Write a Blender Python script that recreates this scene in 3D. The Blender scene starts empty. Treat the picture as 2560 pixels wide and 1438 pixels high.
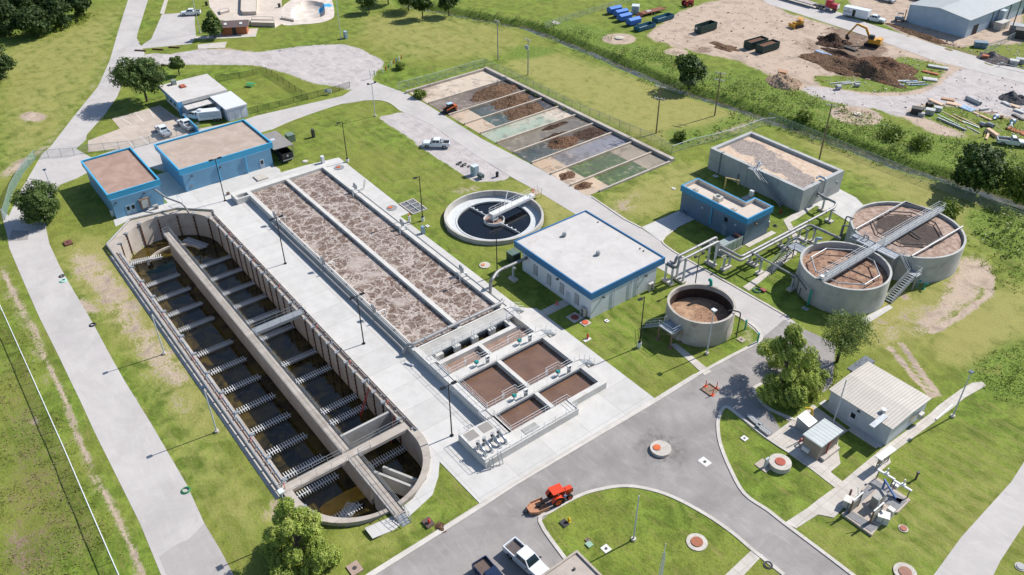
import bpy, math, random
import numpy as np
from mathutils import Vector, Matrix
random.seed(7); RNG = np.random.default_rng(7)
SC = bpy.context.scene; COL = SC.collection
# ---------------- camera, sky, sun, exposure ----------------
CAMP = Vector((87.71724309, -67.2091075, 80.0))
CR = Vector((0.61264654, 0.79031864, -0.00778819)); CU = Vector((-0.4596132, 0.36426915, 0.80997759)); CF = Vector((-0.64297739, 0.49265042, -0.58640911))
FPX = 2071.55
cd = bpy.data.cameras.new("camera"); cam = bpy.data.objects.new("camera", cd); COL.objects.link(cam)
cam.matrix_world = Matrix(((CR.x, CU.x, -CF.x, CAMP.x), (CR.y, CU.y, -CF.y, CAMP.y), (CR.z, CU.z, -CF.z, CAMP.z), (0, 0, 0, 1)))
cd.sensor_width = 36; cd.lens = 36 * FPX / 2560; cd.clip_start = 1; cd.clip_end = 6000
SC.camera = cam
SUN_AZ = math.radians(7.5); SUN_EL = math.radians(43)
w = bpy.data.worlds.new("World"); SC.world = w; w.use_nodes = True
sky = w.node_tree.nodes.new("ShaderNodeTexSky"); sky.sky_type = 'NISHITA'; sky.sun_disc = False
sky.sun_elevation = SUN_EL; sky.sun_rotation = SUN_AZ; sky.ozone_density = 2.5; sky.dust_density = 0.6
bg = w.node_tree.nodes["Background"]; bg.inputs[1].default_value = 0.105
w.node_tree.links.new(sky.outputs[0], bg.inputs[0])
sd = bpy.data.lights.new("sun", 'SUN'); so = bpy.data.objects.new("sun", sd); COL.objects.link(so)
sd.energy = 4.6; sd.angle = math.radians(0.5); sd.color = (1.0, 0.955, 0.9)
SV = Vector((math.sin(SUN_AZ) * math.cos(SUN_EL), math.cos(SUN_AZ) * math.cos(SUN_EL), math.sin(SUN_EL)))
so.rotation_euler = (-SV).to_track_quat('-Z', 'Y').to_euler(); so.location = (0, 0, 120)
SC.view_settings.view_transform = 'Standard'; SC.view_settings.look = 'None'; SC.view_settings.exposure = 0.45; SC.view_settings.gamma = 1
try: SC.cycles.max_bounces = 6; SC.cycles.transparent_max_bounces = 24
except Exception: pass

def P(px, py, z=0.0):
    """ground point seen at pixel (px,py) of the 2560-wide photo, on height z"""
    d = CR * ((px - 1280) / FPX) - CU * ((py - 719) / FPX) + CF
    t = (z - CAMP.z) / d.z
    q = CAMP + d * t
    return (q.x, q.y)
def PP(pts, z=0.0): return [P(a, b, z) for a, b in pts]

# ---------------- helpers ----------------
def lin(h):
    h = h.lstrip('#'); c = [int(h[i:i + 2], 16) / 255 for i in (0, 2, 4)]
    return tuple((x / 12.92 if x <= .04045 else ((x + .055) / 1.055) ** 2.4) for x in c)
def tag(o, label=None, cat=None, group=None, kind=None):
    if label: o['label'] = label
    if cat: o['category'] = cat
    if group: o['group'] = group
    if kind: o['kind'] = kind
    return o
def T(name, label, cat, x=0, y=0, z=0, rz=0, group=None):
    o = bpy.data.objects.new(name, None); COL.objects.link(o); o.location = (x, y, z); o.rotation_euler = (0, 0, rz); o.empty_display_size = .3
    return tag(o, label, cat, group)
class MB:
    def __init__(s): s.v = []; s.f = []; s.M = None
    def add(s, vs, fs):
        b = len(s.v)
        if s.M is not None: vs = [tuple(s.M @ Vector(p)) for p in vs]
        s.v += [tuple(p) for p in vs]; s.f += [tuple(b + i for i in f) for f in fs]; return s
    def box(s, x0, x1, y0, y1, z0, z1):
        return s.add([(x0, y0, z0), (x1, y0, z0), (x1, y1, z0), (x0, y1, z0), (x0, y0, z1), (x1, y0, z1), (x1, y1, z1), (x0, y1, z1)],
                     [(0, 3, 2, 1), (4, 5, 6, 7), (0, 1, 5, 4), (1, 2, 6, 5), (2, 3, 7, 6), (3, 0, 4, 7)])
    def ob(s, cx, cy, z0, lx, ly, lz, rz=0, taper=1.0):
        c, q = math.cos(rz), math.sin(rz); vs = []
        for k, z in ((1, z0), (taper, z0 + lz)):
            for a, b in ((-1, -1), (1, -1), (1, 1), (-1, 1)):
                dx, dy = a * lx / 2 * k, b * ly / 2 * k; vs.append((cx + dx * c - dy * q, cy + dx * q + dy * c, z))
        return s.add(vs, [(0, 3, 2, 1), (4, 5, 6, 7), (0, 1, 5, 4), (1, 2, 6, 5), (2, 3, 7, 6), (3, 0, 4, 7)])
    def prism(s, poly, z0, z1, bottom=True):
        n = len(poly)
        a = sum(poly[i][0] * poly[(i + 1) % n][1] - poly[(i + 1) % n][0] * poly[i][1] for i in range(n))
        if a < 0: poly = poly[::-1]
        vs = [(p[0], p[1], z0) for p in poly] + [(p[0], p[1], z1) for p in poly]
        fs = [tuple(range(n, 2 * n))] + [(i, (i + 1) % n, n + (i + 1) % n, n + i) for i in range(n)]
        if bottom: fs.append(tuple(range(n - 1, -1, -1)))
        return s.add(vs, fs)
    def sheet(s, poly, z):
        n = len(poly); a = sum(poly[i][0] * poly[(i + 1) % n][1] - poly[(i + 1) % n][0] * poly[i][1] for i in range(n))
        if a < 0: poly = poly[::-1]
        return s.add([(p[0], p[1], z) for p in poly], [tuple(range(n))])
    def side(s, prof, y0, y1, rot=None):
        """profile in x,z extruded along y"""
        n = len(prof); a = sum(prof[i][0] * prof[(i + 1) % n][1] - prof[(i + 1) % n][0] * prof[i][1] for i in range(n))
        if a < 0: prof = prof[::-1]
        vs = [(p[0], y0, p[1]) for p in prof] + [(p[0], y1, p[1]) for p in prof]
        return s.add(vs, [tuple(range(n)), tuple(range(2 * n - 1, n - 1, -1))] + [(i, n + i, n + (i + 1) % n, (i + 1) % n) for i in range(n)])
    def cyl(s, x, y, z0, z1, r0, r1=None, n=16, cap=True):
        r1 = r0 if r1 is None else r1; vs = []
        for z, r in ((z0, r0), (z1, r1)):
            vs += [(x + r * math.cos(2 * math.pi * i / n), y + r * math.sin(2 * math.pi * i / n), z) for i in range(n)]
        fs = [(i, (i + 1) % n, n + (i + 1) % n, n + i) for i in range(n)]
        if cap: fs += [tuple(range(n - 1, -1, -1)), tuple(range(n, 2 * n))]
        return s.add(vs, fs)
    def lathe(s, prof, x=0, y=0, n=48, a0=0, a1=2 * math.pi, closed=True):
        full = abs(a1 - a0 - 2 * math.pi) < 1e-6; m = n if full else n + 1; k = len(prof); vs = []
        for i in range(m):
            a = a0 + (a1 - a0) * i / n
            vs += [(x + r * math.cos(a), y + r * math.sin(a), z) for r, z in prof]
        fs = []
        for i in range(n):
            j = (i + 1) % m
            for q in range(k if closed else k - 1):
                t = (q + 1) % k; fs.append((i * k + q, j * k + q, j * k + t, i * k + t))
        if not full and closed: fs += [tuple(range(k - 1, -1, -1)), tuple(n * k + q for q in range(k))]
        return s.add(vs, fs)
    def tube(s, pts, r, n=8, fillet=0, cap=True, seg=5):
        pts = [Vector(p) for p in pts]
        if fillet:
            o = [pts[0]]
            for i in range(1, len(pts) - 1):
                a, b, c = pts[i - 1], pts[i], pts[i + 1]; f = min(fillet, (a - b).length * .49, (c - b).length * .49)
                p, q = b + (a - b).normalized() * f, b + (c - b).normalized() * f
                for k in range(seg + 1):
                    t = k / seg; o.append(p * (1 - t) ** 2 + b * 2 * t * (1 - t) + q * t * t)
            pts = o + [pts[-1]]
        vs = []; m = len(pts); u = None
        for i, p in enumerate(pts):
            d = (pts[min(i + 1, m - 1)] - pts[max(i - 1, 0)]).normalized()
            if u is None: u = d.orthogonal().normalized() if abs(d.z) > .99 else d.cross(Vector((0, 0, 1))).normalized()
            else:
                u = u - d * u.dot(d); u = u.normalized() if u.length > 1e-5 else d.orthogonal().normalized()
            v = d.cross(u); rr = r if not isinstance(r, (list, tuple)) else r[min(i, len(r) - 1)]
            vs += [tuple(p + (u * math.cos(2 * math.pi * k / n) + v * math.sin(2 * math.pi * k / n)) * rr) for k in range(n)]
        fs = [(i * n + k, i * n + (k + 1) % n, (i + 1) * n + (k + 1) % n, (i + 1) * n + k) for i in range(m - 1) for k in range(n)]
        if cap: fs += [tuple(range(n - 1, -1, -1)), tuple((m - 1) * n + k for k in range(n))]
        return s.add(vs, fs)
    def bar(s, a, b, wd, ht):
        """rectangular bar from a to b"""
        a, b = Vector(a), Vector(b); d = (b - a).normalized(); u = d.cross(Vector((0, 0, 1)))
        u = u.normalized() if u.length > 1e-4 else Vector((1, 0, 0)); v = u.cross(d)
        vs = [tuple(p + u * (sx * wd / 2) + v * (sy * ht / 2)) for p in (a, b) for sx, sy in ((-1, -1), (1, -1), (1, 1), (-1, 1))]
        return s.add(vs, [(0, 1, 2, 3), (7, 6, 5, 4), (0, 4, 5, 1), (1, 5, 6, 2), (2, 6, 7, 3), (3, 7, 4, 0)])
    def rail(s, pts, h=1.07, sp=1.9, r=.028, toe=True, rails=(1.0, .52)):
        """guard rail along 3-D pts (deck level): posts plus rails"""
        pts = [Vector(p) for p in pts]
        for a, b in zip(pts[:-1], pts[1:]):
            L = (b - a).length; n = max(1, round(L / sp))
            for k in rails: s.tube([a + Vector((0, 0, h * k)), b + Vector((0, 0, h * k))], r, 6)
            for i in range(n + 1):
                p = a + (b - a) * (i / n); s.tube([p, p + Vector((0, 0, h))], r, 6)
            if toe: s.bar(a + Vector((0, 0, .07)), b + Vector((0, 0, .07)), .015, .12)
        return s
    def build(s, name, mat, parent=None, smooth=False, world=False, ang=40):
        vs = s.v
        if world and parent is not None:
            l = parent.location; root = parent
            off = Vector((0, 0, 0))
            while root is not None: off += root.location; root = root.parent
            vs = [(p[0] - off.x, p[1] - off.y, p[2] - off.z) for p in vs]
        me = bpy.data.meshes.new(name); me.from_pydata(vs, [], s.f); me.materials.append(mat)
        if smooth:
            me.polygons.foreach_set('use_smooth', [True] * len(me.polygons)); me.set_sharp_from_angle(angle=math.radians(ang))
        me.update(); o = bpy.data.objects.new(name, me); COL.objects.link(o)
        if parent is not None: o.parent = parent
        return o
    def part(s, name, mat, parent, **k): return s.build(name, mat, parent, world=True, **k)
def dup(root, x, y, z=0, rz=0, label=None, group=None, scale=None):
    r = root.copy(); COL.objects.link(r); r.location = (x, y, z); r.rotation_euler = (0, 0, rz)
    if label: r['label'] = label
    if group: r['group'] = group
    if scale: r.scale = scale
    for ch in list(root.children):
        c = ch.copy(); COL.objects.link(c); c.parent = r
        for g in list(ch.children):
            d = g.copy(); COL.objects.link(d); d.parent = c
    return r
def struct(name, mb, mat, **k): return tag(mb.build(name, mat, **k), kind='structure')

# ---------------- materials ----------------
class NT:
    def __init__(s, name):
        s.m = bpy.data.materials.new(name); s.m.use_nodes = True; s.t = s.m.node_tree; s.b = s.t.nodes['Principled BSDF']
        s.pos = s.n('ShaderNodeNewGeometry').outputs['Position']
    def n(s, ty, **k):
        nd = s.t.nodes.new(ty)
        for a, v in k.items(): setattr(nd, a, v)
        return nd
    def l(s, a, b): s.t.links.new(a, b)
    def setin(s, sock, v):
        if hasattr(v, 'is_output'): s.l(v, sock)
        elif isinstance(v, (tuple, list)) and len(v) == 3 and sock.type == 'RGBA': sock.default_value = (*v, 1)
        else: sock.default_value = v
    def vec(s, scale=(1, 1, 1), rot=0, src=None):
        m = s.n('ShaderNodeMapping'); s.l(src or s.pos, m.inputs[0]); m.inputs['Scale'].default_value = scale; m.inputs['Rotation'].default_value = (0, 0, rot); return m.outputs[0]
    def noise(s, sc, detail=4, rough=.6, vec=None, dist=0):
        t = s.n('ShaderNodeTexNoise'); s.l(vec or s.pos, t.inputs['Vector']); t.inputs['Scale'].default_value = sc; t.inputs['Detail'].default_value = detail
        t.inputs['Roughness'].default_value = rough; t.inputs['Distortion'].default_value = dist; return t.outputs[0]
    def ramp(s, f, a, b, c0=0., c1=1.):
        m = s.n('ShaderNodeMapRange'); m.interpolation_type = 'SMOOTHSTEP'; s.setin(m.inputs[0], f)
        for i, v in ((1, a), (2, b), (3, c0), (4, c1)): s.setin(m.inputs[i], v)
        return m.outputs[0]
    def math(s, op, a, b=0., clamp=False):
        m = s.n('ShaderNodeMath', operation=op, use_clamp=clamp); s.setin(m.inputs[0], a); s.setin(m.inputs[1], b); return m.outputs[0]
    def mix(s, f, a, b, blend='MIX'):
        m = s.n('ShaderNodeMix', data_type='RGBA', blend_type=blend); s.setin(m.inputs[0], f); s.setin(m.inputs[6], a); s.setin(m.inputs[7], b); return m.outputs[2]
    def attr(s, name):
        a = s.n('ShaderNodeAttribute'); a.attribute_name = name; sp = s.n('ShaderNodeSeparateColor'); s.l(a.outputs['Color'], sp.inputs[0]); return sp.outputs
    def out(s, col, rough=.8, bump=None, bs=.3, bd=.05, metal=0, spec=None):
        s.setin(s.b.inputs['Base Color'], col); s.setin(s.b.inputs['Roughness'], rough); s.setin(s.b.inputs['Metallic'], metal)
        if spec is not None: s.b.inputs['Specular IOR Level'].default_value = spec
        if bump is not None:
            b = s.n('ShaderNodeBump'); b.inputs['Strength'].default_value = bs; b.inputs['Distance'].default_value = bd; s.l(bump, b.inputs['Height']); s.l(b.outputs[0], s.b.inputs['Normal'])
        return s.m
_mc = {}
def M(hexc, rough=.6, var=.18, sc=1.2, metal=0, stain=None, sf=.5, fine=.1, spec=None, name=None):
    """painted / plain surface: base colour with broad and fine variation, optional stain colour"""
    key = (hexc, rough, var, sc, metal, stain, sf, fine)
    if key in _mc: return _mc[key]
    t = NT(name or 'surface_' + hexc.strip('#')); c = lin(hexc); d = tuple(x * (1 - var) for x in c); u = tuple(min(1, x * (1 + var * .6)) for x in c)
    col = t.mix(t.ramp(t.noise(sc, 5, .65), .3, .7), d, u)
    if fine: col = t.mix(t.math('MULTIPLY', t.noise(sc * 14, 3), fine * 2), col, tuple(x * .55 for x in c))
    if stain: col = t.mix(t.ramp(t.noise(sc * .6, 6, .7), .5, .75, 0, sf), col, lin(stain))
    _mc[key] = t.out(col, rough, metal=metal, spec=spec); return _mc[key]
# ---------------- ground sheet ----------------
def crom(pts, k=5, closed=False):
    n = len(pts); o = []
    for i in range(n if closed else n - 1):
        g = lambda j: pts[j % n] if closed else pts[max(0, min(n - 1, j))]
        a, b, c, d = g(i - 1), g(i), g(i + 1), g(i + 2)
        for q in range(k):
            t = q / k; o.append(tuple(.5 * (2 * b[m] + (c[m] - a[m]) * t + (2 * a[m] - 5 * b[m] + 4 * c[m] - d[m]) * t * t + (3 * b[m] - a[m] - 3 * c[m] + d[m]) * t ** 3) for m in (0, 1)))
    if not closed: o.append(tuple(pts[-1]))
    return o
GX0, GX1, GY0, GY1, GS = -250.0, 115.0, -115.0, 235.0, 0.6
nx, ny = int((GX1 - GX0) / GS) + 1, int((GY1 - GY0) / GS) + 1
gx = GX0 + GS * np.arange(nx); gy = GY0 + GS * np.arange(ny); XX, YY = np.meshgrid(gx, gy)
def inside(poly):
    p = np.array(poly); r = np.zeros(XX.shape, bool)
    i0, i1 = np.searchsorted(gx, p[:, 0].min()), np.searchsorted(gx, p[:, 0].max()); j0, j1 = np.searchsorted(gy, p[:, 1].min()), np.searchsorted(gy, p[:, 1].max())
    if i1 <= i0 or j1 <= j0: return r
    x, y = XX[j0:j1, i0:i1], YY[j0:j1, i0:i1]; q = np.zeros(x.shape, bool); n = len(p)
    for k in range(n):
        a, b = p[k], p[(k + 1) % n]
        if a[1] == b[1]: continue
        q ^= ((a[1] > y) != (b[1] > y)) & (x < (b[0] - a[0]) * (y - a[1]) / (b[1] - a[1]) + a[0])
    r[j0:j1, i0:i1] = q; return r
def blur(a, n):
    for ax in (0, 1):
        for _ in range(2):
            c = np.cumsum(np.pad(a, [(n + 1, n) if k == ax else (0, 0) for k in (0, 1)], mode='edge'), axis=ax)
            a = (np.take(c, range(2 * n + 1, c.shape[ax]), ax) - np.take(c, range(0, c.shape[ax] - 2 * n - 1), ax)) / (2 * n + 1)
    return a
def near(line):
    """distance of every grid point to a polyline"""
    d = np.full(XX.shape, 1e9)
    for a, b in zip(line[:-1], line[1:]):
        ax, ay = a[:2]; bx, by = b[:2]; L = (bx - ax) ** 2 + (by - ay) ** 2
        t = np.clip(((XX - ax) * (bx - ax) + (YY - ay) * (by - ay)) / max(L, 1e-9), 0, 1)
        d = np.minimum(d, np.hypot(XX - ax - t * (bx - ax), YY - ay - t * (by - ay)))
    return d
MK = {k: np.zeros(XX.shape) for k in 'dirt gravel weed dry mud mow'.split()}
def paint(ch, px, val=1.0, b=3, op='max'):
    m = blur(inside(PP(px)).astype(float), b) * abs(val) if b else inside(PP(px)) * abs(val)
    if val < 0: MK[ch] = np.clip(MK[ch] - m, 0, 1)
    else: MK[ch] = np.maximum(MK[ch], m)
def stroke(ch, px, wd, val=1.0, soft=1.0):
    d = near(PP(px)); MK[ch] = np.maximum(MK[ch], val * np.clip((wd + soft - d) / (2 * soft), 0, 1))
# park gravel turnaround, truck gravel lot
paint('gravel', [(360,134),(430,136),(494,123),(567,125),(640,132),(757,115),(854,110),(894,120),(950,147),(962,160),(934,187),(915,225),(870,226),(854,217),(774,207),(740,190),(683,174),(640,163),(434,161),(340,170)], 1, 2)
paint('dirt', [(500,122),(560,118),(640,128),(640,140),(520,138)], .7, 2)
paint('gravel', [(947,294),(1000,279),(1074,300),(1110,334),(1280,438),(1262,452),(1187,455),(1164,441),(1057,370)], 1, 1)
paint('mud', [(1150,385),(1210,395),(1285,445),(1240,440),(1180,400)], .5, 2)
# upper-right yard
YD = [(1612,92),(1634,73),(1697,30),(1760,8),(1900,-20),(1960,30),(2200,100),(2420,160),(2580,215),(2580,330),(2450,345),(2340,340),(2270,300),(2200,270),(2080,255),(1990,222),(1930,190),(1840,150),(1740,132),(1690,112),(1640,104)]
paint('dirt', YD, .95, 3); paint('gravel', [(1990,222),(2080,205),(2180,240),(2300,235),(2380,180),(2440,165),(2580,215),(2580,300),(2480,290),(2400,270),(2300,262),(2260,300),(2420,342),(2400,350),(2270,305),(2200,275),(2080,258)], .9, 3)
for pl in ([(2255,140),(2371,165),(2337,210),(2254,232),(2137,228),(2045,214),(2030,190),(2154,190)], [(2277,284),(2320,262),(2421,272),(2487,290),(2580,310),(2580,345),(2421,338),(2337,305)], [(2440,355),(2580,340),(2580,400),(2480,400)]):
    for c in ('dirt', 'gravel'): paint(c, pl, -1, 2)
    paint('weed', pl, .5, 2)
for pl, v in (([(1640,80),(1760,40),(1850,60),(1900,95),(1800,100),(1700,105)], .3), ([(1900,20),(2050,50),(2050,90),(1950,80)], .35), ([(2000,190),(2120,215),(2300,250),(2240,265),(2080,240)], .25), ([(2360,240),(2480,250),(2580,290),(2580,320),(2420,280)], .35), ([(1700,115),(1780,110),(1800,140),(1740,135)], .8), ([(1960,100),(2060,90),(2080,130),(2000,140)], .6), ([(2060,60),(2160,75),(2230,110),(2220,175),(2120,190),(2040,160)], .75), ([(2020,160),(2250,165),(2240,195),(2110,200)], .8), ([(2200,65),(2420,150),(2560,195),(2560,180),(2440,130),(2240,60)], .7), ([(2330,30),(2420,60),(2560,120),(2560,190),(2450,150)], .35)): paint('mud', pl, v, 4)
stroke('dirt', [(1690,110),(1760,120)], 3, .8, 2)
for pl, v in (([(0,1290),(110,1310),(200,1438),(0,1460)], .8), ([(-20,800),(60,860),(150,1040),(230,1200),(300,1438),(-20,1460)], .5), ([(60,1080),(140,1080),(190,1200),(150,1260),(80,1180)], .65), ([(0,960),(60,940),(120,1100),(60,1180),(0,1120)], .45), ([(0,1180),(80,1200),(120,1300),(0,1290)], .4), ([(0,760),(40,780),(100,950),(60,960),(0,860)], .5), ([(250,905),(330,1080),(470,1360),(440,1370),(310,1120),(235,930)], .38)): paint('mud', pl, v, 4)
for p in ((1548,97,4.5), (2140,288,5.5), (1690,130,3)): stroke('dirt', [(p[0] - 2, p[1]), (p[0] + 2, p[1])], p[2], .9, 1); stroke('mud', [(p[0] - 2, p[1]), (p[0] + 2, p[1])], p[2] * .8, .45, 1)
paint('dirt', [(2560,5),(2130,-30),(2120,10),(2270,95),(2380,120),(2560,110)], .8, 2)
# creek
CREEK = PP([(1000,5),(1074,18),(1180,38),(1280,57)]) + [(-101, 83.6), (-86.5, 84.4), (-67.2, 84.4), (-51.8, 84), (-40.6, 84), (-27.5, 86), (-15.6, 87), (-8.7, 87.6), (3.7, 89.3), (15.9, 89.8), (26, 92.3), (45, 94), (80, 97), (115, 98)]
CREEK = crom(CREEK, 4); dcr = near(CREEK)
MK['weed'] = np.maximum(MK['weed'], np.clip((6.0 - dcr) / 4, 0, 1))
for pl, v in (([(1300,60),(1390,45),(1480,62),(1560,95),(1640,128),(1700,150),(1760,170),(1900,205),(2010,235),(2120,272),(2250,312),(2400,350),(2580,390),(2580,530),(2400,450),(2250,390),(2100,338),(1930,285),(1800,235),(1640,182),(1460,128),(1330,80)], .85),
              ([(1225,165),(1300,195),(1500,295),(1690,390),(1660,380),(1480,310),(1215,178)], .7), ([(1240,150),(1300,110),(1400,120),(1390,138),(1320,150)], .8), ([(1640,325),(1760,310),(1880,265),(1930,295),(1800,345),(1690,385)], .7),
              ([(2420,505),(2580,545),(2580,660),(2500,640),(2440,600),(2400,555)], .9), ([(2580,830),(2470,870),(2400,940),(2430,980),(2520,1000),(2580,1040)], .8), ([(0,800),(60,860),(150,1040),(230,1200),(330,1438),(0,1438)], .2),
              ([(60,690),(110,800),(170,930),(120,930),(60,800),(20,700)], .5), ([(0,0),(230,0),(200,45),(95,100),(0,110)], 1), ([(0,100),(35,160),(0,215)], .9)): paint('weed', pl, v, 3)
# dry / pale grass
for pl, v in (([(0,120),(100,100),(230,45),(320,0),(290,85),(260,170),(235,220),(180,300),(120,370),(0,450)], .45), ([(1330,112),(1900,285),(1850,330),(1740,335),(1640,370),(1480,290),(1250,165)], .55), ([(1060,20),(1280,60),(1330,110),(1230,150),(1000,150),(880,100),(900,40)], .4),
              ([(1940,315),(2200,380),(2580,560),(2580,700),(2440,600),(2100,420)], .55), ([(2330,830),(2470,720),(2580,690),(2580,830),(2400,940),(2300,880)], .8), ([(2130,760),(2350,700),(2450,620),(2500,690),(2330,830),(2250,900),(2180,900)], .7),
              ([(1480,500),(1690,400),(1780,410),(1700,520),(1590,570)], .6), ([(150,580),(280,610),(520,970),(600,1090),(520,1120),(420,1010),(330,870),(180,700)], .85), ([(340,970),(420,1000),(560,1140),(700,1300),(660,1400),(560,1330),(440,1160)], .5),
              ([(0,440),(90,400),(40,470),(0,520)], .5), ([(830,1330),(1100,1250),(1200,1260),(930,1438),(830,1438)], .4), ([(1950,1300),(2330,1438),(2580,1438),(2580,1100),(2300,1250),(2100,1290)], .3), ([(900,40),(1100,60),(1250,110),(1100,140),(900,90)], .5), ([(1180,430),(1500,480),(1380,640),(1300,480)], .6)): paint('dry', pl, v, 5)
# bare dirt
for pl, v in (([(0,590),(20,640),(45,740),(90,840),(140,960),(190,1060),(230,1160),(290,1300),(360,1445),(325,1445),(265,1330),(215,1200),(165,1080),(105,940),(55,830),(15,750),(0,700)], .75), ([(45,283),(80,278),(122,290),(110,303),(60,308)], .9), ([(128,365),(180,300),(240,217),(264,167),(280,110),(270,110),(240,180),(190,270),(100,370),(0,425),(0,450),(40,440)], .7),
              ([(170,610),(270,640),(430,860),(500,950),(430,1000),(340,900),(240,760),(170,680)], .55), ([(300,880),(470,960),(540,1060),(460,1060),(380,990)], .42), ([(140,735),(200,740),(270,790),(240,800),(180,770)], .9), ([(2400,640),(2440,625),(2492,680),(2480,720),(2400,780),(2330,830),(2280,850),(2250,830),(2330,770)], .72), ([(2160,800),(2320,730),(2380,760),(2250,880),(2200,900)], .42),
              ([(1500,510),(1580,480),(1640,470),(1620,500),(1560,560),(1530,545)], .45), ([(1680,380),(1790,350),(1930,300),(1900,290),(1780,330)], .6), ([(1100,470),(1160,460),(1260,470),(1200,480),(1130,490)], .55), ([(1560,545),(1590,555),(1560,565)], .8), ([(640,1255),(700,1240),(720,1300),(680,1300)], .9),
              ([(120,1090),(170,1100),(160,1200),(90,1180)], .45), ([(0,1300),(100,1330),(130,1438),(0,1438)], .5), ([(2030,505),(2120,480),(2160,520),(2060,540)], .25), ([(1840,790),(1900,800),(1890,880),(1830,860)], .5), ([(1880,1390),(1930,1410),(1960,1438),(1910,1438)], .8), ([(1480,190),(1500,175),(1240,100),(1230,110)], .0)): paint('dirt', pl, v, 2)
stroke('dirt', [(7,667),(20,707),(43,747),(60,780),(80,814),(100,857),(117,897),(140,947),(162,1000),(190,1075),(234,1192),(277,1258),(317,1342),(350,1425),(380,1500)], .5, .72, .6)
for tr in ([(2225,870),(2250,900),(2290,950),(2330,990)], [(2255,860),(2275,890),(2310,940),(2345,985)]): stroke('dirt', tr, .45, .95, .5)
stroke('dirt', [(2480,690),(2470,740),(2400,790),(2330,830)], .7, .8, .6)
for i in range(40):
    a = RNG.uniform(-60, 60), RNG.uniform(-70, 55); stroke_ = np.hypot(XX - a[0], (YY - a[1]) * 1.6); MK['dirt'] = np.maximum(MK['dirt'], .55 * np.clip((RNG.uniform(.6, 1.8) - stroke_) / .9, 0, 1))
# mown stripes
for pl, v in (([(1330,112),(1900,285),(1850,330),(1740,335),(1640,370),(1480,290),(1250,165)], 1), ([(1940,315),(2200,380),(2580,560),(2580,700),(2440,600),(2100,420)], 1), ([(340,970),(420,1000),(700,1300),(660,1438),(560,1438),(440,1160)], .7), ([(1950,1300),(2580,1000),(2580,1438),(2100,1400)], .7), ([(690,330),(950,260),(1080,340),(1280,450),(1420,560),(1290,720),(1180,650),(860,400)], .3), ([(1360,780),(1560,700),(1740,900),(1620,990)], .6), ([(0,60),(320,0),(240,220),(0,440)], .6), ([(860,20),(1270,60),(1240,150),(1000,160)], .6)): paint('mow', pl, v, 6)
# heights: level site, creek bed, lowered under the sunken tanks, slight roughness off the lawns
ZZ = np.zeros(XX.shape)
ZZ -= 1.9 * np.clip((3.4 - dcr) / 2.6, 0, 1) ** 1.2
rough = blur(RNG.normal(0, 1, XX.shape), 2); rough /= rough.std()
ZZ += rough * .07 * np.clip(MK['weed'] + MK['mud'] * .9 - .1, 0, 1) * (dcr > 3)
OXX0, OXX1, OXY, OXR = -50.2, 18.5, -39.15, 8.3
ox = np.hypot(XX - np.clip(XX, OXX0, OXX1), YY - OXY)
ZZ[(np.hypot(XX - OXX1, YY - OXY) > 8.6) & (np.hypot(XX - OXX1, YY - OXY) < 12) & (XX > 17) & (YY < -42)] -= .35
ZZ = np.where(ZZ < -.1, blur(ZZ, 1), ZZ)
ZZ[ox < OXR + .35] = -7
ZZ[np.hypot(XX + 19.45, YY - 10.83) < 9.05] = -1.1
_bc = Vector(P(772, 27)); ZZ[inside([tuple(_bc + (Vector(p) - _bc) * .66 + Vector((.3, 0))) for p in PP([(704,61),(760,61),(802,57),(828,48),(836,36),(831,4),(820,-6),(757,-12),(704,20)])])] = -2.4
def grid_mesh(name, xs, ys, zz, mats):
    v = np.stack([xs.ravel(), ys.ravel(), zz.ravel()], 1).astype(np.float32); h, wd = xs.shape
    i = (np.arange(h - 1)[:, None] * wd + np.arange(wd - 1)[None]).ravel(); f = np.stack([i, i + 1, i + wd + 1, i + wd], 1).astype(np.int32)
    me = bpy.data.meshes.new(name); me.vertices.add(len(v)); me.vertices.foreach_set('co', v.ravel()); me.loops.add(f.size); me.loops.foreach_set('vertex_index', f.ravel())
    me.polygons.add(len(f)); me.polygons.foreach_set('loop_start', np.arange(0, f.size, 4, dtype=np.int32)); me.polygons.foreach_set('use_smooth', np.ones(len(f), bool)); me.update(); me.validate()
    me.materials.append(mats); o = bpy.data.objects.new(name, me); COL.objects.link(o); return o
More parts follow.
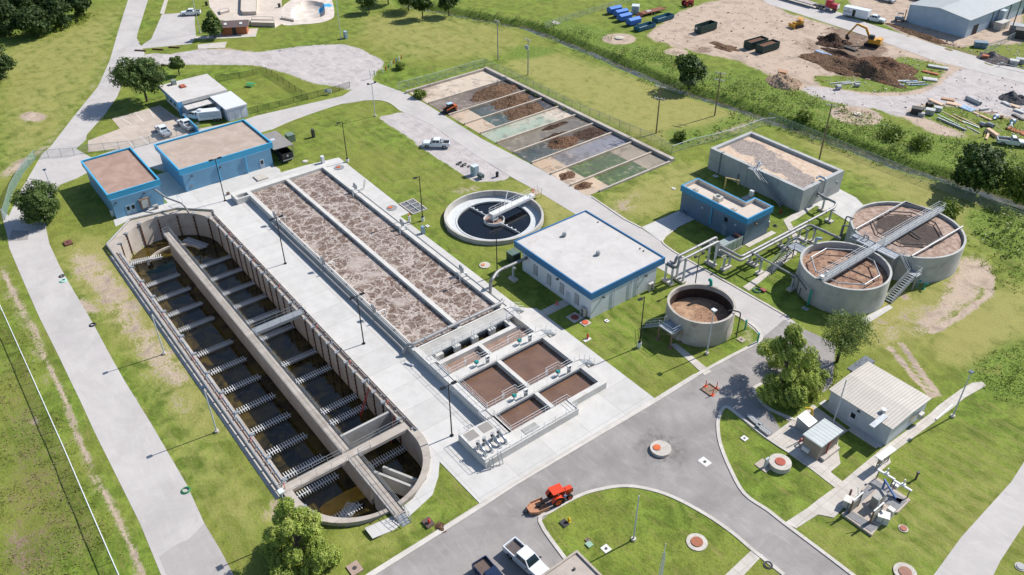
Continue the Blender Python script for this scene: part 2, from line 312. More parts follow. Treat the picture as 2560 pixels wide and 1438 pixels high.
def grass_material():
    t = NT('grassland'); a = t.attr('cover_a'); b = t.attr('cover_b')
    n1, n2, n3 = t.noise(.045, 4, .6), t.noise(.35, 5, .65, dist=.6), t.noise(2.6, 4, .7); fine = t.noise(9, 3, .7)
    stretch = t.noise(.55, 4, .65, vec=t.vec((.45, 2.2, 1), .5))
    g = t.mix(t.ramp(n2, .32, .68), lin('#4f6321'), lin('#7c9139')); g = t.mix(t.ramp(n1, .35, .65, 0, .6), g, lin('#84853f'))
    g = t.mix(t.ramp(n3, .45, .75, 0, .55), g, lin('#36431a')); g = t.mix(t.ramp(stretch, .5, .72, 0, .55), g, lin('#8a824e'))
    jd = t.math('ADD', t.math('MULTIPLY', t.math('SUBTRACT', n3, .5), .75), t.math('MULTIPLY', t.math('SUBTRACT', n2, .5), .95))
    dry = t.mix(t.ramp(fine, .3, .7), lin('#868146'), lin('#aca468')); g = t.mix(t.ramp(t.math('ADD', b[0], jd), .12, .68, 0, .85), g, dry)
    mw = t.n('ShaderNodeTexWave', bands_direction='Y'); t.l(t.pos, mw.inputs[0]); mw.inputs['Scale'].default_value = .16; mw.inputs['Distortion'].default_value = 3.5; mw.inputs['Detail'].default_value = 2; mw.inputs['Detail Scale'].default_value = 1.2
    g = t.mix(t.math('MULTIPLY', b[2], t.ramp(mw.outputs[1], .35, .65, 0, .5)), g, lin('#938f55'))
    tl = t.noise(1.1, 3, .6, vec=t.vec((.25, 2.6, 1), .05)); g = t.mix(t.math('MULTIPLY', b[2], t.ramp(tl, .6, .7, 0, .7)), g, lin('#5b5f33'))
    wd = t.mix(t.ramp(n3, .35, .65), lin('#40561d'), lin('#7f9440')); wd = t.mix(t.ramp(n2, .5, .7, 0, .6), wd, lin('#868549')); g = t.mix(t.ramp(t.math('ADD', a[2], jd), .25, .75), g, wd)
    g = t.mix(t.ramp(t.noise(5, 5, .8), .5, .72, 0, .45), g, lin('#364419')); g = t.mix(t.ramp(t.noise(3.5, 4, .7, vec=t.vec((.3, 2.4, 1), .2)), .55, .75, 0, .4), g, lin('#9a9456'))
    # scattered pale scuffs
    g = t.mix(t.ramp(t.noise(.9, 6, .75), .63, .72, 0, .55), g, lin('#b39a72'))
    dirt = t.mix(t.ramp(fine, .3, .75), lin('#a5907d'), lin('#c9b8a6')); dirt = t.mix(t.ramp(n2, .45, .7, 0, .6), dirt, lin('#8a7a6b')); dirt = t.mix(t.ramp(stretch, .55, .7, 0, .5), dirt, lin('#c2b8ad')); dirt = t.mix(t.ramp(t.noise(.16, 6, .7, dist=1), .5, .68, 0, .65), dirt, lin('#8b7d72')); dirt = t.mix(t.ramp(t.noise(1.4, 5, .75), .6, .7, 0, .6), dirt, lin('#6f5f52'))
    c = t.mix(t.ramp(t.math('ADD', a[0], jd), .35, .62), g, dirt)
    gr = t.mix(t.ramp(fine, .3, .7), lin('#a29a98'), lin('#c9c2bd')); gr = t.mix(t.ramp(n2, .4, .7, 0, .55), gr, lin('#8f8887')); gr = t.mix(t.ramp(stretch, .5, .7, 0, .4), gr, lin('#d3cbc2'))
    c = t.mix(t.ramp(t.math('ADD', a[1], t.math('MULTIPLY', jd, .8)), .38, .6), c, gr)
    mud = t.mix(t.ramp(n3, .3, .7), lin('#4f3d31'), lin('#8a7462')); c = t.mix(t.ramp(t.math('ADD', b[1], jd), .35, .75, 0, .9), c, mud)
    return t.out(c, .95, bump=t.math('ADD', fine, t.math('MULTIPLY', n3, 2.0)), bs=.55, bd=.12, spec=.15)
GM = grass_material()
gnd = grid_mesh('ground', XX, YY, ZZ, GM)
for nm, ch in (('cover_a', ('dirt', 'gravel', 'weed')), ('cover_b', ('dry', 'mud', 'mow'))):
    at = gnd.data.attributes.new(nm, 'FLOAT_COLOR', 'POINT'); arr = np.ones((XX.size, 4), np.float32)
    for k, c in enumerate(ch): arr[:, k] = np.clip(MK[c], 0, 1).ravel()
    at.data.foreach_set('color', arr.ravel())
tag(gnd, kind='structure')
far = MB(); B = 2500
for q in ((-B, GX0, -B, B), (GX1, B, -B, B), (GX0, GX1, -B, GY0), (GX0, GX1, GY1, B)): far.sheet([(q[0], q[2]), (q[1], q[2]), (q[1], q[3]), (q[0], q[3])], 0)
struct('land', far, GM)
# creek water
wt = NT('creek_water'); WATER = wt.out(wt.mix(wt.ramp(wt.noise(.6, 4), .4, .65), lin('#3b3d2c'), lin('#5d5a44')), .06, bump=wt.noise(3, 2), bs=.05, bd=.02)
cw = MB(); L = [Vector(p) for p in CREEK]; vs = []
for i, p in enumerate(L):
    d = (L[min(i + 1, len(L) - 1)] - L[max(i - 1, 0)]).normalized(); nrm = Vector((-d.y, d.x)); wd = 1.9 + .5 * math.sin(i * .7)
    vs += [(p.x + nrm.x * wd, p.y + nrm.y * wd, -1.25), (p.x - nrm.x * wd, p.y - nrm.y * wd, -1.25)]
cw.add(vs, [(2 * i, 2 * i + 1, 2 * i + 3, 2 * i + 2) for i in range(len(L) - 1)]); struct('creek_water', cw, WATER)

# ---------------- roads, pavements, kerbs ----------------
def asphalt(name, a, b, c, crack=True, swirl=None):
    t = NT(name); n = t.noise(.22, 6, .62, dist=.8); f = t.noise(16, 3, .7); s2 = t.noise(.8, 4, .6, vec=t.vec((.35, 1.6, 1), .6))
    col = t.mix(t.ramp(n, .32, .68), lin(a), lin(b)); col = t.mix(t.ramp(s2, .5, .75, 0, .55), col, lin(c)); col = t.mix(t.ramp(t.noise(.07, 5, .65, dist=1.2), .45, .7, 0, .4 if crack else 0), col, tuple(x * .72 for x in lin(a))); col = t.mix(t.ramp(f, .3, .8, 0, .35), col, tuple(x * .55 for x in lin(a)))
    if swirl:
        dd = t.n('ShaderNodeVectorMath', operation='DISTANCE'); t.l(t.pos, dd.inputs[0]); dd.inputs[1].default_value = (*swirl, .03); e = t.math('ADD', dd.outputs['Value'], t.math('MULTIPLY', t.math('SUBTRACT', t.noise(.5, 5, .65), .5), 5)); col = t.mix(t.math('MULTIPLY', t.ramp(e, 1.6, 4.2, 1, 0), t.ramp(t.noise(1.2, 4, .6), .35, .65, .15, .65)), col, tuple(x * .38 for x in lin(a)))
    if crack:
        v = t.n('ShaderNodeTexVoronoi', feature='DISTANCE_TO_EDGE'); vv = t.n('ShaderNodeVectorMath', operation='ADD'); nz = t.n('ShaderNodeTexNoise'); t.l(t.pos, nz.inputs[0]); nz.inputs['Scale'].default_value = .5
        t.l(t.pos, vv.inputs[0]); t.l(nz.outputs[1], vv.inputs[1]); t.l(vv.outputs[0], v.inputs['Vector']); v.inputs['Scale'].default_value = .16
        col = t.mix(t.math('MULTIPLY', t.ramp(v.outputs['Distance'], 0, .012, 1, 0), t.ramp(t.noise(.15), .5, .6, 0, .22)), col, tuple(x * .5 for x in lin(a)))
    return t.out(col, .9, bump=f, bs=.15, bd=.01, spec=.2)
ASPH = asphalt('asphalt', '#8d8884', '#9e9995', '#aca8a3', True, P(1655, 1122)); OLDROAD = asphalt('old_asphalt', '#b3aeaa', '#bdb8b3', '#c5c0bb')
def concrete(name, a, b, joint=None, stain='#a59a8c', jw=.02, rot=0, sf=.35):
    t = NT(name); n = t.noise(.5, 5, .62); f = t.noise(11, 3); col = t.mix(t.ramp(n, .3, .7), lin(a), lin(b)); col = t.mix(t.ramp(t.noise(.33, 6, .7, dist=.5), .52, .72, 0, sf), col, lin(stain)); col = t.mix(t.ramp(f, .35, .8, 0, .16), col, tuple(x * .6 for x in lin(a)))
    if joint:
        br = t.n('ShaderNodeTexBrick', offset=0, squash=1); t.l(t.vec((1, 1, 1), rot), br.inputs[0]); br.inputs['Color1'].default_value = (1, 1, 1, 1); br.inputs['Color2'].default_value = (.9, .9, .9, 1); br.inputs['Mortar'].default_value = (.5, .47, .43, 1)
        br.inputs['Scale'].default_value = 1; br.inputs['Mortar Size'].default_value = jw; br.inputs['Brick Width'].default_value = joint[0]; br.inputs['Row Height'].default_value = joint[1]; br.inputs['Mortar Smooth'].default_value = .3
        col = t.mix(1, col, br.outputs[0], 'MULTIPLY')
    return t.out(col, .85, bump=f, bs=.08, bd=.01, spec=.25)
CON_DECK = concrete('deck_concrete', '#bebcb7', '#c8c5c0', (4.6, 6.0), sf=.2); CON_WALK = concrete('walk_concrete', '#b9b2a8', '#c8c1b7', (1.5, 1.5)); CON_KERB = concrete('kerb_concrete', '#bab4ab', '#cac4bb', (3, 50))
CON_NEW = concrete('tank_concrete', '#bdbab4', '#cbc8c1'); CON_OLD = concrete('old_concrete', '#a59b90', '#b8afa4', (3.1, 40), '#7c7268', sf=.6); CON_WALL = concrete('weathered_wall', '#a3a19c', '#b5b3ad', None, '#8a877f', sf=.6)
CON_LOT = concrete('lot_concrete', '#b3a597', '#c0b3a6', (4, 4), '#9d9186'); CON_PARK = concrete('skate_concrete', '#c3b5a6', '#cdc2b5', (5, 5))
def slab(name, px, mat, z=.02, smooth=False):
    pts = PP(px) if not smooth else crom(PP(px), 4, True); return struct(name, MB().prism(pts, -.05, z, False), mat)
def kerb(name, pts, mat=None, wd=.45, h=.13, closed=False):
    m = MB(); n = len(pts); vs = []
    for i, p in enumerate(pts):
        a = Vector(pts[(i - 1) % n] if closed or i else p); c = Vector(pts[(i + 1) % n] if closed or i < n - 1 else p); d = (c - a).normalized(); q = Vector((-d.y, d.x))
        for k, z in ((-wd / 2, 0), (-wd / 2, h), (wd / 2, h), (wd / 2, 0)): vs.append((p[0] + q.x * k, p[1] + q.y * k, z))
    e = n if closed else n - 1
    m.add(vs, [(4 * i + k, 4 * i + k + 1, 4 * ((i + 1) % n) + k + 1, 4 * ((i + 1) % n) + k) for i in range(e) for k in range(3)] + ([] if closed else [(3, 2, 1, 0), tuple(4 * (n - 1) + k for k in range(4))]))
    return struct(name, m, mat or CON_KERB)
slab('west_road', [(0,1000 - 480),(22,540),(50,480),(85,420),(105,386),(190,372),(230,395),(232,425),(190,447),(150,462),(135,480),(120,520),(115,570),(123.5,610),(150,667),(184,727),(230,804),(284,904),(315,958),(377,1058),(467,1212),(511,1309),(551,1375),(584,1438),(830,1900),(620,1900),(403,1438),(350,1309),(290,1188),(240,1088),(200,1001),(179,958),(147,891),(100,797),(63,714),(23,620),(18,590)], OLDROAD, .02)
slab('road_patch', [(398,1392),(440,1362),(470,1350),(511,1309),(551,1375),(584,1438),(620,1500),(440,1500)], asphalt('patched_asphalt', '#a29d99', '#aca7a2', '#b5b0ab'), .026); slab('road_patch', [(20,604),(70,600),(72,578),(30,575)], asphalt('grey_patch', '#918c88', '#9b9692', '#a39e99'), .026)
slab('park_road', [(330,-40),(320,0),(294,83),(275,150),(245,217),(180,297),(127,366),(105,386),(190,372),(215,350),(217,337),(264,284),(294,240),(314,187),(350,165),(362,134),(342,95),(344,83),(370,0),(385,-40)], OLDROAD, .024)
slab('visitor_parking', [(220,352),(300,322),(279,297),(401,265),(437,290),(494,320),(501,325),(415,347),(334,367),(220,381)], CON_LOT, .03)
slab('plant_drive', [(189,372),(230,395),(300,370),(385,350),(500,322),(611,300),(640,290),(857,240),(885,222),(924,197),(950,210),(1017,234),(1071,264),(1204,347),(1345,420),(1480,491),(1640,596),(1700,640),(1800,700),(1920,760),(1972,795),(2010,820),(1960,880),(1900,905),(1905,850),(1890,830),(1850,795),(1780,750),(1680,690),(1560,620),(1434,533),(1343,478),(1280,444),(1200,395),(1074,310),(1000,277),(975,258),(950,250),(924,250),(840,263),(740,297),(677,324),(590,352),(560,380),(410,430),(380,420),(240,410)], OLDROAD, .026)
slab('turnaround_road', [(780,1540),(927,1438),(1204,1262),(1280,1212),(1450,1112),(1640,1000),(1740,938),(1870,868),(1905,846),(1960,800),(2090,860),(2080,960),(1985,1062),(1920,1020),(1990,1140),(1920,1100),(1815,1018),(1798,1040),(1794,1070),(1801,1115),(1824,1172),(1861,1235),(1920,1275),(1960,1307),(2050,1374),(2134,1438),(2420,1650),(2100,1800),(1500,1560)], ASPH, .03)
slab('side_road', [(2900,780),(2560,1155),(2528,1205),(2404,1342),(2334,1438),(2180,1650),(2380,1650),(2501,1402),(2560,1312),(2900,1000)], OLDROAD, .02)
slab('service_road', [(1880,-20),(1920,10),(2180,95),(2330,150),(2560,208),(2640,230),(2640,205),(2560,175),(2340,112),(2180,62),(1990,-10),(1960,-20)], OLDROAD, .03)
slab('skatepark_parking', [(405,36),(487,30),(487,60),(490,90),(479,110),(345,123),(362,108),(378,98)], OLDROAD, .02)
# ---------------- concrete deck and walks ----------------
NWO = PP([(267,613.6),(325,551),(443,523),(531,528)], .4)   # outer outline of the ditch's far end
deck = MB()
deck.prism([(-76,-35.0),(-63.2,-35.0),(-63.2,-45.2),(-60.5,-45.6), P(325,550), P(443,521), P(531,526), (-53.2,-29.6), (19.5,-29.75), (23.0,-31.0),(25.6,-33.4),(27.2,-36.4),(27.9,-40),(27.4,-43.2),(29.3,-43.2),(29.8,-40.5)] + PP([(1081,1238),(1096,1192),(1099,1155)]) + [(33.1,-30.4),(33.3,-.6),(7.0,-.45),(5.0,-2.4),(-30.9,-2.5),(-30.9,-.5),(-59.6,0)] + PP([(760,415),(702,432),(700,424)]) + [(-65,-12.4),(-65,-30.6),(-76,-30.6)], -.05, .06, False)
struct('deck_pavement', deck, CON_DECK)
WALK = [('walk', [(9.4,-.45),(9.4,4.4),(7.8,4.4),(7.8,-.45)], None), ('walk', None, [(1674,860),(1692,860),(1779,930),(1761,939)]),
  ('drive_apron', None, [(1603,569),(1700,527),(1738,548),(1675,578),(1660,600),(1654,606)]), ('walk', None, [(1857,718),(1907,684),(1922,670),(1940,655),(1972,632),(1986,640),(1950,668),(1920,690),(1872,728)]),
  ('walk', None, [(1958,551),(1975,540),(2010,520),(2020,530),(1992,548),(1976,556),(2000,600),(1990,640),(1975,632),(1985,600)]), ('tank_apron', None, [(2000,530),(2092,470),(2140,495),(2165,520),(2130,560),(2080,530),(2040,515),(2010,535)]),
  ('walk', None, [(2087,1220),(2047,1248),(2020,1270),(1963,1307),(1990,1322),(2045,1287),(2085,1295),(2102,1277),(2130,1250),(2157,1228),(2194,1185),(2227,1157),(2222,1140),(2310,1075),(2380,1022),(2412,995),(2465,965),(2455,955),(2430,958),(2400,975),(2345,1015),(2326,1034),(2212,1117),(2200,1126),(2117,1195)]),
  ('equipment_pad', None, [(1918,1097),(1985,1047),(2033,1012),(2120,1077),(2097,1093),(2094,1118),(2101,1160),(2070,1186),(2047,1170),(2020,1169)]),
  ('walk', None, [(2020,1168),(2087,1220),(2107,1205),(2047,1158)]), ('walk', None, [(2118,1075),(2140,1064),(2205,1108),(2190,1122)]), ('building_apron', None, [(2047,1010),(2062,1000),(2075,1012),(2210,1112),(2200,1120),(2115,1062)]),
  ('walk', None, [(1880,1375),(1907,1388),(1840,1460),(1790,1460)]), ('tank_apron', None, [(2150,800),(2222,762),(2232,770),(2160,815)]), ('walk', None, [(494,112),(567,105),(562,120),(495,123)]), ('walk', None, [(400,34),(411,0),(420,0),(410,36)]),
  ('walk', None, [(487,92),(552,88),(640,82),(640,92),(560,97),(487,98)])]
for i, (nm, pts, px) in enumerate(WALK): struct(nm, MB().prism(pts or PP(px), -.05, .066 + .004 * (i % 4), False), CON_WALK if 'apron' not in nm else CON_DECK)
# lawns bounded by kerbs
LAWN_NOSE = crom(PP([(1990,1142),(1917,1095),(1850,1042),(1814,1018),(1797,1045),(1795,1075),(1802,1115),(1825,1172),(1861,1235),(1920,1277),(1962,1310),(2050,1376),(2134,1440),(2200,1490)]), 4)
kerb('lawn_kerb', LAWN_NOSE)
kerb('lawn_kerb', crom(PP([(1415,1400),(1350,1305),(1380,1278),(1447,1241),(1497,1225),(1557,1216),(1614,1222),(1681,1243),(1764,1287),(1831,1333),(1884,1378),(1960,1438)]), 4))
kerb('deck_kerb', PP([(880,1470),(927,1438),(1204,1264),(1280,1214),(1450,1113),(1640,1001),(1740,939)]) , wd=.7)
kerb('lawn_kerb', crom(PP([(1740,939),(1830,890),(1884,862),(1903,845),(1890,820),(1850,793),(1790,760)]), 4), wd=.5)
kerb('lawn_kerb', crom(PP([(1990,1052),(1922,1022),(1893,990),(1884,974),(1900,962),(1930,950)]), 4))
kerb('road_kerb', PP([(1480,493),(1560,548),(1603,570)]), wd=.3); kerb('road_kerb', crom(PP([(1690,572),(1662,593),(1656,606),(1680,626),(1720,650),(1860,730),(1970,793)]), 4), wd=.3)
kerb('road_kerb', crom(PP([(677,325),(740,298),(840,264),(890,253),(924,251),(950,251),(975,258),(997,274)]), 4), wd=.25, h=.08)
# lawn inside the nose and the round-about lawn: thin turf sheets above the asphalt
turf = MB(); turf.prism(PP([(1413,1400),(1350,1306),(1380,1279),(1447,1242),(1497,1226),(1557,1217),(1614,1223),(1681,1244),(1764,1288),(1831,1334),(1884,1379),(1950,1438),(1900,1560),(1500,1560)]), 0, .05, False); turf.prism(PP([(1900,962),(1930,950),(2000,945),(2062,985),(2033,1012),(1990,1052),(1922,1022),(1893,990),(1884,974)]), 0, .054, False); struct('lawn', turf, GM)
# ---------------- oxidation ditch ----------------
WET = NT('dark_tank_water'); _n = WET.noise(.28, 5, .6, dist=1.2); _c = WET.mix(WET.ramp(_n, .38, .66), lin('#1f1b0e'), lin('#4a3d15')); _c = WET.mix(WET.ramp(WET.noise(1.1, 4), .55, .75, 0, .35), _c, lin('#6f5f20'))
DARKWATER = WET.out(_c, .04, bump=WET.noise(2.2, 2), bs=.02, bd=.02)
WHITE_PIPE = M('#d3d6d8', .45, .05); GALV = M('#9b9fa2', .5, .14, 3, metal=.3); ALU = M('#979695', .55, .12, 2, metal=.3); RUST = M('#5b3524', .85, .35, 3, stain='#2e1d15'); DARKGREY = M('#3c3d3e', .6); BLACK = M('#15161a', .45, .1); WHITEP = M('#dcdcd9', .4, .05)
od = T('oxidation_ditch', 'long racetrack-shaped sunken concrete ditch with dark water and white tube racks', 'ditch', -15.8, -39.15)
def arc(cx, cy, r, a0, a1, n): return [(cx + r * math.cos(a0 + (a1 - a0) * i / n), cy + r * math.sin(a0 + (a1 - a0) * i / n)) for i in range(n + 1)]
inn = arc(OXX1, OXY, OXR, -math.pi / 2, math.pi / 2, 40) + arc(OXX0, OXY, OXR, math.pi / 2, 1.5 * math.pi, 40)
mo = []
def hit(c, d, poly):
    best = None
    for i in range(len(poly)):
        a, b = Vector(poly[i]), Vector(poly[(i + 1) % len(poly)]); e = b - a; den = d.x * e.y - d.y * e.x
        if abs(den) < 1e-9: continue
        q = a - c; t = (q.x * e.y - q.y * e.x) / den; s = (q.x * d.y - q.y * d.x) / den
        if t > 0 and -1e-6 <= s <= 1 + 1e-6 and (best is None or t < best): best = t
    return c + d * best
OUTL = [(p[0], p[1]) for p in NWO] + [(-52.6, -29.75), (OXX1, -29.75)]
for i, p in enumerate(inn):
    if i <= 40: a = -math.pi / 2 + math.pi * i / 40; mo.append((OXX1 + 8.85 * math.cos(a), OXY + (9.4 if a > 0 else 9.4) * math.sin(a)))
    else:
        q = hit(Vector((OXX0, OXY)), (Vector(p) - Vector((OXX0, OXY))).normalized(), [(OXX0, -48.75)] + [NWO[0], NWO[1], NWO[2], NWO[3]] + [(-52.6, -29.75), (OXX0, -29.75)]); mo.append((q.x, q.y))
ow = MB(); n = len(inn); zt = .4; vs = []
for a, b in zip(inn, mo): vs += [(a[0], a[1], -5.6), (a[0], a[1], zt), (b[0], b[1], zt), (b[0], b[1], -1.2)]
ow.add(vs, [(4 * i + k, 4 * ((i + 1) % n) + k, 4 * ((i + 1) % n) + k + 1, 4 * i + k + 1) for i in range(n) for k in range(3)])
ow.part('outer_wall', CON_OLD, od, smooth=True, ang=35)
wm = MB(); wm.sheet(inn, -4.45); tag(wm.part('water', DARKWATER, od), 'still dark brown water')
cwall = MB(); cwall.box(-51.6, 12.4, -39.3, -38.9, -5.6, .1); cwall.box(12.4, 21.5, -39.3, -38.9, -5.6, .1)
cwall.part('centre_wall', CON_OLD, od); wk = MB().box(-51.9, 15.7, -39.75, -38.45, .1, .42); wk.part('walkway', CON_OLD, od)
cr = MB().box(15.75, 17.15, -48.6, -29.8, -.05, .43); cr.part('cross_walkway', CON_OLD, od)
eb = MB().box(17.17, 28.6, -39.75, -38.25, .08, .42); eb.part('end_bridge', CON_OLD, od)
pw = MB().box(12.4, 12.75, -38.85, -30.9, -5.6, .2); pw.part('partition_wall', CON_WALL, od)
la = MB()
for y0 in (-37.3, -36.0):
    a, b = Vector((19.6, y0 - .2)), Vector((25.3, y0 + 2.6)); u = (b - a).normalized(); q = Vector((-u.y, u.x)) * .16
    la.prism([(a.x - q.x, a.y - q.y), (b.x - q.x, b.y - q.y), (b.x + q.x, b.y + q.y), (a.x + q.x, a.y + q.y)], -3.5, -1.0)
la.part('launder_wall', CON_WALL, od); MB().prism([(19.7,-37.2),(25.2,-34.6),(25.2,-33.8),(19.7,-36.2)], -2.2, -2.0).part('launder_floor', CON_WALL, od)
MB().box(21.0, 21.9, -44.6, -44.2, -5, -3.6).part('baffle', CON_WALL, od); MB().box(22.2, 26.6, -39.2, -38.9, -5, .05).part('pier_wall', CON_WALL, od)
def raised(nm, pts, z, **k):
    MB().rail([(p[0], p[1], z) for p in pts], **k).part(nm, k.pop('mat', GALV) if False else GALV, od)
raised('railing', [(-51.8,-39.7),(-51.8,-38.5)], .42); raised('railing', [(-51.8,-38.5),(-15.7,-38.5)], .42); raised('railing', [(-14.3,-38.5),(15.6,-38.5)], .42); raised('railing', [(-51.8,-39.7),(-49.5,-39.7)], .42)
raised('railing', [(15.8,-48.2),(15.8,-39.8)], .43); raised('railing', [(15.8,-38.4),(15.8,-30.2)], .43); raised('railing', [(17.1,-38.2),(28.4,-38.3)], .42); raised('railing', [(17.3,-39.7),(28.4,-39.7)], .42); raised('railing', [(17.1,-48.2),(17.1,-39.9)], .43, rails=(1.0,), toe=False, r=.02); raised('railing', [(17.1,-38.2),(17.1,-36.4)], .43)
br = MB().box(-15.7, -14.2, -38.45, -29.9, .42, .52); br.bar((-15.65,-38.4,.3),(-15.65,-29.9,.3),.1,.35); br.bar((-14.25,-38.4,.3),(-14.25,-29.9,.3),.1,.35); br.part('grating_bridge', GALV, od)
raised('railing', [(-15.65,-38.4),(-15.65,-30)], .52); raised('railing', [(-14.25,-38.4),(-14.25,-30)], .52)
# end stair
st = MB()
for i in range(4): st.box(28.65 + i * .35, 29.0 + i * .35, -39.6, -38.4, .3 - i * .1, .36 - i * .1)
st.rail([(28.6,-39.7,.42),(30.1,-39.7,.1)], sp=.8); st.rail([(28.6,-38.3,.42),(30.1,-38.3,.1)], sp=.8); st.part('end_stair', GALV, od)
# guide rails with rusty brackets down the walls
railspots = [(x, -30.82, -1) for x in (-48.2,-44.2,-41.6,-39.1,-36.4,-33.7,-31.4,-28.9,-26.2,-23.6,-20.9,-18.2,-13.0,-10.3,-7.9,-5.4,-2.6,.2,2.8,5.5,8.2,10.8,14.9)]
railspots += [(x, -47.48, 1) for x in (-44.4,-39.1,-33.6,-28.5,-20.7,-15.4,-10.1,-4.9,.2,5.4,10.5,15.2,20.6)]
for a in (105, 130, 152, 176, 200, 225, 248): railspots.append((OXX0 + (OXR - .02) * math.cos(math.radians(a)), OXY + (OXR - .02) * math.sin(math.radians(a)), a))
g0 = None
for x, y, s in railspots:
    ang = {-1: -math.pi / 2, 1: math.pi / 2}.get(s, math.radians(s) + math.pi)
    if g0 is None:
        m = MB(); m.box(.02, .16, -.07, .07, -4.4, .25); 
        for k in range(6): m.box(0, .2, -.18, .1, -4.2 + k * .75, -4.05 + k * .75)
        g0 = m.build('guide_rail', RUST, od); pl = MB().box(-.3, .3, -.22, .22, .4, .62); pl.cyl(.18, 0, .2, .55, .14, n=10); pl.build('winch_plate', GALV, g0)
        g = g0
    else:
        g = g0.copy(); COL.objects.link(g); g.parent = od
        for c in g0.children: d = c.copy(); COL.objects.link(d); d.parent = g
    g.location = (x + 15.8, y + 39.15, 0); g.rotation_euler = (0, 0, ang)
tags = ('third', 'fourth')
# white tube racks floating over the water: one thing each
LEDGE = M('#a5801f', .4, .25, 1, stain='#6b5216')
MB().prism(PP([(798,1272),(812,1258),(860,1230),(912,1206),(925,1238),(872,1264),(838,1292),(815,1305)], -4.43), -5, -4.43).part('submerged_ledge', LEDGE, od)
ORD = ['first', 'second', 'third', 'fourth', 'fifth', 'sixth', 'seventh', 'eighth', 'ninth', 'tenth', 'eleventh', 'twelfth', 'thirteenth', 'fourteenth', 'fifteenth', 'sixteenth', 'seventeenth', 'eighteenth', 'nineteenth', 'twentieth']
def rack(n, ln, pitch=.36):
    r = T('diffuser_rack', 'x', 'rack', 0, 0, -4.15); L = n * pitch
    MB().tube([(0, -L / 2 - .2, .0), (0, L / 2 + .2, .0)], .07, 8).build('header_pipe', WHITE_PIPE, r)
    t0 = MB().tube([(-ln / 2, 0, .09), (ln / 2, 0, .09)], .062, 8).build('tube', WHITE_PIPE, r); t0.location = (0, -L / 2 + pitch / 2, 0)
    for i in range(1, n):
        t = t0.copy(); COL.objects.link(t); t.parent = r; t.location = (0, -L / 2 + pitch * (i + .5), 0)
    return r
R17 = rack(17, 1.35); R12 = rack(16, 1.8, .34)
cnt = 0
for side, y, xs in (('outer', -43.55, (-44.45,-39.15,-33.65,-28.5,-20.7,-15.4,-10.1,-4.9,.2,5.4,10.5,14.6,20.8)), ('inner', -34.05, (-44.25,-39.1,-33.75,-28.9,-23.6,-18.25,-10.3,-5.4,2.7,5.5))):
    for i, x in enumerate(xs):
        r = R17 if cnt == 0 else dup(R17, 0, 0); r.location = (x, y, -4.15); cnt += 1
        r['label'] = 'white tube rack over dark water, %s from the rounded far end in the %s channel' % (ORD[i], 'roadside' if side == 'outer' else 'deckside'); r['group'] = 'white tube racks in the sunken ditch'
for i, (px, py, rz, lab) in enumerate(((365,650,-.28,'white tube rack hugging the rounded far wall on the roadside, skewed'), (488,608,-1.15,'white tube rack skewed against the rounded far wall on the deckside'))):
    r = R12 if i == 0 else dup(R12, 0, 0); p = P(px, py, -4.1); r.location = (p[0], p[1], -4.15); r.rotation_euler = (0, 0, rz); r['label'] = lab; r['group'] = 'white tube racks in the sunken ditch'
for (px, py, rz, lab, sc) in ((971,1141,0,'white tube rack in the near deckside pocket beside the launder', 1), (868,1284,.62,'short white tube rack slanting at the near rounded end', .55)):
    r = dup(R17, *P(px, py, -4.1), -4.15, rz, lab, 'white tube racks in the sunken ditch', (1.25 if sc < 1 else 1, sc, 1))
ab = MB(); A0 = P(388,642,-4); vs = arc(OXX0 + .3, OXY, 4.6, math.radians(95), math.radians(262), 24)
m = MB(); vv = []
for p in vs:
    d = (Vector(p) - Vector((OXX0 + .3, OXY))).normalized(); vv += [(p[0], p[1], -4.7), (p[0], p[1], -4.05), (p[0] + d.x * .3, p[1] + d.y * .3, -4.05), (p[0] + d.x * .3, p[1] + d.y * .3, -4.7)]
k = len(vs); m.add(vv, [(4 * i + j, 4 * i + j + 1, 4 * i + 5 + j, 4 * i + 4 + j) for i in range(k - 1) for j in range(3)]); m.part('curved_baffle', CON_OLD, od)
# service pipes along the rim with hoses
def rimpipe(lab, pts, r, mat, sp=2.6, hoses=True):
    t = T('rim_pipe', lab, 'pipe', pts[0][0], pts[0][1], 0); MB().tube(pts, r, 10, .4).part('pipe', mat, t, smooth=True); z = pts[0][2] + r * .9; first = MB().box(-.12, .12, -.12, .12, 0, z).build('saddle', GALV, t)
    for a, b in zip(pts[:-1], pts[1:]):
        a, b = Vector(a), Vector(b); n = max(1, int((b - a).length / sp))
        for i in range(n): p = a + (b - a) * ((i + 1) / n); o = first.copy(); COL.objects.link(o); o.parent = t; o.location = (p.x - pts[0][0], p.y - pts[0][1], 0)
    return t
rimpipe('silver air pipe along the roadside rim of the sunken ditch', [(17,-48.75,.62)] + [(NWO[0][0], NWO[0][1], .62), (NWO[1][0], NWO[1][1], .62)], .17, ALU)
rimpipe('silver air pipe bending round the far rim beside the blue buildings', [(NWO[1][0], NWO[1][1] + .1, .62), (NWO[2][0], NWO[2][1], .62), (NWO[3][0], NWO[3][1], .62)], .15, ALU)
rimpipe('thin dark grey pipe along the deckside rim of the ditch', [(NWO[3][0] + .4, NWO[3][1], .62), (-52.6,-29.9,.62), (18,-29.95,.62)], .1, M('#6d6660', .5))
rimpipe('slim rusty conduit beside the deckside rim pipe of the ditch', [(-51.5,-30.3,.5), (17.5,-30.35,.5)], .05, RUST, 3.9)
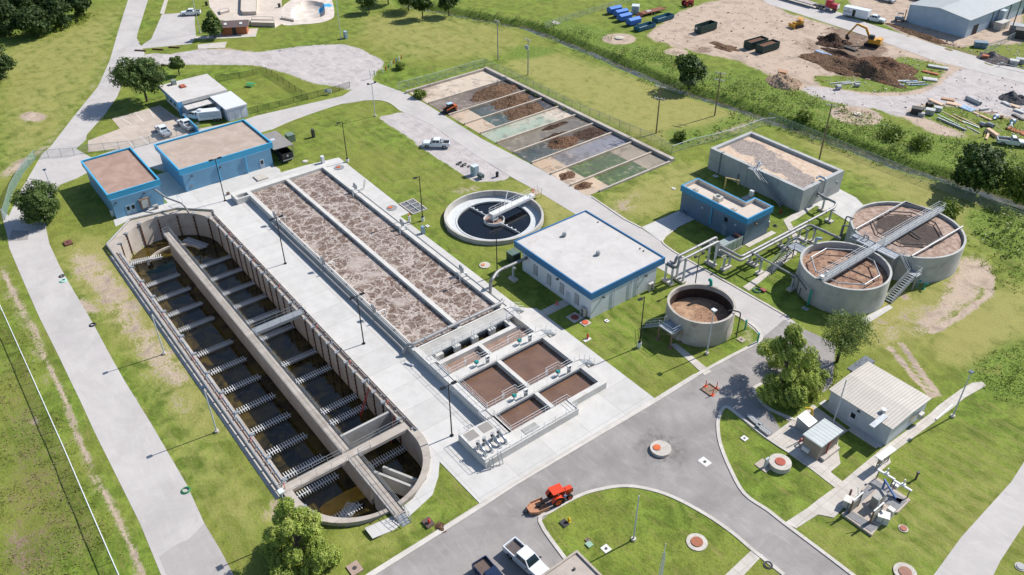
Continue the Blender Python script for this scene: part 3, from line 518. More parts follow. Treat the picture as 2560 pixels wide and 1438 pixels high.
for i, (x, y) in enumerate([(p[0], -30.35) for p in railspots[1:23:2]] + [(p[0] + .5, -48.0) for p in railspots[23:36:1]]):
    t = tag(MB().tube([(x, y, .45), (x + .25, y + .1, .85), (x + .6, y - .05, .8), (x + .75, y - .1, .45)], .045, 6, .2).build('hose', M('#c8584c', .6) if i % 2 == 0 else M('#9fb4c4', .5), smooth=True),
        '%s hose looping off the %s rim pipe, %s from the far end' % ('red' if i % 2 == 0 else 'pale blue', 'deckside' if i < 11 else 'roadside', ORD[i if i < 11 else i - 11]), 'hose', 'hoses looping off the ditch rim pipes')
rimpipe('pale blue cable conduit on the roadside rim of the ditch, inside the silver pipe', [(15.4,-47.85,.5), (-50,-47.85,.5)], .05, M('#8ea3b4', .5), 1.9)
rimpipe('rusty conduit on the roadside rim of the ditch beside the pale blue one', [(15.4,-48.2,.48), (-50.5,-48.2,.48)], .05, M('#7d5a48', .7), 2.3)
MB().box(-51, 17, -49.6, -48.8, -.03, .04).build('rim_path', CON_WALK)['kind'] = 'structure'
def ladder(lab, p0, p1, wd, mat, n=12, name='ladder', group=None):
    t = T(name, lab, 'ladder', p0[0], p0[1], p0[2], group=group); a, b = Vector(p0), Vector(p1); u = Vector((b.x - a.x, b.y - a.y, 0)); s = Vector((-u.y, u.x, 0)).normalized() * wd / 2 if u.length > .05 else Vector((wd / 2, 0, 0))
    MB().tube([a - s, b - s], .05, 6).tube([a + s, b + s], .05, 6).part('side_rail', mat, t); m = MB()
    for i in range(1, n): p = a + (b - a) * (i / n); m.tube([p - s, p + s], .035, 6)
    m.part('rung', mat, t); return t
REDP = M('#b83a35', .5)
ladder('red ladder leaning on the deckside wall above the racks', (6.5,-32.6,-4.4), (7.1,-30.9,.5), .55, REDP); ladder('red ladder standing in the corner behind the grey partition wall', (13.6,-31.8,-4.4), (13.9,-30.9,.3), .55, REDP)
# ---------------- aeration basin ----------------
def foam_material():
    t = NT('foaming_liquor'); off = t.n('ShaderNodeVectorMath', operation='ADD'); nz = t.n('ShaderNodeTexNoise'); t.l(t.pos, nz.inputs[0]); nz.inputs['Scale'].default_value = .45; nz.inputs['Detail'].default_value = 4; nz.inputs['Roughness'].default_value = .6
    sc = t.n('ShaderNodeVectorMath', operation='SCALE'); t.l(nz.outputs[1], sc.inputs[0]); sc.inputs['Scale'].default_value = 3.4; t.l(t.pos, off.inputs[0]); t.l(sc.outputs[0], off.inputs[1])
    def veins(k, a, w):
        v = t.n('ShaderNodeTexVoronoi', feature='DISTANCE_TO_EDGE'); t.l(off.outputs[0], v.inputs['Vector']); v.inputs['Scale'].default_value = k; v.inputs['Randomness'].default_value = 1
        return t.ramp(t.math('ADD', v.outputs['Distance'], t.math('MULTIPLY', t.math('SUBTRACT', t.noise(1.6, 3), .5), .10)), a, w, 1, 0)
    patch = t.noise(.16, 3, .55, dist=.6)
    e = t.math('MAXIMUM', t.math('MULTIPLY', veins(.34, .0, .075), 1.0), t.math('MULTIPLY', veins(.62, .0, .075), .9)); e = t.math('MAXIMUM', e, t.math('MULTIPLY', veins(1.5, 0, .1), .4))
    br = t.n('ShaderNodeTexNoise'); t.l(t.pos, br.inputs[0]); br.inputs['Scale'].default_value = 2.4; br.inputs['Detail'].default_value = 4; br.inputs['Distortion'].default_value = 2.2
    e = t.math('MULTIPLY', e, t.ramp(br.outputs[0], .3, .5, .55, 1)); e = t.math('MAXIMUM', e, t.math('MULTIPLY', t.ramp(t.math('ADD', patch, t.math('MULTIPLY', t.math('SUBTRACT', br.outputs[0], .5), .35)), .52, .72), .8))
    base = t.mix(t.ramp(t.noise(.7, 4), .35, .65), lin('#5b483c'), lin('#705b4d')); c = t.mix(e, base, lin('#b8aca2'))
    return t.out(c, .45, bump=t.math('ADD', e, t.noise(4, 3)), bs=.3, bd=.05, spec=.3)
FOAM = foam_material()
LIQ = M('#72594a', .16, .16, .5, stain='#836347', sf=.45, fine=.04); SCUM = M('#8f7566', .7, .2, 1.4, stain='#614b3f', sf=.6)
TZ = 1.2
ab = T('aeration_basin', 'long rectangular concrete basin of foaming brown liquid split by a centre wall', 'basin', -25.5, -13.4)
W = MB()
W.box(-55.6, 4.5, -22.05, -21.3, 0, TZ); W.box(-57.0, -55.6, -24.7, -4.6, 0, TZ); W.box(-55.6, -53.9, -24.7, -24.2, 0, TZ); W.box(-54.3, -53.9, -24.2, -22.05, 0, TZ)
W.box(-55.6, 4.5, -5.7, -4.9, 0, TZ); W.part('outer_wall', CON_NEW, ab)
W = MB(); W.box(-55.55, 4.48, -13.85, -13.15, 0, TZ - .02); W.part('divider_wall', CON_NEW, ab)
W = MB(); W.sheet([(-55.6, -21.3), (4.5, -21.3), (4.5, -5.7), (-55.6, -5.7)], .62); W.part('liquid', FOAM, ab)
W = MB(); W.box(-55.6, -54.0, -24.1, -22.1, .06, .5); W.part('sump_cover', GALV, ab)
W = MB(); W.box(4.8, 7.35, -21.05, -4.9, .9, TZ - .12)
W.part('gangway', CON_WALL, ab)
W = MB()   # end frame and channel tank walls
W.box(4.5, 4.8, -22.05, -4.9, 0, TZ); W.part('end_wall', CON_NEW, ab)
# --- settling channels (the joined tank beyond the gangway)
ct = T('channel_tank', 'stepped concrete tank of smooth brown liquid cells crossed by railed walkways', 'tank', 16, -13.4)
W = MB(); W.box(4.8, 23.0, -22.05, -21.05, 0, TZ); W.box(4.8, 27.4, -5.3, -4.45, 0, TZ); W.box(26.6, 27.4, -11.0, -5.3, 0, TZ); W.box(26.6, 28.9, -26.6, -11.0, 0, TZ); W.box(22.9, 26.6, -26.6, -20.75, 0, TZ); W.part('outer_wall', CON_NEW, ct)
W = MB(); W.box(9.05, 9.8, -20.6, -6.7, 0, TZ); W.box(7.35, 9.05, -7.3, -6.7, 0, TZ); W.box(7.35, 9.05, -21.05, -20.5, 0, TZ); W.box(9.8, 26.6, -13.85, -13.25, 0, TZ - .01)
for y in (-19.4, -16.35, -13.15, -9.9): W.box(7.35, 8.0, y - .6, y + .6, 0, TZ - .1)
W.box(9.8, 26.6, -21.05, -20.6, 0, TZ); W.part('inner_wall', CON_NEW, ct)
for nm, x0, x1 in (('walkway', 12.5, 14.3), ('walkway', 21.4, 22.9)):
    MB().box(x0, x1, -21.04, -4.46, TZ - .25, TZ + .1).part(nm, CON_NEW, ct)
for i, (x0, x1, m) in enumerate(((9.8, 12.6, SCUM), (14.2, 21.5, LIQ), (22.8, 26.6, LIQ))):
    for y0, y1 in ((-20.6, -13.85), (-13.25, -5.3)): MB().sheet([(x0, y0), (x1, y0), (x1, y1), (x0, y1)], .42).part('liquid', m, ct)
MB().sheet([(7.35, -20.5), (9.05, -20.5), (9.05, -7.3), (7.35, -7.3)], .2).part('liquid', DARKWATER, ct)
for y in (-17.85, -14.75, -11.5, -8.5): 
    m = MB(); m.box(7.5, 7.6, y - .9, y + .9, .2, 1.0)
    for k in range(5): m.box(7.6, 7.66, y - .9, y + .9, .25 + k * .15, .33 + k * .15)
    m.part('slide_gate', M('#2e3439', .45), ct)
def R(pts, par, z=TZ, mat=None, **k): MB().rail([(a, b, z) for a, b in pts], **k).part('railing', mat or M('#d9dbdb', .4, .05), par)
for x, y0 in ((12.55, 1), (21.45, 1)):
    for ya, yb in ((-20.9, -17.9), (-15.6, -10.2), (-7.9, -5.2)): R([(x, ya), (x, yb)], ct, TZ + .1)
    for ya, yb in ((-17.9, -15.6), (-10.2, -7.9)): R([(x, ya), (x - .6, ya), (x - .6, yb), (x, yb)], ct, TZ + .1)
for x in (14.25, 22.85): R([(x, -20.8), (x, -4.6)], ct, TZ + .1, rails=(1.0,), toe=False, sp=2.2, r=.018)
for ya, yb in ((-20.4, -16.9), (-16.5, -13.4), (-13.0, -9.8), (-9.4, -6.8)): R([(8.2, ya), (7.4, ya), (7.4, yb), (8.2, yb)], ct)
R([(9.0, -21.0), (12.4, -21.0)], ct); R([(9.0, -20.7), (12.4, -20.7)], ct); R([(14.4, -20.7), (21.3, -20.7)], ct); R([(23, -20.8), (26.55, -20.8)], ct); R([(4.9, -21.95), (22.9, -21.95)], ct, sp=2.4, r=.02)
R([(26.65, -20.8), (26.65, -11.2)], ct); R([(26.65, -11.2), (28.8, -11.2)], ct); R([(28.75, -26.4), (28.75, -11.2)], ct); R([(23, -26.5), (28.7, -26.5)], ct, r=.02); R([(23, -26.5), (23, -25)], ct); R([(23, -22.2), (21.5, -22.3)], ct)
R([(7.3, -6.7), (7.3, -5.4), (9, -5.4)], ct)
for y in (-24.3 - 1.75, -24.3 + .55):
    W = MB(); W.box(23.2, 24.7, y, y + 1.6, TZ, TZ + .03); W.part('hatch_grate', M('#8f8a84', .7, .1, 20), ct)
W = MB(); W.box(27.2, 28.3, -19.6, -17.3, TZ, TZ + .06); W.part('channel_grate', M('#9a9894', .7), ct)
# valve actuators with teal tops on the walkways, control boxes
for i, (x, y) in enumerate(((13.4, -16.8), (13.4, -9.0), (22.2, -16.8), (22.2, -9.0))):
    t = T('valve_actuator', 'teal valve actuator on the %s railed walkway, %s end' % ('gangway-side' if x < 20 else 'road-side', 'ditch' if y < -12 else 'white building'), 'valve', x, y, TZ + .1, group='teal actuators on the tank walkways')
    MB().cyl(0, 0, 0, .55, .16, n=10).box(-.3, .3, -.25, .25, .5, .62).build('pedestal', WHITEP, t); MB().ob(0, 0, .62, .55, .3, .28).cyl(.1, .22, .64, .9, .12, n=10).build('actuator_head', M('#1f8f88', .4), t); MB().tube([(.3 * math.cos(a * .7), .3 * math.sin(a * .7), .75) for a in range(10)], .03, 6).build('handwheel', M('#1f8f88', .4), t)
    b = T('control_box', 'white control box on a stand beside the %s %s actuator' % ('gangway-side' if x < 20 else 'road-side', 'ditch-end' if y < -12 else 'building-end'), 'box', x + .5, y + 1.6, TZ + .1, group='control boxes on the tank walkways')
    MB().box(-.05, .05, -.3, .3, 0, 1.0).build('stand', GALV, b); MB().box(-.16, .16, -.28, .28, .7, 1.35).build('enclosure', WHITEP, b); MB().box(.161, .17, -.18, .18, .95, 1.25).build('panel', DARKGREY, b)
# stairs off the tank
def stairs(lab, x, y0, y1, zt, wd, n=5):
    t = T('metal_stair', lab, 'stairs', x, y0, 0); W = MB(); dy = (y1 - y0) / n
    for i in range(n): W.box(x - wd / 2, x + wd / 2, y0 + dy * i, y0 + dy * (i + .9), zt * (1 - i / n) - .06, zt * (1 - i / n))
    W.part('tread', GALV, t); W = MB()
    for s in (-1, 1): W.bar((x + s * wd / 2, y0, zt), (x + s * wd / 2, y1, .1), .05, .25)
    W.part('stringer', GALV, t)
    for s in (-1, 1): MB().rail([(x + s * wd / 2, y0, zt), (x + s * wd / 2, y1, .15)], sp=1.2, toe=False).part('handrail', M('#d9dbdb', .4, .05), t)
stairs('short metal stair off the gangway end beside the white building', 5.9, -4.45, -2.6, 1.2, 1.0); stairs('short metal stair at the end of the middle tank walkway', 13.4, -4.4, -2.4, 1.3, 1.1); stairs('short metal stair at the end of the outermost tank walkway', 22.1, -4.4, -2.4, 1.3, 1.1)
# aluminium air pipes over the wall tops
def run(name, lab, pts, r, mat=None, fillet=.6, sup=None, supz=0, collars=0):
    t = T(name, lab, 'pipe', *pts[0]); MB().tube(pts, r, 12, fillet).part('pipe', mat or ALU, t, smooth=True)
    if collars:
        for i in range(len(pts) - 1):
            a, b = Vector(pts[i]), Vector(pts[i + 1]); L = (b - a).length; n = int(L / collars)
            for k in range(n): p = a + (b - a) * ((k + .5) / max(n, 1)); d = (b - a).normalized() * .09; MB().tube([p - d, p + d], r * 1.25, 12).part('coupling', mat or ALU, t, smooth=True)
    if sup:
        for x, y, z in sup: MB().box(x - .12, x + .12, y - .12, y + .12, supz, z).part('saddle', GALV, t)
    return t
run('air_main', 'fat silver air pipe crossing the basin end above the gangway', [(3.6,-23.1,.4), (3.6,-22.3,1.75), (4.1,-21.6,1.75), (4.1,-5.2,1.75), (3.6,-4.6,1.75)], .26, sup=[(4.1, y, 1.6) for y in (-20, -16.6, -13.4, -10, -7)], supz=1.2, collars=4)
run('air_main', 'silver air pipe on brackets along the deck side of the aeration basin', [(3.6,-23.1,.4), (2.8,-22.7,.55), (-43,-22.7,.55)], .17, sup=[(x, -22.7, .5) for x in range(-42, 3, 6)], supz=.06, collars=9)
run('air_main', 'slim silver pipe on top of the aeration basin deck wall', [(2.9,-21.7,1.36), (-42,-21.7,1.36)], .07, sup=[(x, -21.7, 1.35) for x in range(-41, 3, 5)], supz=1.2)
run('air_main', 'slim grey pipe along the lawn side of the aeration basin', [(3.9,-4.2,.5), (-46,-4.2,.5)], .12, M('#8f9499', .4, metal=.4), sup=[(x, -4.2, .45) for x in range(-45, 4, 5)], supz=.06)
run('drain_pipe', 'white pipe elbow lying on the deck at the basin corner', [(5.3,-23.9,.22), (6.6,-23.3,.22)], .14, WHITE_PIPE)
for i, (x, y, s) in enumerate(((-41.5, -21.7, 1), (-22.5, -21.7, 1), (-5.6, -21.7, 1), (-41.8, -5.2, -1), (-24.6, -5.2, -1), (-5.9, -5.2, -1))):
    t = T('drop_pipe', 'white looped drop pipe over the %s wall, %s from the far end' % ('deckside' if s > 0 else 'lawnside', ORD[i % 3]), 'pipe', x, y, TZ, group='looped drop pipes over the basin walls'); MB().tube([(0, -.4 * s, 0), (0, -.4 * s, .75), (0, 1.1 * s, .75), (0, 1.1 * s, -.5)], .09, 10, .35).build('pipe', WHITEP, t, smooth=True); MB().cyl(0, -.4 * s, 0, .12, .2, n=10).build('flange', GALV, t)
    b = T('instrument_post', 'grey instrument box beside the %s %s drop pipe' % (ORD[i % 3], 'deckside' if s > 0 else 'lawnside'), 'box', x - 1.6, y - .2 * s, TZ, group='instrument boxes on the basin walls'); MB().box(-.04, .04, -.04, .04, 0, 1.2).build('post', GALV, b); MB().box(-.3, .3, -.12, .12, .65, 1.35).build('enclosure', GALV, b); MB().box(.4, .46, -.3, .3, 0, 1.0).build('guard_plate', GALV, b)
# pumps on the SE pad
for i, y in enumerate((-25.85, -24.85, -23.55, -22.55)):
    t = T('pump', 'shiny curved pump pipe with a handwheel, %s from the lamp post on the tank end' % ORD[i], 'pump', 26.3, y, TZ, group='curved pumps on the tank end')
    MB().tube([(0, 0, .1), (0, 0, 1.0)], .13, 10).tube([(0, 0, .35), (.25, 0, .75), (.9, 0, .75), (1.45, 0, .45), (1.55, 0, 0)], .2, 12, .4).build('bend_pipe', M('#b9bbbd', .25, .05, metal=.8), t, smooth=True); MB().cyl(0, 0, .02, .12, .3, n=12).cyl(1.55, 0, .02, .1, .32, n=12).build('flange', GALV, t); W = MB(); W.tube([(.25 * math.cos(a), .25 * math.sin(a), 1.15) for a in [k * math.pi / 6 for k in range(13)]], .035, 6); W.tube([(-.25, 0, 1.15), (.25, 0, 1.15)], .02, 6).tube([(0, -.25, 1.15), (0, .25, 1.15)], .02, 6).cyl(0, 0, .9, 1.16, .05, n=8); W.build('handwheel', GALV, t); MB().box(-.22, .22, -.18, .18, .55, .85).build('motor', M('#4b4036', .6), t)
for x in (29.3, 29.5): pass
ladder('short galvanised ladder on the tank end face above the pale apron', (29.6,-24.6,.06), (29.05,-24.6,1.9), .5, GALV, 6); ladder('short galvanised ladder nearest the lamp post on the tank end face', (29.4,-25.9,.06), (29.05,-25.9,1.8), .5, GALV, 6)
# ---------------- round clarifier ----------------
cl = T('clarifier', 'round concrete clarifier of black water with a white bridge to its centre', 'tank', -19.45, 10.83)
W = MB(); W.lathe([(8.85, -.9), (8.85, .85), (9.25, .85), (9.32, -1.0)], n=72); W.build('ring_wall', concrete('clarifier_wall', '#aaa59d', '#bcb7af', None, '#77736c', sf=.7), cl, smooth=True)
W = MB(); W.lathe([(6.85, -1.2), (6.85, -.3), (7.15, -.3), (7.15, -.38), (8.87, -.34), (8.87, -1.2)], n=72); W.build('launder_ring', M('#c6c9c9', .6, .12, 2, stain='#8f979c'), cl, smooth=True)
W = MB(); W.lathe([(0, -.62), (6.9, -.62)], n=64, closed=False); W.build('water', NTW if False else M('#0d0f12', .05, .3, .5, stain='#1b2127', fine=0), cl)
W = MB(); W.lathe([(1.85, -.62), (1.85, -.05), (1.95, -.05), (1.95, -.62)], n=36); W.build('centre_well', WHITEP, cl, smooth=True); MB().lathe([(0, -.5), (1.85, -.5)], n=36, closed=False).build('scum', SCUM, cl)
BD = Vector((1, .99 * 7.2 / 5.0)) ; e0 = Vector(P(1244, 540, .6)) - Vector((-19.45, 10.83)); e1 = Vector(P(1335, 484, 1.2)) - Vector((-19.45, 10.83)); dr = (e1 - Vector((0, 0))).normalized(); nr = Vector((-dr.y, dr.x))
def c2(s, o, z): return (dr.x * s + nr.x * o, dr.y * s + nr.y * o, z)
W = MB(); W.bar(c2(-.7, 0, 1.05), c2(10.2, 0, 1.05), 1.15, .1); W.bar(c2(-.7, .6, .95), c2(10, .6, .95), .12, .5); W.bar(c2(-.7, -.6, .95), c2(10, -.6, .95), .12, .5); W.build('bridge', WHITEP, cl)
W = MB(); W.rail([c2(-.7, .58, 1.1), c2(10.2, .58, 1.1)], sp=1.5); W.rail([c2(-.7, -.58, 1.1), c2(10.2, -.58, 1.1)], sp=1.5); W.rail([c2(-.7, .58, 1.1), c2(-.7, -.58, 1.1)]); W.build('railing', WHITEP, cl)
W = MB(); W.tube([c2(3.2, .9, .4), c2(5.6, 2.2, 2.9)], .09, 8); W.build('davit_arm', WHITEP, cl)
W = MB(); W.tube([c2(10.1, 0, 1.5), c2(10.1, .35, 1.9), c2(10.1, 0, 2.3), c2(10.1, -.35, 1.9), c2(10.1, 0, 1.5)], .09, 8); W.build('life_ring', M('#d8402c', .5), cl)
W = MB(); W.box(-.6, .6, -.6, .6, -.1, .1)
for a in range(4): W.tube([(.55 * (1 if a % 2 else -1), .55 * (1 if a // 2 else -1), -.6), (.45 * (1 if a % 2 else -1), .45 * (1 if a // 2 else -1), 1.0)], .07, 6)
W.cyl(0, 0, .1, .9, .35, n=14); W.build('drive_unit', WHITEP, cl)
W = MB(); aa = math.atan2(dr.y, dr.x) + math.radians(92)
for s in (-1, 1):
    q = Vector((math.cos(aa), math.sin(aa))) * s
    W.tube([(q.x * 1.9, q.y * 1.9, -.25), (q.x * 6.7, q.y * 6.7, -.25)], .09, 8)
    for k in (3.4, 4.6, 5.6): W.box(q.x * k - .15, q.x * k + .15, q.y * k - .15, q.y * k + .15, -.3, .0)
W.build('skimmer_arm', WHITEP, cl)
W = MB(); e = c2(10.9, 0, 1.0); W.bar(c2(10.2, 0, 1.0), c2(11.9, 0, 1.0), 1.2, .08)
for o in (-.55, .55): W.tube([c2(11.8, o, 0), c2(11.8, o, 1.0)], .06, 6); W.rail([c2(10.2, o, 1.04), c2(11.9, o, 1.04)], sp=.9, toe=False)
W.build('landing', M('#b7a58e', .7), cl)
# covered box of square cells on the lawn
vb = T('valve_vault', 'open concrete vault of six dark square cells set in the lawn beside the basin', 'vault', -32.5, .7)
q = PP([(981,492),(1025,477),(1073,516),(1026,531)], .1); A, B_, C_, D_ = [Vector(v) for v in q]
x0, x1, y0, y1 = -34.9, -29.9, -.35, 2.9
W = MB(); W.box(x0, x1, y0, y0 + .2, -.2, .2); W.box(x0, x1, y1 - .2, y1, -.2, .2); W.box(x0, x0 + .2, y0 + .2, y1 - .2, -.2, .2); W.box(x1 - .2, x1, y0 + .2, y1 - .2, -.2, .2)
W.part('frame', CON_WALK, vb); W = MB()
for k in (1, 2): W.box(x0 + (x1 - x0) * k / 3 - .08, x0 + (x1 - x0) * k / 3 + .08, y0 + .2, y1 - .2, -.2, .19)
W.part('cross_beam', CON_WALK, vb); W = MB(); W.box(x0 + .2, x1 - .2, y0 + .2, y1 - .2, -.1, .08); W.part('grating', M('#6a6d70', .7, .25, 3), vb)
W = MB(); W.box(x0 + .2, x1 - .2, 1.2, 1.28, .08, .25); W.tube([(-33, 2, 0), (-33, 2, 1.2)], .06, 8).tube([(-31.2, 2, 0), (-31.2, 2, 1.0)], .06, 8); W.part('valve_stem', WHITEP, vb)
# ---------------- digesters, round tank, rectangular tank ----------------
def sludge(name, a, b, patch=None, cx=0, cy=0, r=4, crack=True):
    t = NT(name); n = t.noise(1.2, 6, .7); col = t.mix(t.ramp(n, .35, .65), lin(a), lin(b)); col = t.mix(t.ramp(t.noise(7, 3, .7), .5, .8, 0, .4), col, tuple(x * .55 for x in lin(a)))
    if patch:
        v = t.n('ShaderNodeVectorMath', operation='SUBTRACT'); t.l(t.pos, v.inputs[0]); v.inputs[1].default_value = (cx, cy, 0); sx = t.n('ShaderNodeSeparateXYZ'); t.l(v.outputs[0], sx.inputs[0])
        d = t.math('POWER', t.math('ADD', t.math('POWER', sx.outputs[0], 2), t.math('POWER', sx.outputs[1], 2)), .5); e = t.math('ADD', d, t.math('MULTIPLY', t.math('SUBTRACT', t.noise(.5, 5, .6), .5), 5))
        sw = t.noise(1.5, 5, .7, dist=2); pc = t.mix(t.ramp(sw, .38, .62), lin(patch), tuple(min(1, x * 1.9) for x in lin(patch))); col = t.mix(t.ramp(e, r - .4, r + .4, 1, 0), col, pc)
    return t.out(col, .8, bump=t.math('ADD', n, t.noise(5, 4, .7)), bs=.7, bd=.15, spec=.2)
DIGW = concrete('digester_wall', '#a7a6a1', '#b9b8b2', None, '#8b8780', sf=.55)
def ringtank(name, lab, cx, cy, R, h, surf, mat, wall, th=.35):
    t = T(name, lab, 'tank', cx, cy); W = MB(); W.lathe([(R - th, .1), (R - th, h), (R, h), (R + .05, 0)], n=72); W.build('ring_wall', wall, t, smooth=True)
    W = MB(); n = 48; vs = [(0, 0, surf)]; rr = [1, 2, 3, 4, 5, 6, 7, 8]
    W.lathe([(0, surf)] + [((R - th + .02) * k / 8, surf + .05 * math.sin(k * 2.1)) for k in rr], n=48, closed=False); W.build('sludge', mat, t, smooth=True); return t
sd1 = ringtank('digester', 'smaller round concrete digester with an octagonal pipe ring over brown sludge', 33.55, 41.5, 7.0, 4.9, 3.7, sludge('brown_sludge', '#75584a', '#a98a72'), DIGW)
sd2 = ringtank('digester', 'largest round concrete digester with dark swirls at the centre of its sludge', 33.6, 59.2, 9.2, 4.9, 4.35, sludge('swirled_sludge', '#8a7263', '#b39d8e', '#3d3430', 33.6, 59.6, 5.2), DIGW)
sd1['group'] = sd2['group'] = 'round digesters'
for t, cx, cy, R, z, n, mat in ((sd1, 33.5, 41.5, 5.3, 4.6, 8, GALV), (sd2, 33.3, 59.6, 5.7, 4.75, 8, DARKGREY)):
    pts = [(cx + R * math.cos(math.pi / 8 + k * math.pi / 4), cy + R * math.sin(math.pi / 8 + k * math.pi / 4), z) for k in range(n + 1)]; W = MB()
    W.tube(pts, .11, 8)
    for p in pts[:-1]: W.tube([p, (p[0], p[1], 3.6)], .06, 6)
    W.part('pipe_ring', mat, t)
W = MB(); W.tube([(28.4, 51.8, 5.05), (28.5, 66.9, 5.05), (33.3, 67.6, 5.05)], .16, 8).tube([(38.8, 51.7, 5.05), (39.2, 66.8, 5.05)], .16, 8); W.part('cross_pipe', ALU, sd2, smooth=True)
W = MB()
for k in range(6): a = math.radians(-145 + k * 14); 
W.tube([(26.3, 54.5, 5.1), (25.0, 54.3, 5.1), (25.0, 54.3, 0)], .13, 8, .4).tube([(27.2, 51.8, 5.1), (26.4, 51.2, 5.1), (26.4, 51.2, 2)], .14, 8, .3); W.part('downpipe', M('#6b6f73', .5), sd2, smooth=True)
W = MB(); W.tube([(28.6, 35.6, 3.1), (31.9, 33.9, 2.9), (32.3, 33.9, 2.6)], .13, 8, .3).tube([(30.2, 34.6, 3), (30.2, 34.6, .4)], .1, 8).tube([(31, 34.3, 2), (31, 34.3, .2)], .1, 8); W.part('wall_pipe', M('#5a5c5e', .5), sd1, smooth=True)
TEAL = M('#159c86', .45)
W = MB(); W.tube([(33.0, 34.0, 3.0), (33.0, 34.0, 0)], .16, 8); W.part('teal_pipe', TEAL, sd1, smooth=True)
W = MB(); W.tube([(26.6, 43.3, 5.0), (26.6, 43.3, 5.7), (27.3, 43.8, 5.7)], .25, 10, .3); W.part('vent_pipe', M('#9db3bd', .5), sd1, smooth=True)
br = T('access_bridge', 'long galvanised footbridge spanning both round digesters', 'bridge', 33.7, 34.5, 0)
W = MB(); MB().box(33.18, 34.22, 34.4, 69.7, 5.02, 5.08).part('grating', M('#74787a', .6, .2, 6), br); W.box(33.05, 33.17, 34.4, 69.7, 4.75, 5.1); W.box(34.23, 34.35, 34.4, 69.7, 4.75, 5.1); W.part('deck', GALV, br)
for x in (33.12, 34.28): MB().rail([(x, 34.5, 5.18), (x, 47.6, 5.18)], sp=2.2).rail([(x, 51.0, 5.18), (x, 69.6, 5.18)], sp=2.2).part('railing', M('#d9dbdb', .4, .05), br)
MB().rail([(33.12, 69.6, 5.18), (34.28, 69.6, 5.18)]).part('railing', M('#d9dbdb', .4, .05), br)
W = MB(); W.box(33.4, 34.0, 34.6, 35.2, 5.2, 5.7); W.box(33.5, 33.9, 36, 36.2, 5.2, 6.0); W.part('control_box', WHITEP, br)
W = MB(); W.tube([(34.0, 41, 4.7), (36.0, 41.5, 4.55), (38.0, 41.8, 4.55)], .12, 8).tube([(33.2, 41, 4.7), (31, 40.5, 4.5)], .12, 8).tube([(34.2, 59, 4.8), (36.5, 58.5, 4.6)], .12, 8); W.part('hanging_pipe', DARKGREY, br, smooth=True)
plat = T('tank_platform', 'galvanised platform between the two digesters with two-flight stair to the ground', 'platform', 35, 49.5)
W = MB(); W.box(29.4, 37.6, 48.6, 50.6, 5.02, 5.1); W.box(39.6, 41.2, 50.3, 51.8, 2.75, 2.82); W.part('deck', GALV, plat)
W = MB()
for x, y, z in ((30, 48.8, 5), (30, 50.4, 5), (37.4, 48.8, 5), (37.4, 50.4, 5), (39.7, 50.4, 2.75), (41.1, 50.4, 2.75), (41.1, 51.7, 2.75), (39.7, 51.7, 2.75)): W.bar((x, y, 0), (x, y, z), .14, .14)
W.bar((39.7, 50.4, .3), (41.1, 50.4, 2.6), .06, .06); W.bar((41.1, 50.4, .3), (41.1, 51.7, 2.6), .06, .06); W.part('leg', GALV, plat)
W = MB()
for i in range(10): W.box(37.6 + i * .2, 37.8 + i * .2, 50.4, 51.5, 4.9 - i * .21, 4.95 - i * .21)
for i in range(13): W.box(39.9, 41.0, 50.3 - (i + 1) * .44, 50.3 - i * .44 - .1, 2.6 - i * .2, 2.65 - i * .2)
W.part('tread', M('#7d8488', .5), plat); W = MB()
for y in (50.35, 51.55): W.bar((37.6, y, 4.95), (39.6, y, 2.85), .05, .28)
for x in (39.85, 41.05): W.bar((x, 50.3, 2.75), (x, 44.5, .05), .05, .28)
W.part('stringer', GALV, plat); W = MB()
W.rail([(29.5, 48.65, 5.1), (33.0, 48.65, 5.1)]).rail([(29.5, 50.55, 5.1), (33.0, 50.55, 5.1)]).rail([(34.4, 48.65, 5.1), (37.5, 48.65, 5.1)]).rail([(34.4, 50.5, 5.1), (37.5, 50.5, 5.1)])
for y in (50.35, 51.55): W.rail([(37.6, y, 5.0), (39.6, y, 2.85)], toe=False)
for x in (39.85, 41.05): W.rail([(x, 50.3, 2.8), (x, 44.5, .1)], toe=False)
W.rail([(39.7, 51.75, 2.8), (41.1, 51.75, 2.8), (41.1, 50.4, 2.8)]); W.part('railing', M('#d3d6d8', .4), plat)
W = MB(); W.box(29.6, 30.6, 48.8, 49.6, 5.1, 5.6); W.tube([(31, 50.2, 5.1), (31.0, 50.2, 5.9), (31.8, 50.2, 5.9), (31.8, 50.2, 5.1)], .12, 8, .2); W.part('valve_gear', M('#8d9398', .5), plat)
ws = T('tank_stair', 'dark galvanised stair and small landing on the lawn side of the smaller digester', 'stairs', 23.6, 40)
W = MB(); W.box(22.9, 26.6, 41.3, 43.6, 2.95, 3.03); W.part('deck', M('#8b9196', .5), ws); W = MB()
for i in range(14): W.box(23.0, 24.1, 36.6 + i * .34, 36.82 + i * .34, .2 + i * .2, .25 + i * .2)
W.part('tread', M('#565b5f', .5), ws); W = MB()
for x in (22.95, 24.15): W.bar((x, 36.4, .1), (x, 41.4, 3.0), .05, .28)
for x, y in ((23, 43.4), (26, 43.4), (23, 41.5), (26, 41.5)): W.bar((x, y, 0), (x, y, 2.95), .14, .14)
W.bar((23, 41.5, .3), (26, 41.5, 2.7), .07, .07); W.bar((26, 41.5, .3), (26, 43.4, 2.7), .07, .07); W.part('stringer', M('#6b7074', .5), ws)
W = MB()
for x in (22.95, 24.15): W.rail([(x, 36.4, .15), (x, 41.4, 3.05)], toe=False)
W.rail([(23, 43.5, 3.03), (26.4, 43.5, 3.03)]).rail([(24.2, 41.4, 3.03), (26.4, 41.4, 3.03)]).rail([(22.95, 41.4, 3.03), (22.95, 43.5, 3.03)]); W.part('railing', M('#c9cdd0', .4), ws)
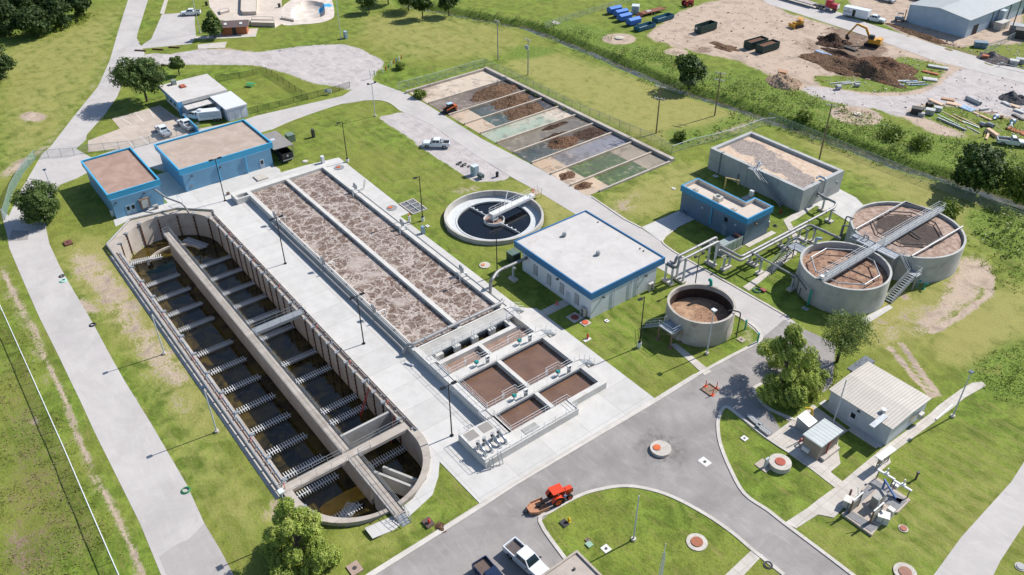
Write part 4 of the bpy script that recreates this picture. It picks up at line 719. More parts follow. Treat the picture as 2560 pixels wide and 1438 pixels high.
rt_ = ringtank('sludge_tank', 'small round stained tank with tan crust, railed platform and a bent black pipe', 25.75, 16.35, 5.12, 4.4, 2.0, sludge('tan_crust', '#8c6f58', '#b8977a', '#7a5f4c', 28, 18, 3.5), concrete('stained_wall', '#a69f95', '#b9b1a6', None, '#6d645a', sf=.75))
W = MB(); W.lathe([(4.735, 1.9), (4.735, 3.6), (4.765, 3.6), (4.765, 1.9)], n=60); W.build('tide_band', M('#3e2c22', .9, .3, 1.5), rt_, smooth=True)
W = MB(); W.tube([(25.9 - 25.75 - 2.3, 21.0 - 16.35, 4.3), (-2.35, 4.6, 5.3), (-2.3, 4.2, 5.5)], .25, 10, .2); W.build('teal_pipe', TEAL, rt_, smooth=True)
W = MB(); W.tube([(4.0, 1.4, 4.6), (4.3, 1.8, 4.75), (5.4, 2.4, 4.7), (5.5, 2.4, 4.2), (5.5, 2.4, .1)], .1, 8, .3); W.build('overflow_pipe', DARKGREY, rt_, smooth=True)
W = MB(); x0, y0 = 24.2 - 25.75, 9.0 - 16.35; W.box(x0, x0 + 2.7, y0, y0 + 2.9, 2.55, 2.63); W.build('platform_deck', M('#9aa0a5', .5), rt_)
W = MB()
for x, y in ((x0 + .1, y0 + .1), (x0 + 2.6, y0 + .1), (x0 + 2.6, y0 + 2.4)): W.bar((x, y, 0), (x, y, 2.55), .18, .18); W.cyl(x, y, 0, .28, .32, n=12)
W.bar((x0 + .1, y0 + .1, 1.2), (x0 + 2.6, y0 + .1, 2.5), .08, .08); W.bar((x0 + 2.6, y0 + .1, 1.2), (x0 + 2.6, y0 + 2.4, 2.5), .08, .08); W.build('platform_leg', M('#8d6e5d', .6), rt_)
W = MB(); W.rail([(x0, y0, 2.63), (x0 + 2.7, y0, 2.63), (x0 + 2.7, y0 + 2.6, 2.63)]).rail([(x0, y0 + 1.2, 2.63), (x0, y0 + 2.6, 2.63)])
for s in (0, 1.0): W.rail([(x0 - 3.4, y0 + .1 + s, .1), (x0, y0 + .1 + s, 2.6)], toe=False)
W.build('railing', M('#aeb3b6', .4), rt_); W = MB()
for i in range(12): W.box(x0 - 3.3 + i * .28, x0 - 3.1 + i * .28, y0 + .1, y0 + 1.1, .15 + i * .2, .2 + i * .2)
for s in (.1, 1.1): W.bar((x0 - 3.4, y0 + s, .05), (x0, y0 + s, 2.6), .05, .22)
W.build('tread', M('#8b9196', .5), rt_)
# rectangular holding tank
ht = T('holding_tank', 'tall rectangular concrete tank full of pale crust with a grey swirl', 'tank', 3.2, 63)
W = MB(); X0, X1, Y0, Y1, hh, th = -8.0, 14.4, 56.8, 69.4, 4.6, .75
W.box(X0, X1, Y0, Y0 + th, 0, hh); W.box(X0, X1, Y1 - th, Y1, 0, hh); W.box(X0, X0 + th, Y0 + th, Y1 - th, 0, hh); W.box(X1 - th, X1, Y0 + th, Y1 - th, 0, hh); W.part('wall', concrete('cast_wall', '#a4a5a3', '#b3b4b1', (4.3, 60), '#8a8c8c', jw=.03, sf=.6), ht)
W = MB(); W.sheet([(X0 + th, Y0 + th), (X1 - th, Y0 + th), (X1 - th, Y1 - th), (X0 + th, Y1 - th)], 4.0)
t = NT('crusted_sludge'); vv = t.n('ShaderNodeSeparateXYZ'); t.l(t.pos, vv.inputs[0]); wv = t.math('ADD', vv.outputs[1], t.math('MULTIPLY', t.math('SUBTRACT', t.noise(.22, 5, .6), .5), 9)); wv = t.math('ADD', wv, t.math('MULTIPLY', vv.outputs[0], .17))
swn = t.noise(1.3, 6, .7, dist=2.2); pal = t.mix(t.ramp(swn, .35, .62), lin('#6a5f58'), lin('#a0938a')); tan_ = t.mix(t.ramp(t.noise(1, 5, .7), .35, .65), lin('#b39a83'), lin('#c7b39d'))
band = t.math('MULTIPLY', t.ramp(wv, 60.0, 60.4), t.ramp(wv, 65.4, 65.8, 1, 0)); CR_ = t.out(t.mix(band, tan_, pal), .85, bump=swn, bs=.5, bd=.1); W.part('sludge', CR_, ht)
W = MB(); W.tube([(13.2, 62.3, 4.85), (13.2, 63, 5.1), (14.75, 63, 5.1), (14.75, 63, 2.2), (14.75, 61.5, 1.9)], .22, 10, .4); MB().tube([(14.75, 67.2, 2.6), (14.75, 67.2, 3.2)], .2, 8).part('vent_pipe', GALV, ht); W.part('overflow_pipe', M('#b5b9bc', .4, .05, metal=.3), ht, smooth=True)
W = MB(); W.tube([(-5.0, 57.6, 4.75), (-5.0, 56.6, 4.75), (-5.0, 56.6, .3)], .1, 8, .2).tube([(-.2, 56.65, 2), (-.2, 56.65, .3)], .1, 8); W.part('wall_pipe', M('#777b7e', .5), ht, smooth=True)
W = MB()
for i in range(22): W.box(3.8 + i * .33, 4.02 + i * .33, 55.7, 56.7, 4.45 - i * .2, 4.5 - i * .2)
W.box(2.3, 3.8, 55.6, 56.7, 4.55, 4.63); W.part('tread', M('#8d9398', .5), ht); W = MB()
for y in (55.65, 56.72): W.bar((3.7, y, 4.6), (11.1, y, .05), .05, .26); W.rail([(3.7, y, 4.62), (11.1, y, .1)], toe=False, sp=2)
W.rail([(2.3, 56.7, 4.63), (2.3, 55.62, 4.63), (3.7, 55.62, 4.63)]); W.bar((2.4, 55.7, 0), (2.4, 55.7, 4.55), .12, .12); W.part('stair_frame', GALV, ht)
W = MB(); W.box(2.8, 3.4, 57.7, 58.5, 4.6, 5.2); W.cyl(3.1, 58.1, 5.2, 5.7, .18, n=10); W.rail([(2.3, 57.7, 4.6), (4.4, 57.7, 4.6)]); W.part('mixer', M('#c3c8cb', .4), ht)
# drying beds
bd_ = T('drying_bed', 'row of shallow concrete sludge drying beds beside the ditch meadow', 'beds', -47, 41)
W = MB(); wh = .75
W.box(-80.2, -14.4, 53.0, 53.9, -.05, wh); W.box(-80.2, -79.6, 29.2, 53.0, -.05, .6); W.box(-14.8, -14.4, 32.9, 53.0, -.05, .4); W.part('outer_wall', CON_OLD, bd_)
DX = [-71.2, -62.6, -56.4, -50.2, -44.2, -38.2, -32.1, -26.0, -19.9]
W = MB()
for x in DX: W.box(x - .17, x + .17, 30.1, 53.0, -.05, .42)
W.part('divider_wall', concrete('bed_wall', '#b5a797', '#c5b8a8', None, '#93836f', sf=.5), bd_)
def bedmat(name, a, b, c, rough=.8, sc=.25, y=(30, 53), fa=.5, mound=None):
    t = NT(name); n = t.noise(sc, 5, .65, dist=.7); col = t.mix(t.ramp(n, .4, .6), lin(a), lin(b)); sx = t.n('ShaderNodeSeparateXYZ'); t.l(t.pos, sx.inputs[0]); e = t.math('ADD', sx.outputs[1], t.math('MULTIPLY', t.math('SUBTRACT', t.noise(.35, 5), .5), 9))
    col = t.mix(t.ramp(e, y[0], y[1]), col, lin(c)); col = t.mix(t.ramp(t.noise(.22, 6, .7, dist=1.5), .5, .6, 0, .45), col, lin('#5a5048')); col = t.mix(t.ramp(t.noise(.5, 6, .7, dist=1), .54, .64, 0, .4), col, lin('#b3a28e')); col = t.mix(t.ramp(t.noise(3, 4), .5, .75, 0, .4), col, tuple(x * .5 for x in lin(a))); return t.out(col, rough, spec=.4 if rough < .3 else .2)
BC = '#b3a28f'
beds = [(-79.6, -71.37, [(30, 53, bedmat('bed_slab', '#b5a593', '#c6b8a7', '#c0b2a0'))], 'slab'),
 (-71.03, -62.77, [(30, 53, bedmat('bed_mud', '#6b625c', '#847a72', '#5c534e', y=(38, 46)))], 'slab'), (-62.43, -56.57, [(30, 35.5, bedmat('bed_lip', BC, '#bba58e', '#c9bba9')), (35.5, 53, bedmat('bed_pool', '#4b5149', '#5c625a', '#4a423c', .12))], 'pool'),
 (-56.23, -50.37, [(30, 35, bedmat('bed_lip', BC, '#bba58e', '#c9bba9')), (35, 53, bedmat('bed_pool', '#46574f', '#57665c', '#403c38', .12))], 'pool'), (-50.03, -44.37, [(30, 53, bedmat('bed_green', '#a8a998', '#98a592', '#c6b9a8', .35, y=(46, 49)))], 'slab'),
 (-44.03, -38.37, [(30, 53, bedmat('bed_murk', '#7d735f', '#8b816d', '#6f675a', .1))], 'pool'), (-38.03, -32.27, [(30, 53, bedmat('bed_dark', '#3f4744', '#545b58', '#6a6058', .3))], 'pool'), (-31.93, -26.17, [(30, 35, bedmat('bed_lip', BC, '#b39a80', '#a8987f')), (35, 53, bedmat('bed_grey', '#77726d', '#8d8883', '#82828a', .3))], 'slab'),
 (-25.83, -20.07, [(30, 34.5, bedmat('bed_lip', BC, '#c6b49e', '#b9a68f')), (34.5, 46.5, bedmat('bed_algae', '#4f5c35', '#65723f', '#5c6448', .2, .5)), (46.5, 53, bedmat('bed_tan', '#b9a48d', '#ab9782', '#8d8477'))], 'pool'), (-19.73, -14.8, [(30, 36, bedmat('bed_lip', BC, '#c1ab90', '#b9a68f')), (36, 47, bedmat('bed_algae', '#4a5b2a', '#68783a', '#566046', .2, .5)), (47, 53, bedmat('bed_tan', '#a99680', '#bba68d', '#8d8477'))], 'pool')]
for x0, x1, segs, k in beds:
    for y0, y1, m in segs: MB().sheet([(x0, y0), (x1, y0), (x1, y1), (x0, y1)], .035).part('bed_floor', m, bd_)
def mound(lab, x, y, rx, ry, h, mat, rz=0, name='spoil_heap', n=22, seed=1, rough=.35, group='spoil heaps', cat='heap'):
    r = np.random.default_rng(seed); m = MB(); ph = r.uniform(0, 6.3, 6); fr = r.integers(2, 7, 6); lob = [(r.uniform(-.55, .55), r.uniform(-.55, .55), r.uniform(.3, .55)) for _ in range(7)]; vs = []; N = 40
    for i in range(N + 1):
        for j in range(N + 1):
            u, v = 2 * i / N - 1, 2 * j / N - 1; a = math.atan2(v, u); e = 1 + rough * .35 * sum(math.sin(fr[k] * a + ph[k]) for k in range(6)) / 2.2; rr = math.hypot(u, v) / e
            z = max(0, 1 - rr * rr) ** .8 * .5 + sum(.6 * math.exp(-((u - p) ** 2 + (v - q) ** 2) / s ** 2 * 3) for p, q, s in lob) * max(0, 1 - rr) ** .5
            z = z * h * .62 + (r.normal(0, .075 * h) if rr < .95 else 0); z = z - .1 if rr > .97 else z
            X, Y = u * rx * 1.15, v * ry * 1.15; vs.append((x + X * math.cos(rz) - Y * math.sin(rz), y + X * math.sin(rz) + Y * math.cos(rz), z))
    m.add([(p[0] - x, p[1] - y, p[2]) for p in vs], [(i * (N + 1) + j, (i + 1) * (N + 1) + j, (i + 1) * (N + 1) + j + 1, i * (N + 1) + j + 1) for i in range(N) for j in range(N)])
    o = m.build(name, mat, smooth=True, ang=180); o.location = (x, y, 0); return tag(o, lab, cat, group)
def earth(name, a, b, c):
    t = NT(name); n = t.noise(.8, 6, .7); f = t.noise(3, 6, .8); col = t.mix(t.ramp(n, .35, .65), lin(a), lin(b)); col = t.mix(t.ramp(f, .48, .6, 0, .8), col, lin(c)); return t.out(col, .95, bump=t.math('ADD', n, f), bs=1, bd=.6, spec=.1)
SOIL = earth('dark_soil', '#5a4435', '#7b614d', '#a38972'); CHIP = earth('brown_mulch', '#5a4033', '#7d604c', '#a98a72'); TAN = earth('tan_sand', '#bfa48c', '#cdb59d', '#a88d76'); BRUSH = earth('dark_brush', '#3a2b23', '#57443a', '#7d6a5c')
mound('long dark soil heap in the bed with the skid loader', -66.8, 46.5, 3.2, 6.5, 1.5, SOIL, seed=3); mound('brown soil heap above the first green pool', -59.6, 46.0, 2.6, 5.0, 1.5, SOIL, seed=4); mound('brown soil heap above the second green pool', -53.4, 45.0, 2.6, 5.5, 1.4, SOIL, seed=5)
mound('long grey muck ridge in the murky water bed', -42.8, 45.5, .7, 3.6, .7, BRUSH, seed=6); mound('short grey muck ridge against the divider of the murky bed', -39.0, 42.0, .6, 3.6, .7, BRUSH, seed=7)
mound('orange-brown sludge heap in the dark pool bed', -35.4, 41.5, 2.4, 3.6, 1.1, CHIP, seed=8); mound('dry cracked sludge spread at the far end of the dark pool bed', -35.2, 48.5, 2.6, 4.2, .3, BRUSH, seed=9)
mound('small tan heap at the road end of the green algae bed', -23.5, 32.3, 1.4, 1.9, .6, CHIP, seed=10); mound('small tan heap at the road end of the last algae bed', -18.3, 32.0, 1.2, 2.0, .6, CHIP, seed=11)
# ---------------- buildings ----------------
def ribbed(name, hexc, pitch=.3, axis=None, rough=.45, depth=.25, gap=.12, metal=0):
    t = NT(name); g = t.n('ShaderNodeNewGeometry'); s2 = t.n('ShaderNodeSeparateXYZ'); t.l(t.pos, s2.inputs[0]); u = t.math('ADD', s2.outputs[0], s2.outputs[1]) if axis is None else s2.outputs[axis]
    f = t.math('FRACT', t.math('DIVIDE', u, pitch)); r = t.ramp(f, 0, gap); c = lin(hexc); n = t.noise(.6, 4); col = t.mix(t.ramp(n, .35, .7), tuple(x * .9 for x in c), c); col = t.mix(t.math('MULTIPLY', t.math('SUBTRACT', 1, r), .6), col, tuple(x * .45 for x in c))
    return t.out(col, rough, bump=r, bs=depth, bd=.05, metal=metal)
def membrane(name, a, b, c): 
    t = NT(name); n = t.noise(.35, 6, .65, dist=.6); col = t.mix(t.ramp(n, .35, .68), lin(a), lin(b)); col = t.mix(t.ramp(t.noise(.9, 6, .7), .58, .72, 0, .5), col, lin(c)); col = t.mix(t.ramp(t.noise(12, 2), .4, .8, 0, .18), col, tuple(x * .5 for x in lin(a))); return t.out(col, .9, spec=.15)
ROOF_TAN = membrane('tan_roof', '#977e70', '#a98f81', '#7d6759'); ROOF_GREY = membrane('grey_tan_roof', '#a39385', '#b3a396', '#8d7c6f'); ROOF_WHITE = membrane('white_roof', '#b9b5b0', '#c4c0bb', '#a8988a'); ROOF_BEIGE = membrane('beige_roof', '#bdb0a2', '#c9bdb0', '#a8998a')
BLUE_F = ribbed('blue_fascia', '#3f9fc6', .28); NAVY_F = ribbed('deep_blue_fascia', '#32709f', .3); PAINT_BLUE = M('#6b97b4', .7, .1, .5, name='blue_wall'); STEEL_BLUE = ribbed('slate_wall', '#566f86', .6, depth=.1, gap=.05); TRIM_BLUE = M('#45a6cf', .45, .06); WHITE_WALL = M('#cfd3d8', .6, .06, .5); DOOR_GREY = M('#a9b2b8', .5); GLASS = M('#20262b', .08, .1, fine=0)
def flat(name, lab, base, roof, zt, zf, wall, fascia, roofmat, slope=None, par=.35, lip=None):
    x0, x1, y0, y1 = base; a0, a1, b0, b1 = roof; t = T(name, lab, 'building', (x0 + x1) / 2, (y0 + y1) / 2)
    MB().box(x0, x1, y0, y1, 0, zf + .02).part('wall', wall, t); W = MB(); th = .22
    W.box(a0, a1, b0, b0 + th, zf, zt); W.box(a0, a1, b1 - th, b1, zf, zt); W.box(a0, a0 + th, b0 + th, b1 - th, zf, zt); W.box(a1 - th, a1, b0 + th, b1 - th, zf, zt); W.part('fascia', fascia, t)
    MB().box(a0 + th, a1 - th, b0 + th, b1 - th, zf + .05, zt - par).part('roof', roofmat, t)
    if lip: W = MB(); [W.box(*q) for q in ((a0 - .02, a1 + .02, b0 - .02, b0 + th + .04, zt, zt + .03), (a0 - .02, a1 + .02, b1 - th - .04, b1 + .02, zt, zt + .03), (a0 - .02, a0 + th + .04, b0 + th + .04, b1 - th - .04, zt, zt + .03), (a1 - th - .04, a1 + .02, b0 + th + .04, b1 - th - .04, zt, zt + .03))]; W.part('coping', lip, t)
    return t
def door(t, face, u, w=1.0, h=2.1, mat=None, z=0, win=True, pos=0, name='door'):
    """face 'x': on plane x=pos at y=u;  'y': on plane y=pos at x=u"""
    m = mat or DOOR_GREY; W = MB()
    if face == 'x': W.box(pos - .02, pos + .05, u - w / 2, u + w / 2, z + .02, z + h)
    else: W.box(u - w / 2, u + w / 2, pos - .05, pos + .02, z + .02, z + h)
    d = W.part(name, m, t)
    if win:
        V = MB()
        if face == 'x': V.box(pos + .05, pos + .06, u - w * .3, u + w * .3, z + h * .5, z + h * .88)
        else: V.box(u - w * .3, u + w * .3, pos - .06, pos - .05, z + h * .5, z + h * .88)
        o = V.build('window', GLASS, d); o.location = (-t.location.x, -t.location.y, -t.location.z)
    return d
def walllight(t, x, y, z, nx, ny, mat=None): MB().box(x - .16 + nx * .1, x + .16 + nx * .1, y - .16 + ny * .1, y + .16 + ny * .1, z, z + .28).part('wall_light', mat or M('#4a4f50', .5), t)
# blue-trimmed buildings beside the deck
b1 = flat('blue_building', 'small low building with brown roof and bright blue fascia beside the ditch', (-80, -63.15, -44.6, -35.6), (-80.8, -63.3, -44.9, -35.2), 5.15, 4.0, PAINT_BLUE, BLUE_F, ROOF_TAN, lip=TRIM_BLUE)
for y in (-42.1, -41.2): door(b1, 'x', y, .85, 2.1, M('#8fa9ba', .5), pos=-63.15)
W = MB(); W.box(-63.15, -62.6, -40.0, -38.2, .6, 2.6); W.part('louvre_box', M('#7f6a5c', .8), b1); MB().box(-62.6, -62.55, -39.7, -38.5, .8, 2.4).part('grille', M('#b9b9b4', .5), b1)
walllight(b1, -63.1, -43.9, 3.2, 1, 0); walllight(b1, -63.1, -38.6, 3.4, 1, 0)
b2 = flat('blue_building', 'long low building with pale roof, bright blue fascia and a carport at one end', (-78.5, -65.0, -30.6, -12.3), (-79.5, -65.1, -31.0, -11.6), 4.95, 3.75, PAINT_BLUE, BLUE_F, ROOF_GREY, lip=TRIM_BLUE)
door(b2, 'x', -14.6, .95, 2.1, M('#9fb2bf', .5), pos=-65.0)
[MB().cyl(-64.85, y, .1, 3.8, .1, n=10).part('downpipe', TRIM_BLUE, b2) for y in (-23.6, -17.9)]
for y in (-28.9, -23.2): walllight(b2, -64.95, y, 3.0, 1, 0)
MB().box(-64.99, -64.93, -29.6, -29.2, .9, 1.3).part('vent_panel', M('#8a7d74', .6), b2)
W = MB(); W.prism([(-73.6, -11.5), (-65.3, -11.5), (-65.0, -7.2), (-73.6, -7.2)], 3.05, 3.2); W.part('carport_roof', ribbed('grey_metal_roof', '#908982', .4, axis=0), b2); W = MB(); [W.bar((x, y, 0), (x, y, 3.05), .12, .12) for x, y in ((-65.3, -7.5), (-73.3, -7.5), (-69.3, -7.5))]; W.part('carport_post', GALV, b2)
MB().box(-70.2, -69.3, -10.2, -9.3, 3.2, 3.3).part('skylight', M('#c9cdd0', .3), b2)
W = MB(); W.box(-62.6, -60.2, -17.8, -15.5, .06, .3); W.part('landing_step', CON_WALK, b2)
# white building
b3 = flat('white_building', 'white flat-roofed building with deep blue ribbed fascia beside the road', (-2.9, 14.25, 4.5, 18.7), (-4.9, 14.35, 4.25, 20.4), 5.0, 3.8, WHITE_WALL, NAVY_F, ROOF_WHITE, par=.18)
for x in (.6, 4.1, 7.3, 10.9):
    W = MB(); W.box(x - .5, x + .5, 4.4, 4.5, .9, 2.9); d = W.part('louvre', M('#8e9194', .6), b3); W = MB(); [W.box(x - .45, x + .45, 4.37, 4.4, .95 + k * .2, 1.05 + k * .2) for k in range(10)]; o = W.build('louvre_blade', M('#b9bcbe', .5), d); o.location = (-b3.location.x, -b3.location.y, 0)
door(b3, 'y', 8.9, 1.0, 2.15, M('#b9bfc6', .5), pos=4.5, win=False)
for x in (-1.6, 6.3): walllight(b3, x, 4.4, 3.15, 0, -1)
for y in (6.9, 16.2): walllight(b3, 14.3, y, 3.1, 1, 0)
[MB().cyl(14.34, y, .05, 3.75, .05, n=8).part('downpipe', M('#bfc5cc', .5), b3) for y in (9.3, 13.0, 14.6)]
for px, py in ((1411, 590), (1495, 637)):
    x, y = P(px, py, 4.85); W = MB(); W.cyl(x, y, 4.82, 5.15, .32, n=14).cyl(x, y, 5.15, 5.5, .42, .3, n=14); W.part('roof_vent', M('#9fa3a4', .4, metal=.4), b3, smooth=True)
for px, py in ((1495, 556), (1600, 622), (1609, 628)): x, y = P(px, py, 4.85); MB().cyl(x, y, 4.82, 5.0, .12, n=8).part('roof_drain', DARKGREY, b3)
def aircon(lab, x, y, z, rz=0, sz=(1.0, .45, 1.5), group='wall-side air conditioner units'):
    t = T('air_conditioner', lab, 'air conditioner', x, y, z, rz, group=group); a, b, c = sz; MB().box(-a / 2, a / 2, -b / 2, b / 2, .08, c).build('casing', M('#b9b6ad', .5, .06), t); W = MB(); n = 2 if c > 1.2 else 1
    for k in range(n): W.M = Matrix.Translation((0, -b / 2 - .001, c * (.3 + .42 * k))) @ Matrix.Rotation(math.pi / 2, 4, 'X'); W.cyl(0, 0, 0, .03, .3, n=16)
    W.build('fan_grille', M('#5f6163', .6), t); [MB().box(s * (a / 2 - .04) - .04, s * (a / 2 - .04) + .04, -b / 2, b / 2, 0, .08).build('foot', GALV, t) for s in (-1, 1)]; return t
aircon('tall air conditioner against the louvred face of the white building', 12.9, 4.1, .05); aircon('tall air conditioner at the end corner of the white building near the pipes', 14.75, 17.2, .05, math.pi / 2)
aircon('small air conditioner beside the doors of the brown-roofed blue building', -62.3, -37.5, .1, math.pi / 2, (.9, .4, .8)); aircon('grey air conditioner at the far corner of the slate building', 14.0, 47.6, .05, math.pi / 2, (1.1, .8, 1.3))
# slate building with the notched roof
b4 = T('slate_building', 'slate grey building with bright blue parapet and a notched beige roof', 'building', 7.6, 42.5)
poly = [(.3, 39.6), (15.3, 39.6), (15.3, 46.2), (11.6, 46.2), (11.6, 43.7), (.3, 43.7)]
MB().prism(poly, 0, 4.45).part('wall', STEEL_BLUE, b4); W = MB(); zt, zf, th = 5.6, 4.45, .25
def bandwall(W, poly, th, z0, z1):
    n = len(poly); ins = []
    for i in range(n):
        a, b, c = Vector(poly[i - 1]), Vector(poly[i]), Vector(poly[(i + 1) % n]); d1 = (b - a).normalized(); d2 = (c - b).normalized(); n1 = Vector((-d1.y, d1.x)); n2 = Vector((-d2.y, d2.x)); ins.append(b + n1 * th + n2 * th)
    vs = []
    for p, q in zip(poly, ins): vs += [(p[0], p[1], z0), (p[0], p[1], z1), (q.x, q.y, z1), (q.x, q.y, z0)]
    W.add(vs, [(4 * i + k, 4 * ((i + 1) % n) + k, 4 * ((i + 1) % n) + (k + 1) % 4, 4 * i + (k + 1) % 4) for i in range(n) for k in range(4)]); return [(q.x, q.y) for q in ins]
ex = [(.05, 39.35), (15.55, 39.35), (15.55, 46.4), (11.35, 46.4), (11.35, 43.95), (.05, 43.95)]
ins = bandwall(W, ex, .3, zf, zt); W.part('fascia', M('#2683ae', .5, .08), b4); MB().prism(ins, zf + .03, zt - .75).part('roof', ROOF_BEIGE, b4)
W = MB(); bandwall(W, ins, .06, zt - .76, zt - .02); W.part('parapet_lining', M('#c9c0b4', .7), b4)
door(b4, 'y', 10.9, 1.0, 2.2, M('#6e8394', .5), pos=39.6, win=False); MB().box(10.6, 11.3, 39.5, 39.58, 2.9, 3.7).part('window', GLASS, b4)
for x in (5.6, 13.2): walllight(b4, x, 39.55, 3.2, 0, -1, M('#b8bcc0', .4))
walllight(b4, 15.35, 42.2, 3.4, 1, 0, M('#8b6a52', .5)); MB().cyl(7.7, 39.45, .9, 4.6, .1, n=10).part('downpipe', TRIM_BLUE, b4); W = MB(); W.bar((1.2, 39.5, .8), (2.4, 39.0, .6), .1, .1); W.bar((2.2, 39.2, .2), (2.6, 39.2, 1.3), .06, .06); W.part('hose_bib', DARKGREY, b4)
for i, (px, py, sx, sy, h) in enumerate(((1739, 475, .9, .7, .5), (1795, 498, 1.5, 1.2, .85), (1835, 523, .9, .7, .4))):
    x, y = P(px, py, 5.1); t = T('rooftop_unit', ['small pale vent box near the road end of the slate building roof', 'large pale rooftop cooling unit with a dark fan on the slate building', 'small pale rooftop box near the notch of the slate building roof'][i], 'roof unit', x, y, 4.85, group='units on the slate building roof')
    MB().box(-sx / 2, sx / 2, -sy / 2, sy / 2, 0, h).build('casing', M('#c2bcb0', .5), t); MB().cyl(0, 0, h, h + .05, sy * .33, n=16).build('fan', DARKGREY if i == 1 else M('#a59f95', .6), t)
MB().box(15.4, 16.4, 40, 47.5, 0, .09).part('plinth', CON_WALK, b4)
gs = T('generator', 'long grey-green generator enclosure beside the slate building', 'generator', 14.7, 36.6)
MB().box(13.9, 15.5, 34.0, 39.0, .25, 2.25).part('enclosure', M('#8f9a96', .5, .06), gs); MB().box(13.8, 15.6, 33.7, 39.2, 0, .25).part('base', CON_WALK, gs); W = MB(); [W.box(15.5, 15.53, y, y + .9, .45, 2.05) for y in (34.3, 35.4, 36.5, 37.6)]; W.part('access_panel', M('#98a39f', .5), gs); W = MB(); W.M = Matrix.Translation((14.8, 38.2, 2.55)) @ Matrix.Rotation(math.pi / 2, 4, 'Y'); W.cyl(0, 0, -.5, .5, .22, n=14); W.part('muffler', M('#9b5d49', .7), gs, smooth=True); MB().box(14.0, 15.4, 37.4, 38.9, 2.25, 2.3).part('radiator_grille', DARKGREY, gs)
# white metal building, small sheds
b5 = T('metal_building', 'white corrugated metal building with ribbed roof by the winding walk', 'building', 53.2, 21)
WM = ribbed('white_metal_wall', '#bcc3c9', .35, depth=.2); RM = ribbed('ribbed_white_roof', '#b9b1a6', .42, axis=0, depth=.5, gap=.2)
W = MB(); W.box(48.8, 57.7, 16.5, 25.2, 0, 3.2); W.add([(48.82, 16.52, 3.2), (48.82, 25.18, 3.2), (48.82, 20.9, 3.43), (57.68, 16.52, 3.2), (57.68, 25.18, 3.2), (57.68, 20.9, 3.43)], [(0, 2, 1), (3, 4, 5)]); W.part('wall', WM, b5)
W = MB(); W.add([(48.5, 16.3, 3.2), (57.95, 16.3, 3.2), (57.95, 20.9, 3.45), (48.5, 20.9, 3.45), (57.95, 25.5, 3.2), (48.5, 25.5, 3.2), (48.5, 16.3, 3.3), (57.95, 16.3, 3.3), (57.95, 20.9, 3.55), (48.5, 20.9, 3.55), (57.95, 25.5, 3.3), (48.5, 25.5, 3.3)], [(6, 7, 8, 9), (9, 8, 10, 11), (0, 1, 7, 6), (1, 2, 8, 7), (2, 4, 10, 8), (4, 5, 11, 10), (5, 3, 9, 11), (3, 0, 6, 9)])
W.part('roof', RM, b5); door(b5, 'y', 52.6, 1.1, 2.15, M('#c3cbd2', .5), pos=16.5); W = MB(); W.box(52.9, 53.3, 16.42, 16.5, 2.5, 2.8); W.part('wall_light', DARKGREY, b5)
W = MB(); W.box(57.65, 57.8, 16.4, 25.3, 3.12, 3.22); W.part('gutter', M('#a2603f', .7), b5); W = MB(); W.box(57.7, 57.75, 21.5, 22.6, 1.1, 2.0); W.part('window', M('#b9a892', .5), b5)
x, y = P(2197, 1052, 3.6); W = MB(); W.box(-.35, .35, -1.6, 1.6, 0, .22); o = W.build('ridge_vent', M('#a9aeb1', .4, metal=.4), b5); o.location = (x - 53.2, y - 21, 3.42); x, y = P(2208, 1030, 3.4); MB().cyl(x, y, 3.35, 3.9, .3, .38, n=12).part('roof_vent', M('#c9c9c6', .4), b5)
W = MB(); W.box(47.6, 48.8, 23.0, 26.8, 0, 2.5); W.prism([(47.2, 22.6), (48.75, 22.6), (48.75, 27.0), (47.2, 27.0)], 2.55, 2.75); W.part('lean_to', M('#5b626b', .6), b5); aircon('wall air conditioner on the end of the white metal building', 58.1, 23.6, 1.0, math.pi / 2, (.9, .45, .8))
b6 = T('tan_shed', 'tan equipment shed with ribbed white roof on the concrete pad', 'shed', 52.6, 9.3)
MB().box(51.4, 53.85, 7.3, 11.5, 0, 2.65).part('wall', M('#97887a', .7, .1), b6); W = MB(); W.prism([(51.2, 7.1), (54.05, 7.1), (54.05, 11.7), (51.2, 11.7)], 2.65, 2.85); W.part('roof', ribbed('shed_roof', '#b6bcb9', .6, axis=1, depth=.5, gap=.15), b6); MB().box(53.85, 54.5, 7.8, 11.2, 0, .5).part('step', CON_WALK, b6); MB().box(53.85, 53.9, 8.4, 10.6, .3, 2.3).part('door', M('#8a7d72', .7), b6)
W = MB(); W.tube([(53.95, 9.0, .4), (53.95, 9.0, 2.2), (53.95, 9.6, 2.5)], .1, 8, .2); W.part('red_pipe', REDP, b6, smooth=True); MB().box(51.6, 52.6, 7.0, 7.3, .5, 1.1).part('panel_box', WHITEP, b6)
b7 = T('equipment_hood', 'grey metal equipment hood with a sloping top behind the tan shed', 'hood', 49.5, 10.8)
W = MB(); W.side([(48.5, .1), (50.4, .1), (50.4, 1.7), (48.5, 2.1)], 9.9, 11.7); W.part('housing', M('#9a9fa2', .4, .1, metal=.3), b7); W = MB(); W.tube([(48.2, 11.9, 2.2), (48.9, 12.4, 2.4), (49.2, 12.6, .2)], .16, 8, .3); W.part('yellow_duct', M('#d9b32c', .5), b7, smooth=True)
W = MB(); [W.tube([(50.6, y, .3), (50.6, y, .9), (51.3, y, .9)], .09, 8, .2) for y in (8.0, 8.8, 9.6)]; W.part('red_pipe', REDP, b7, smooth=True)
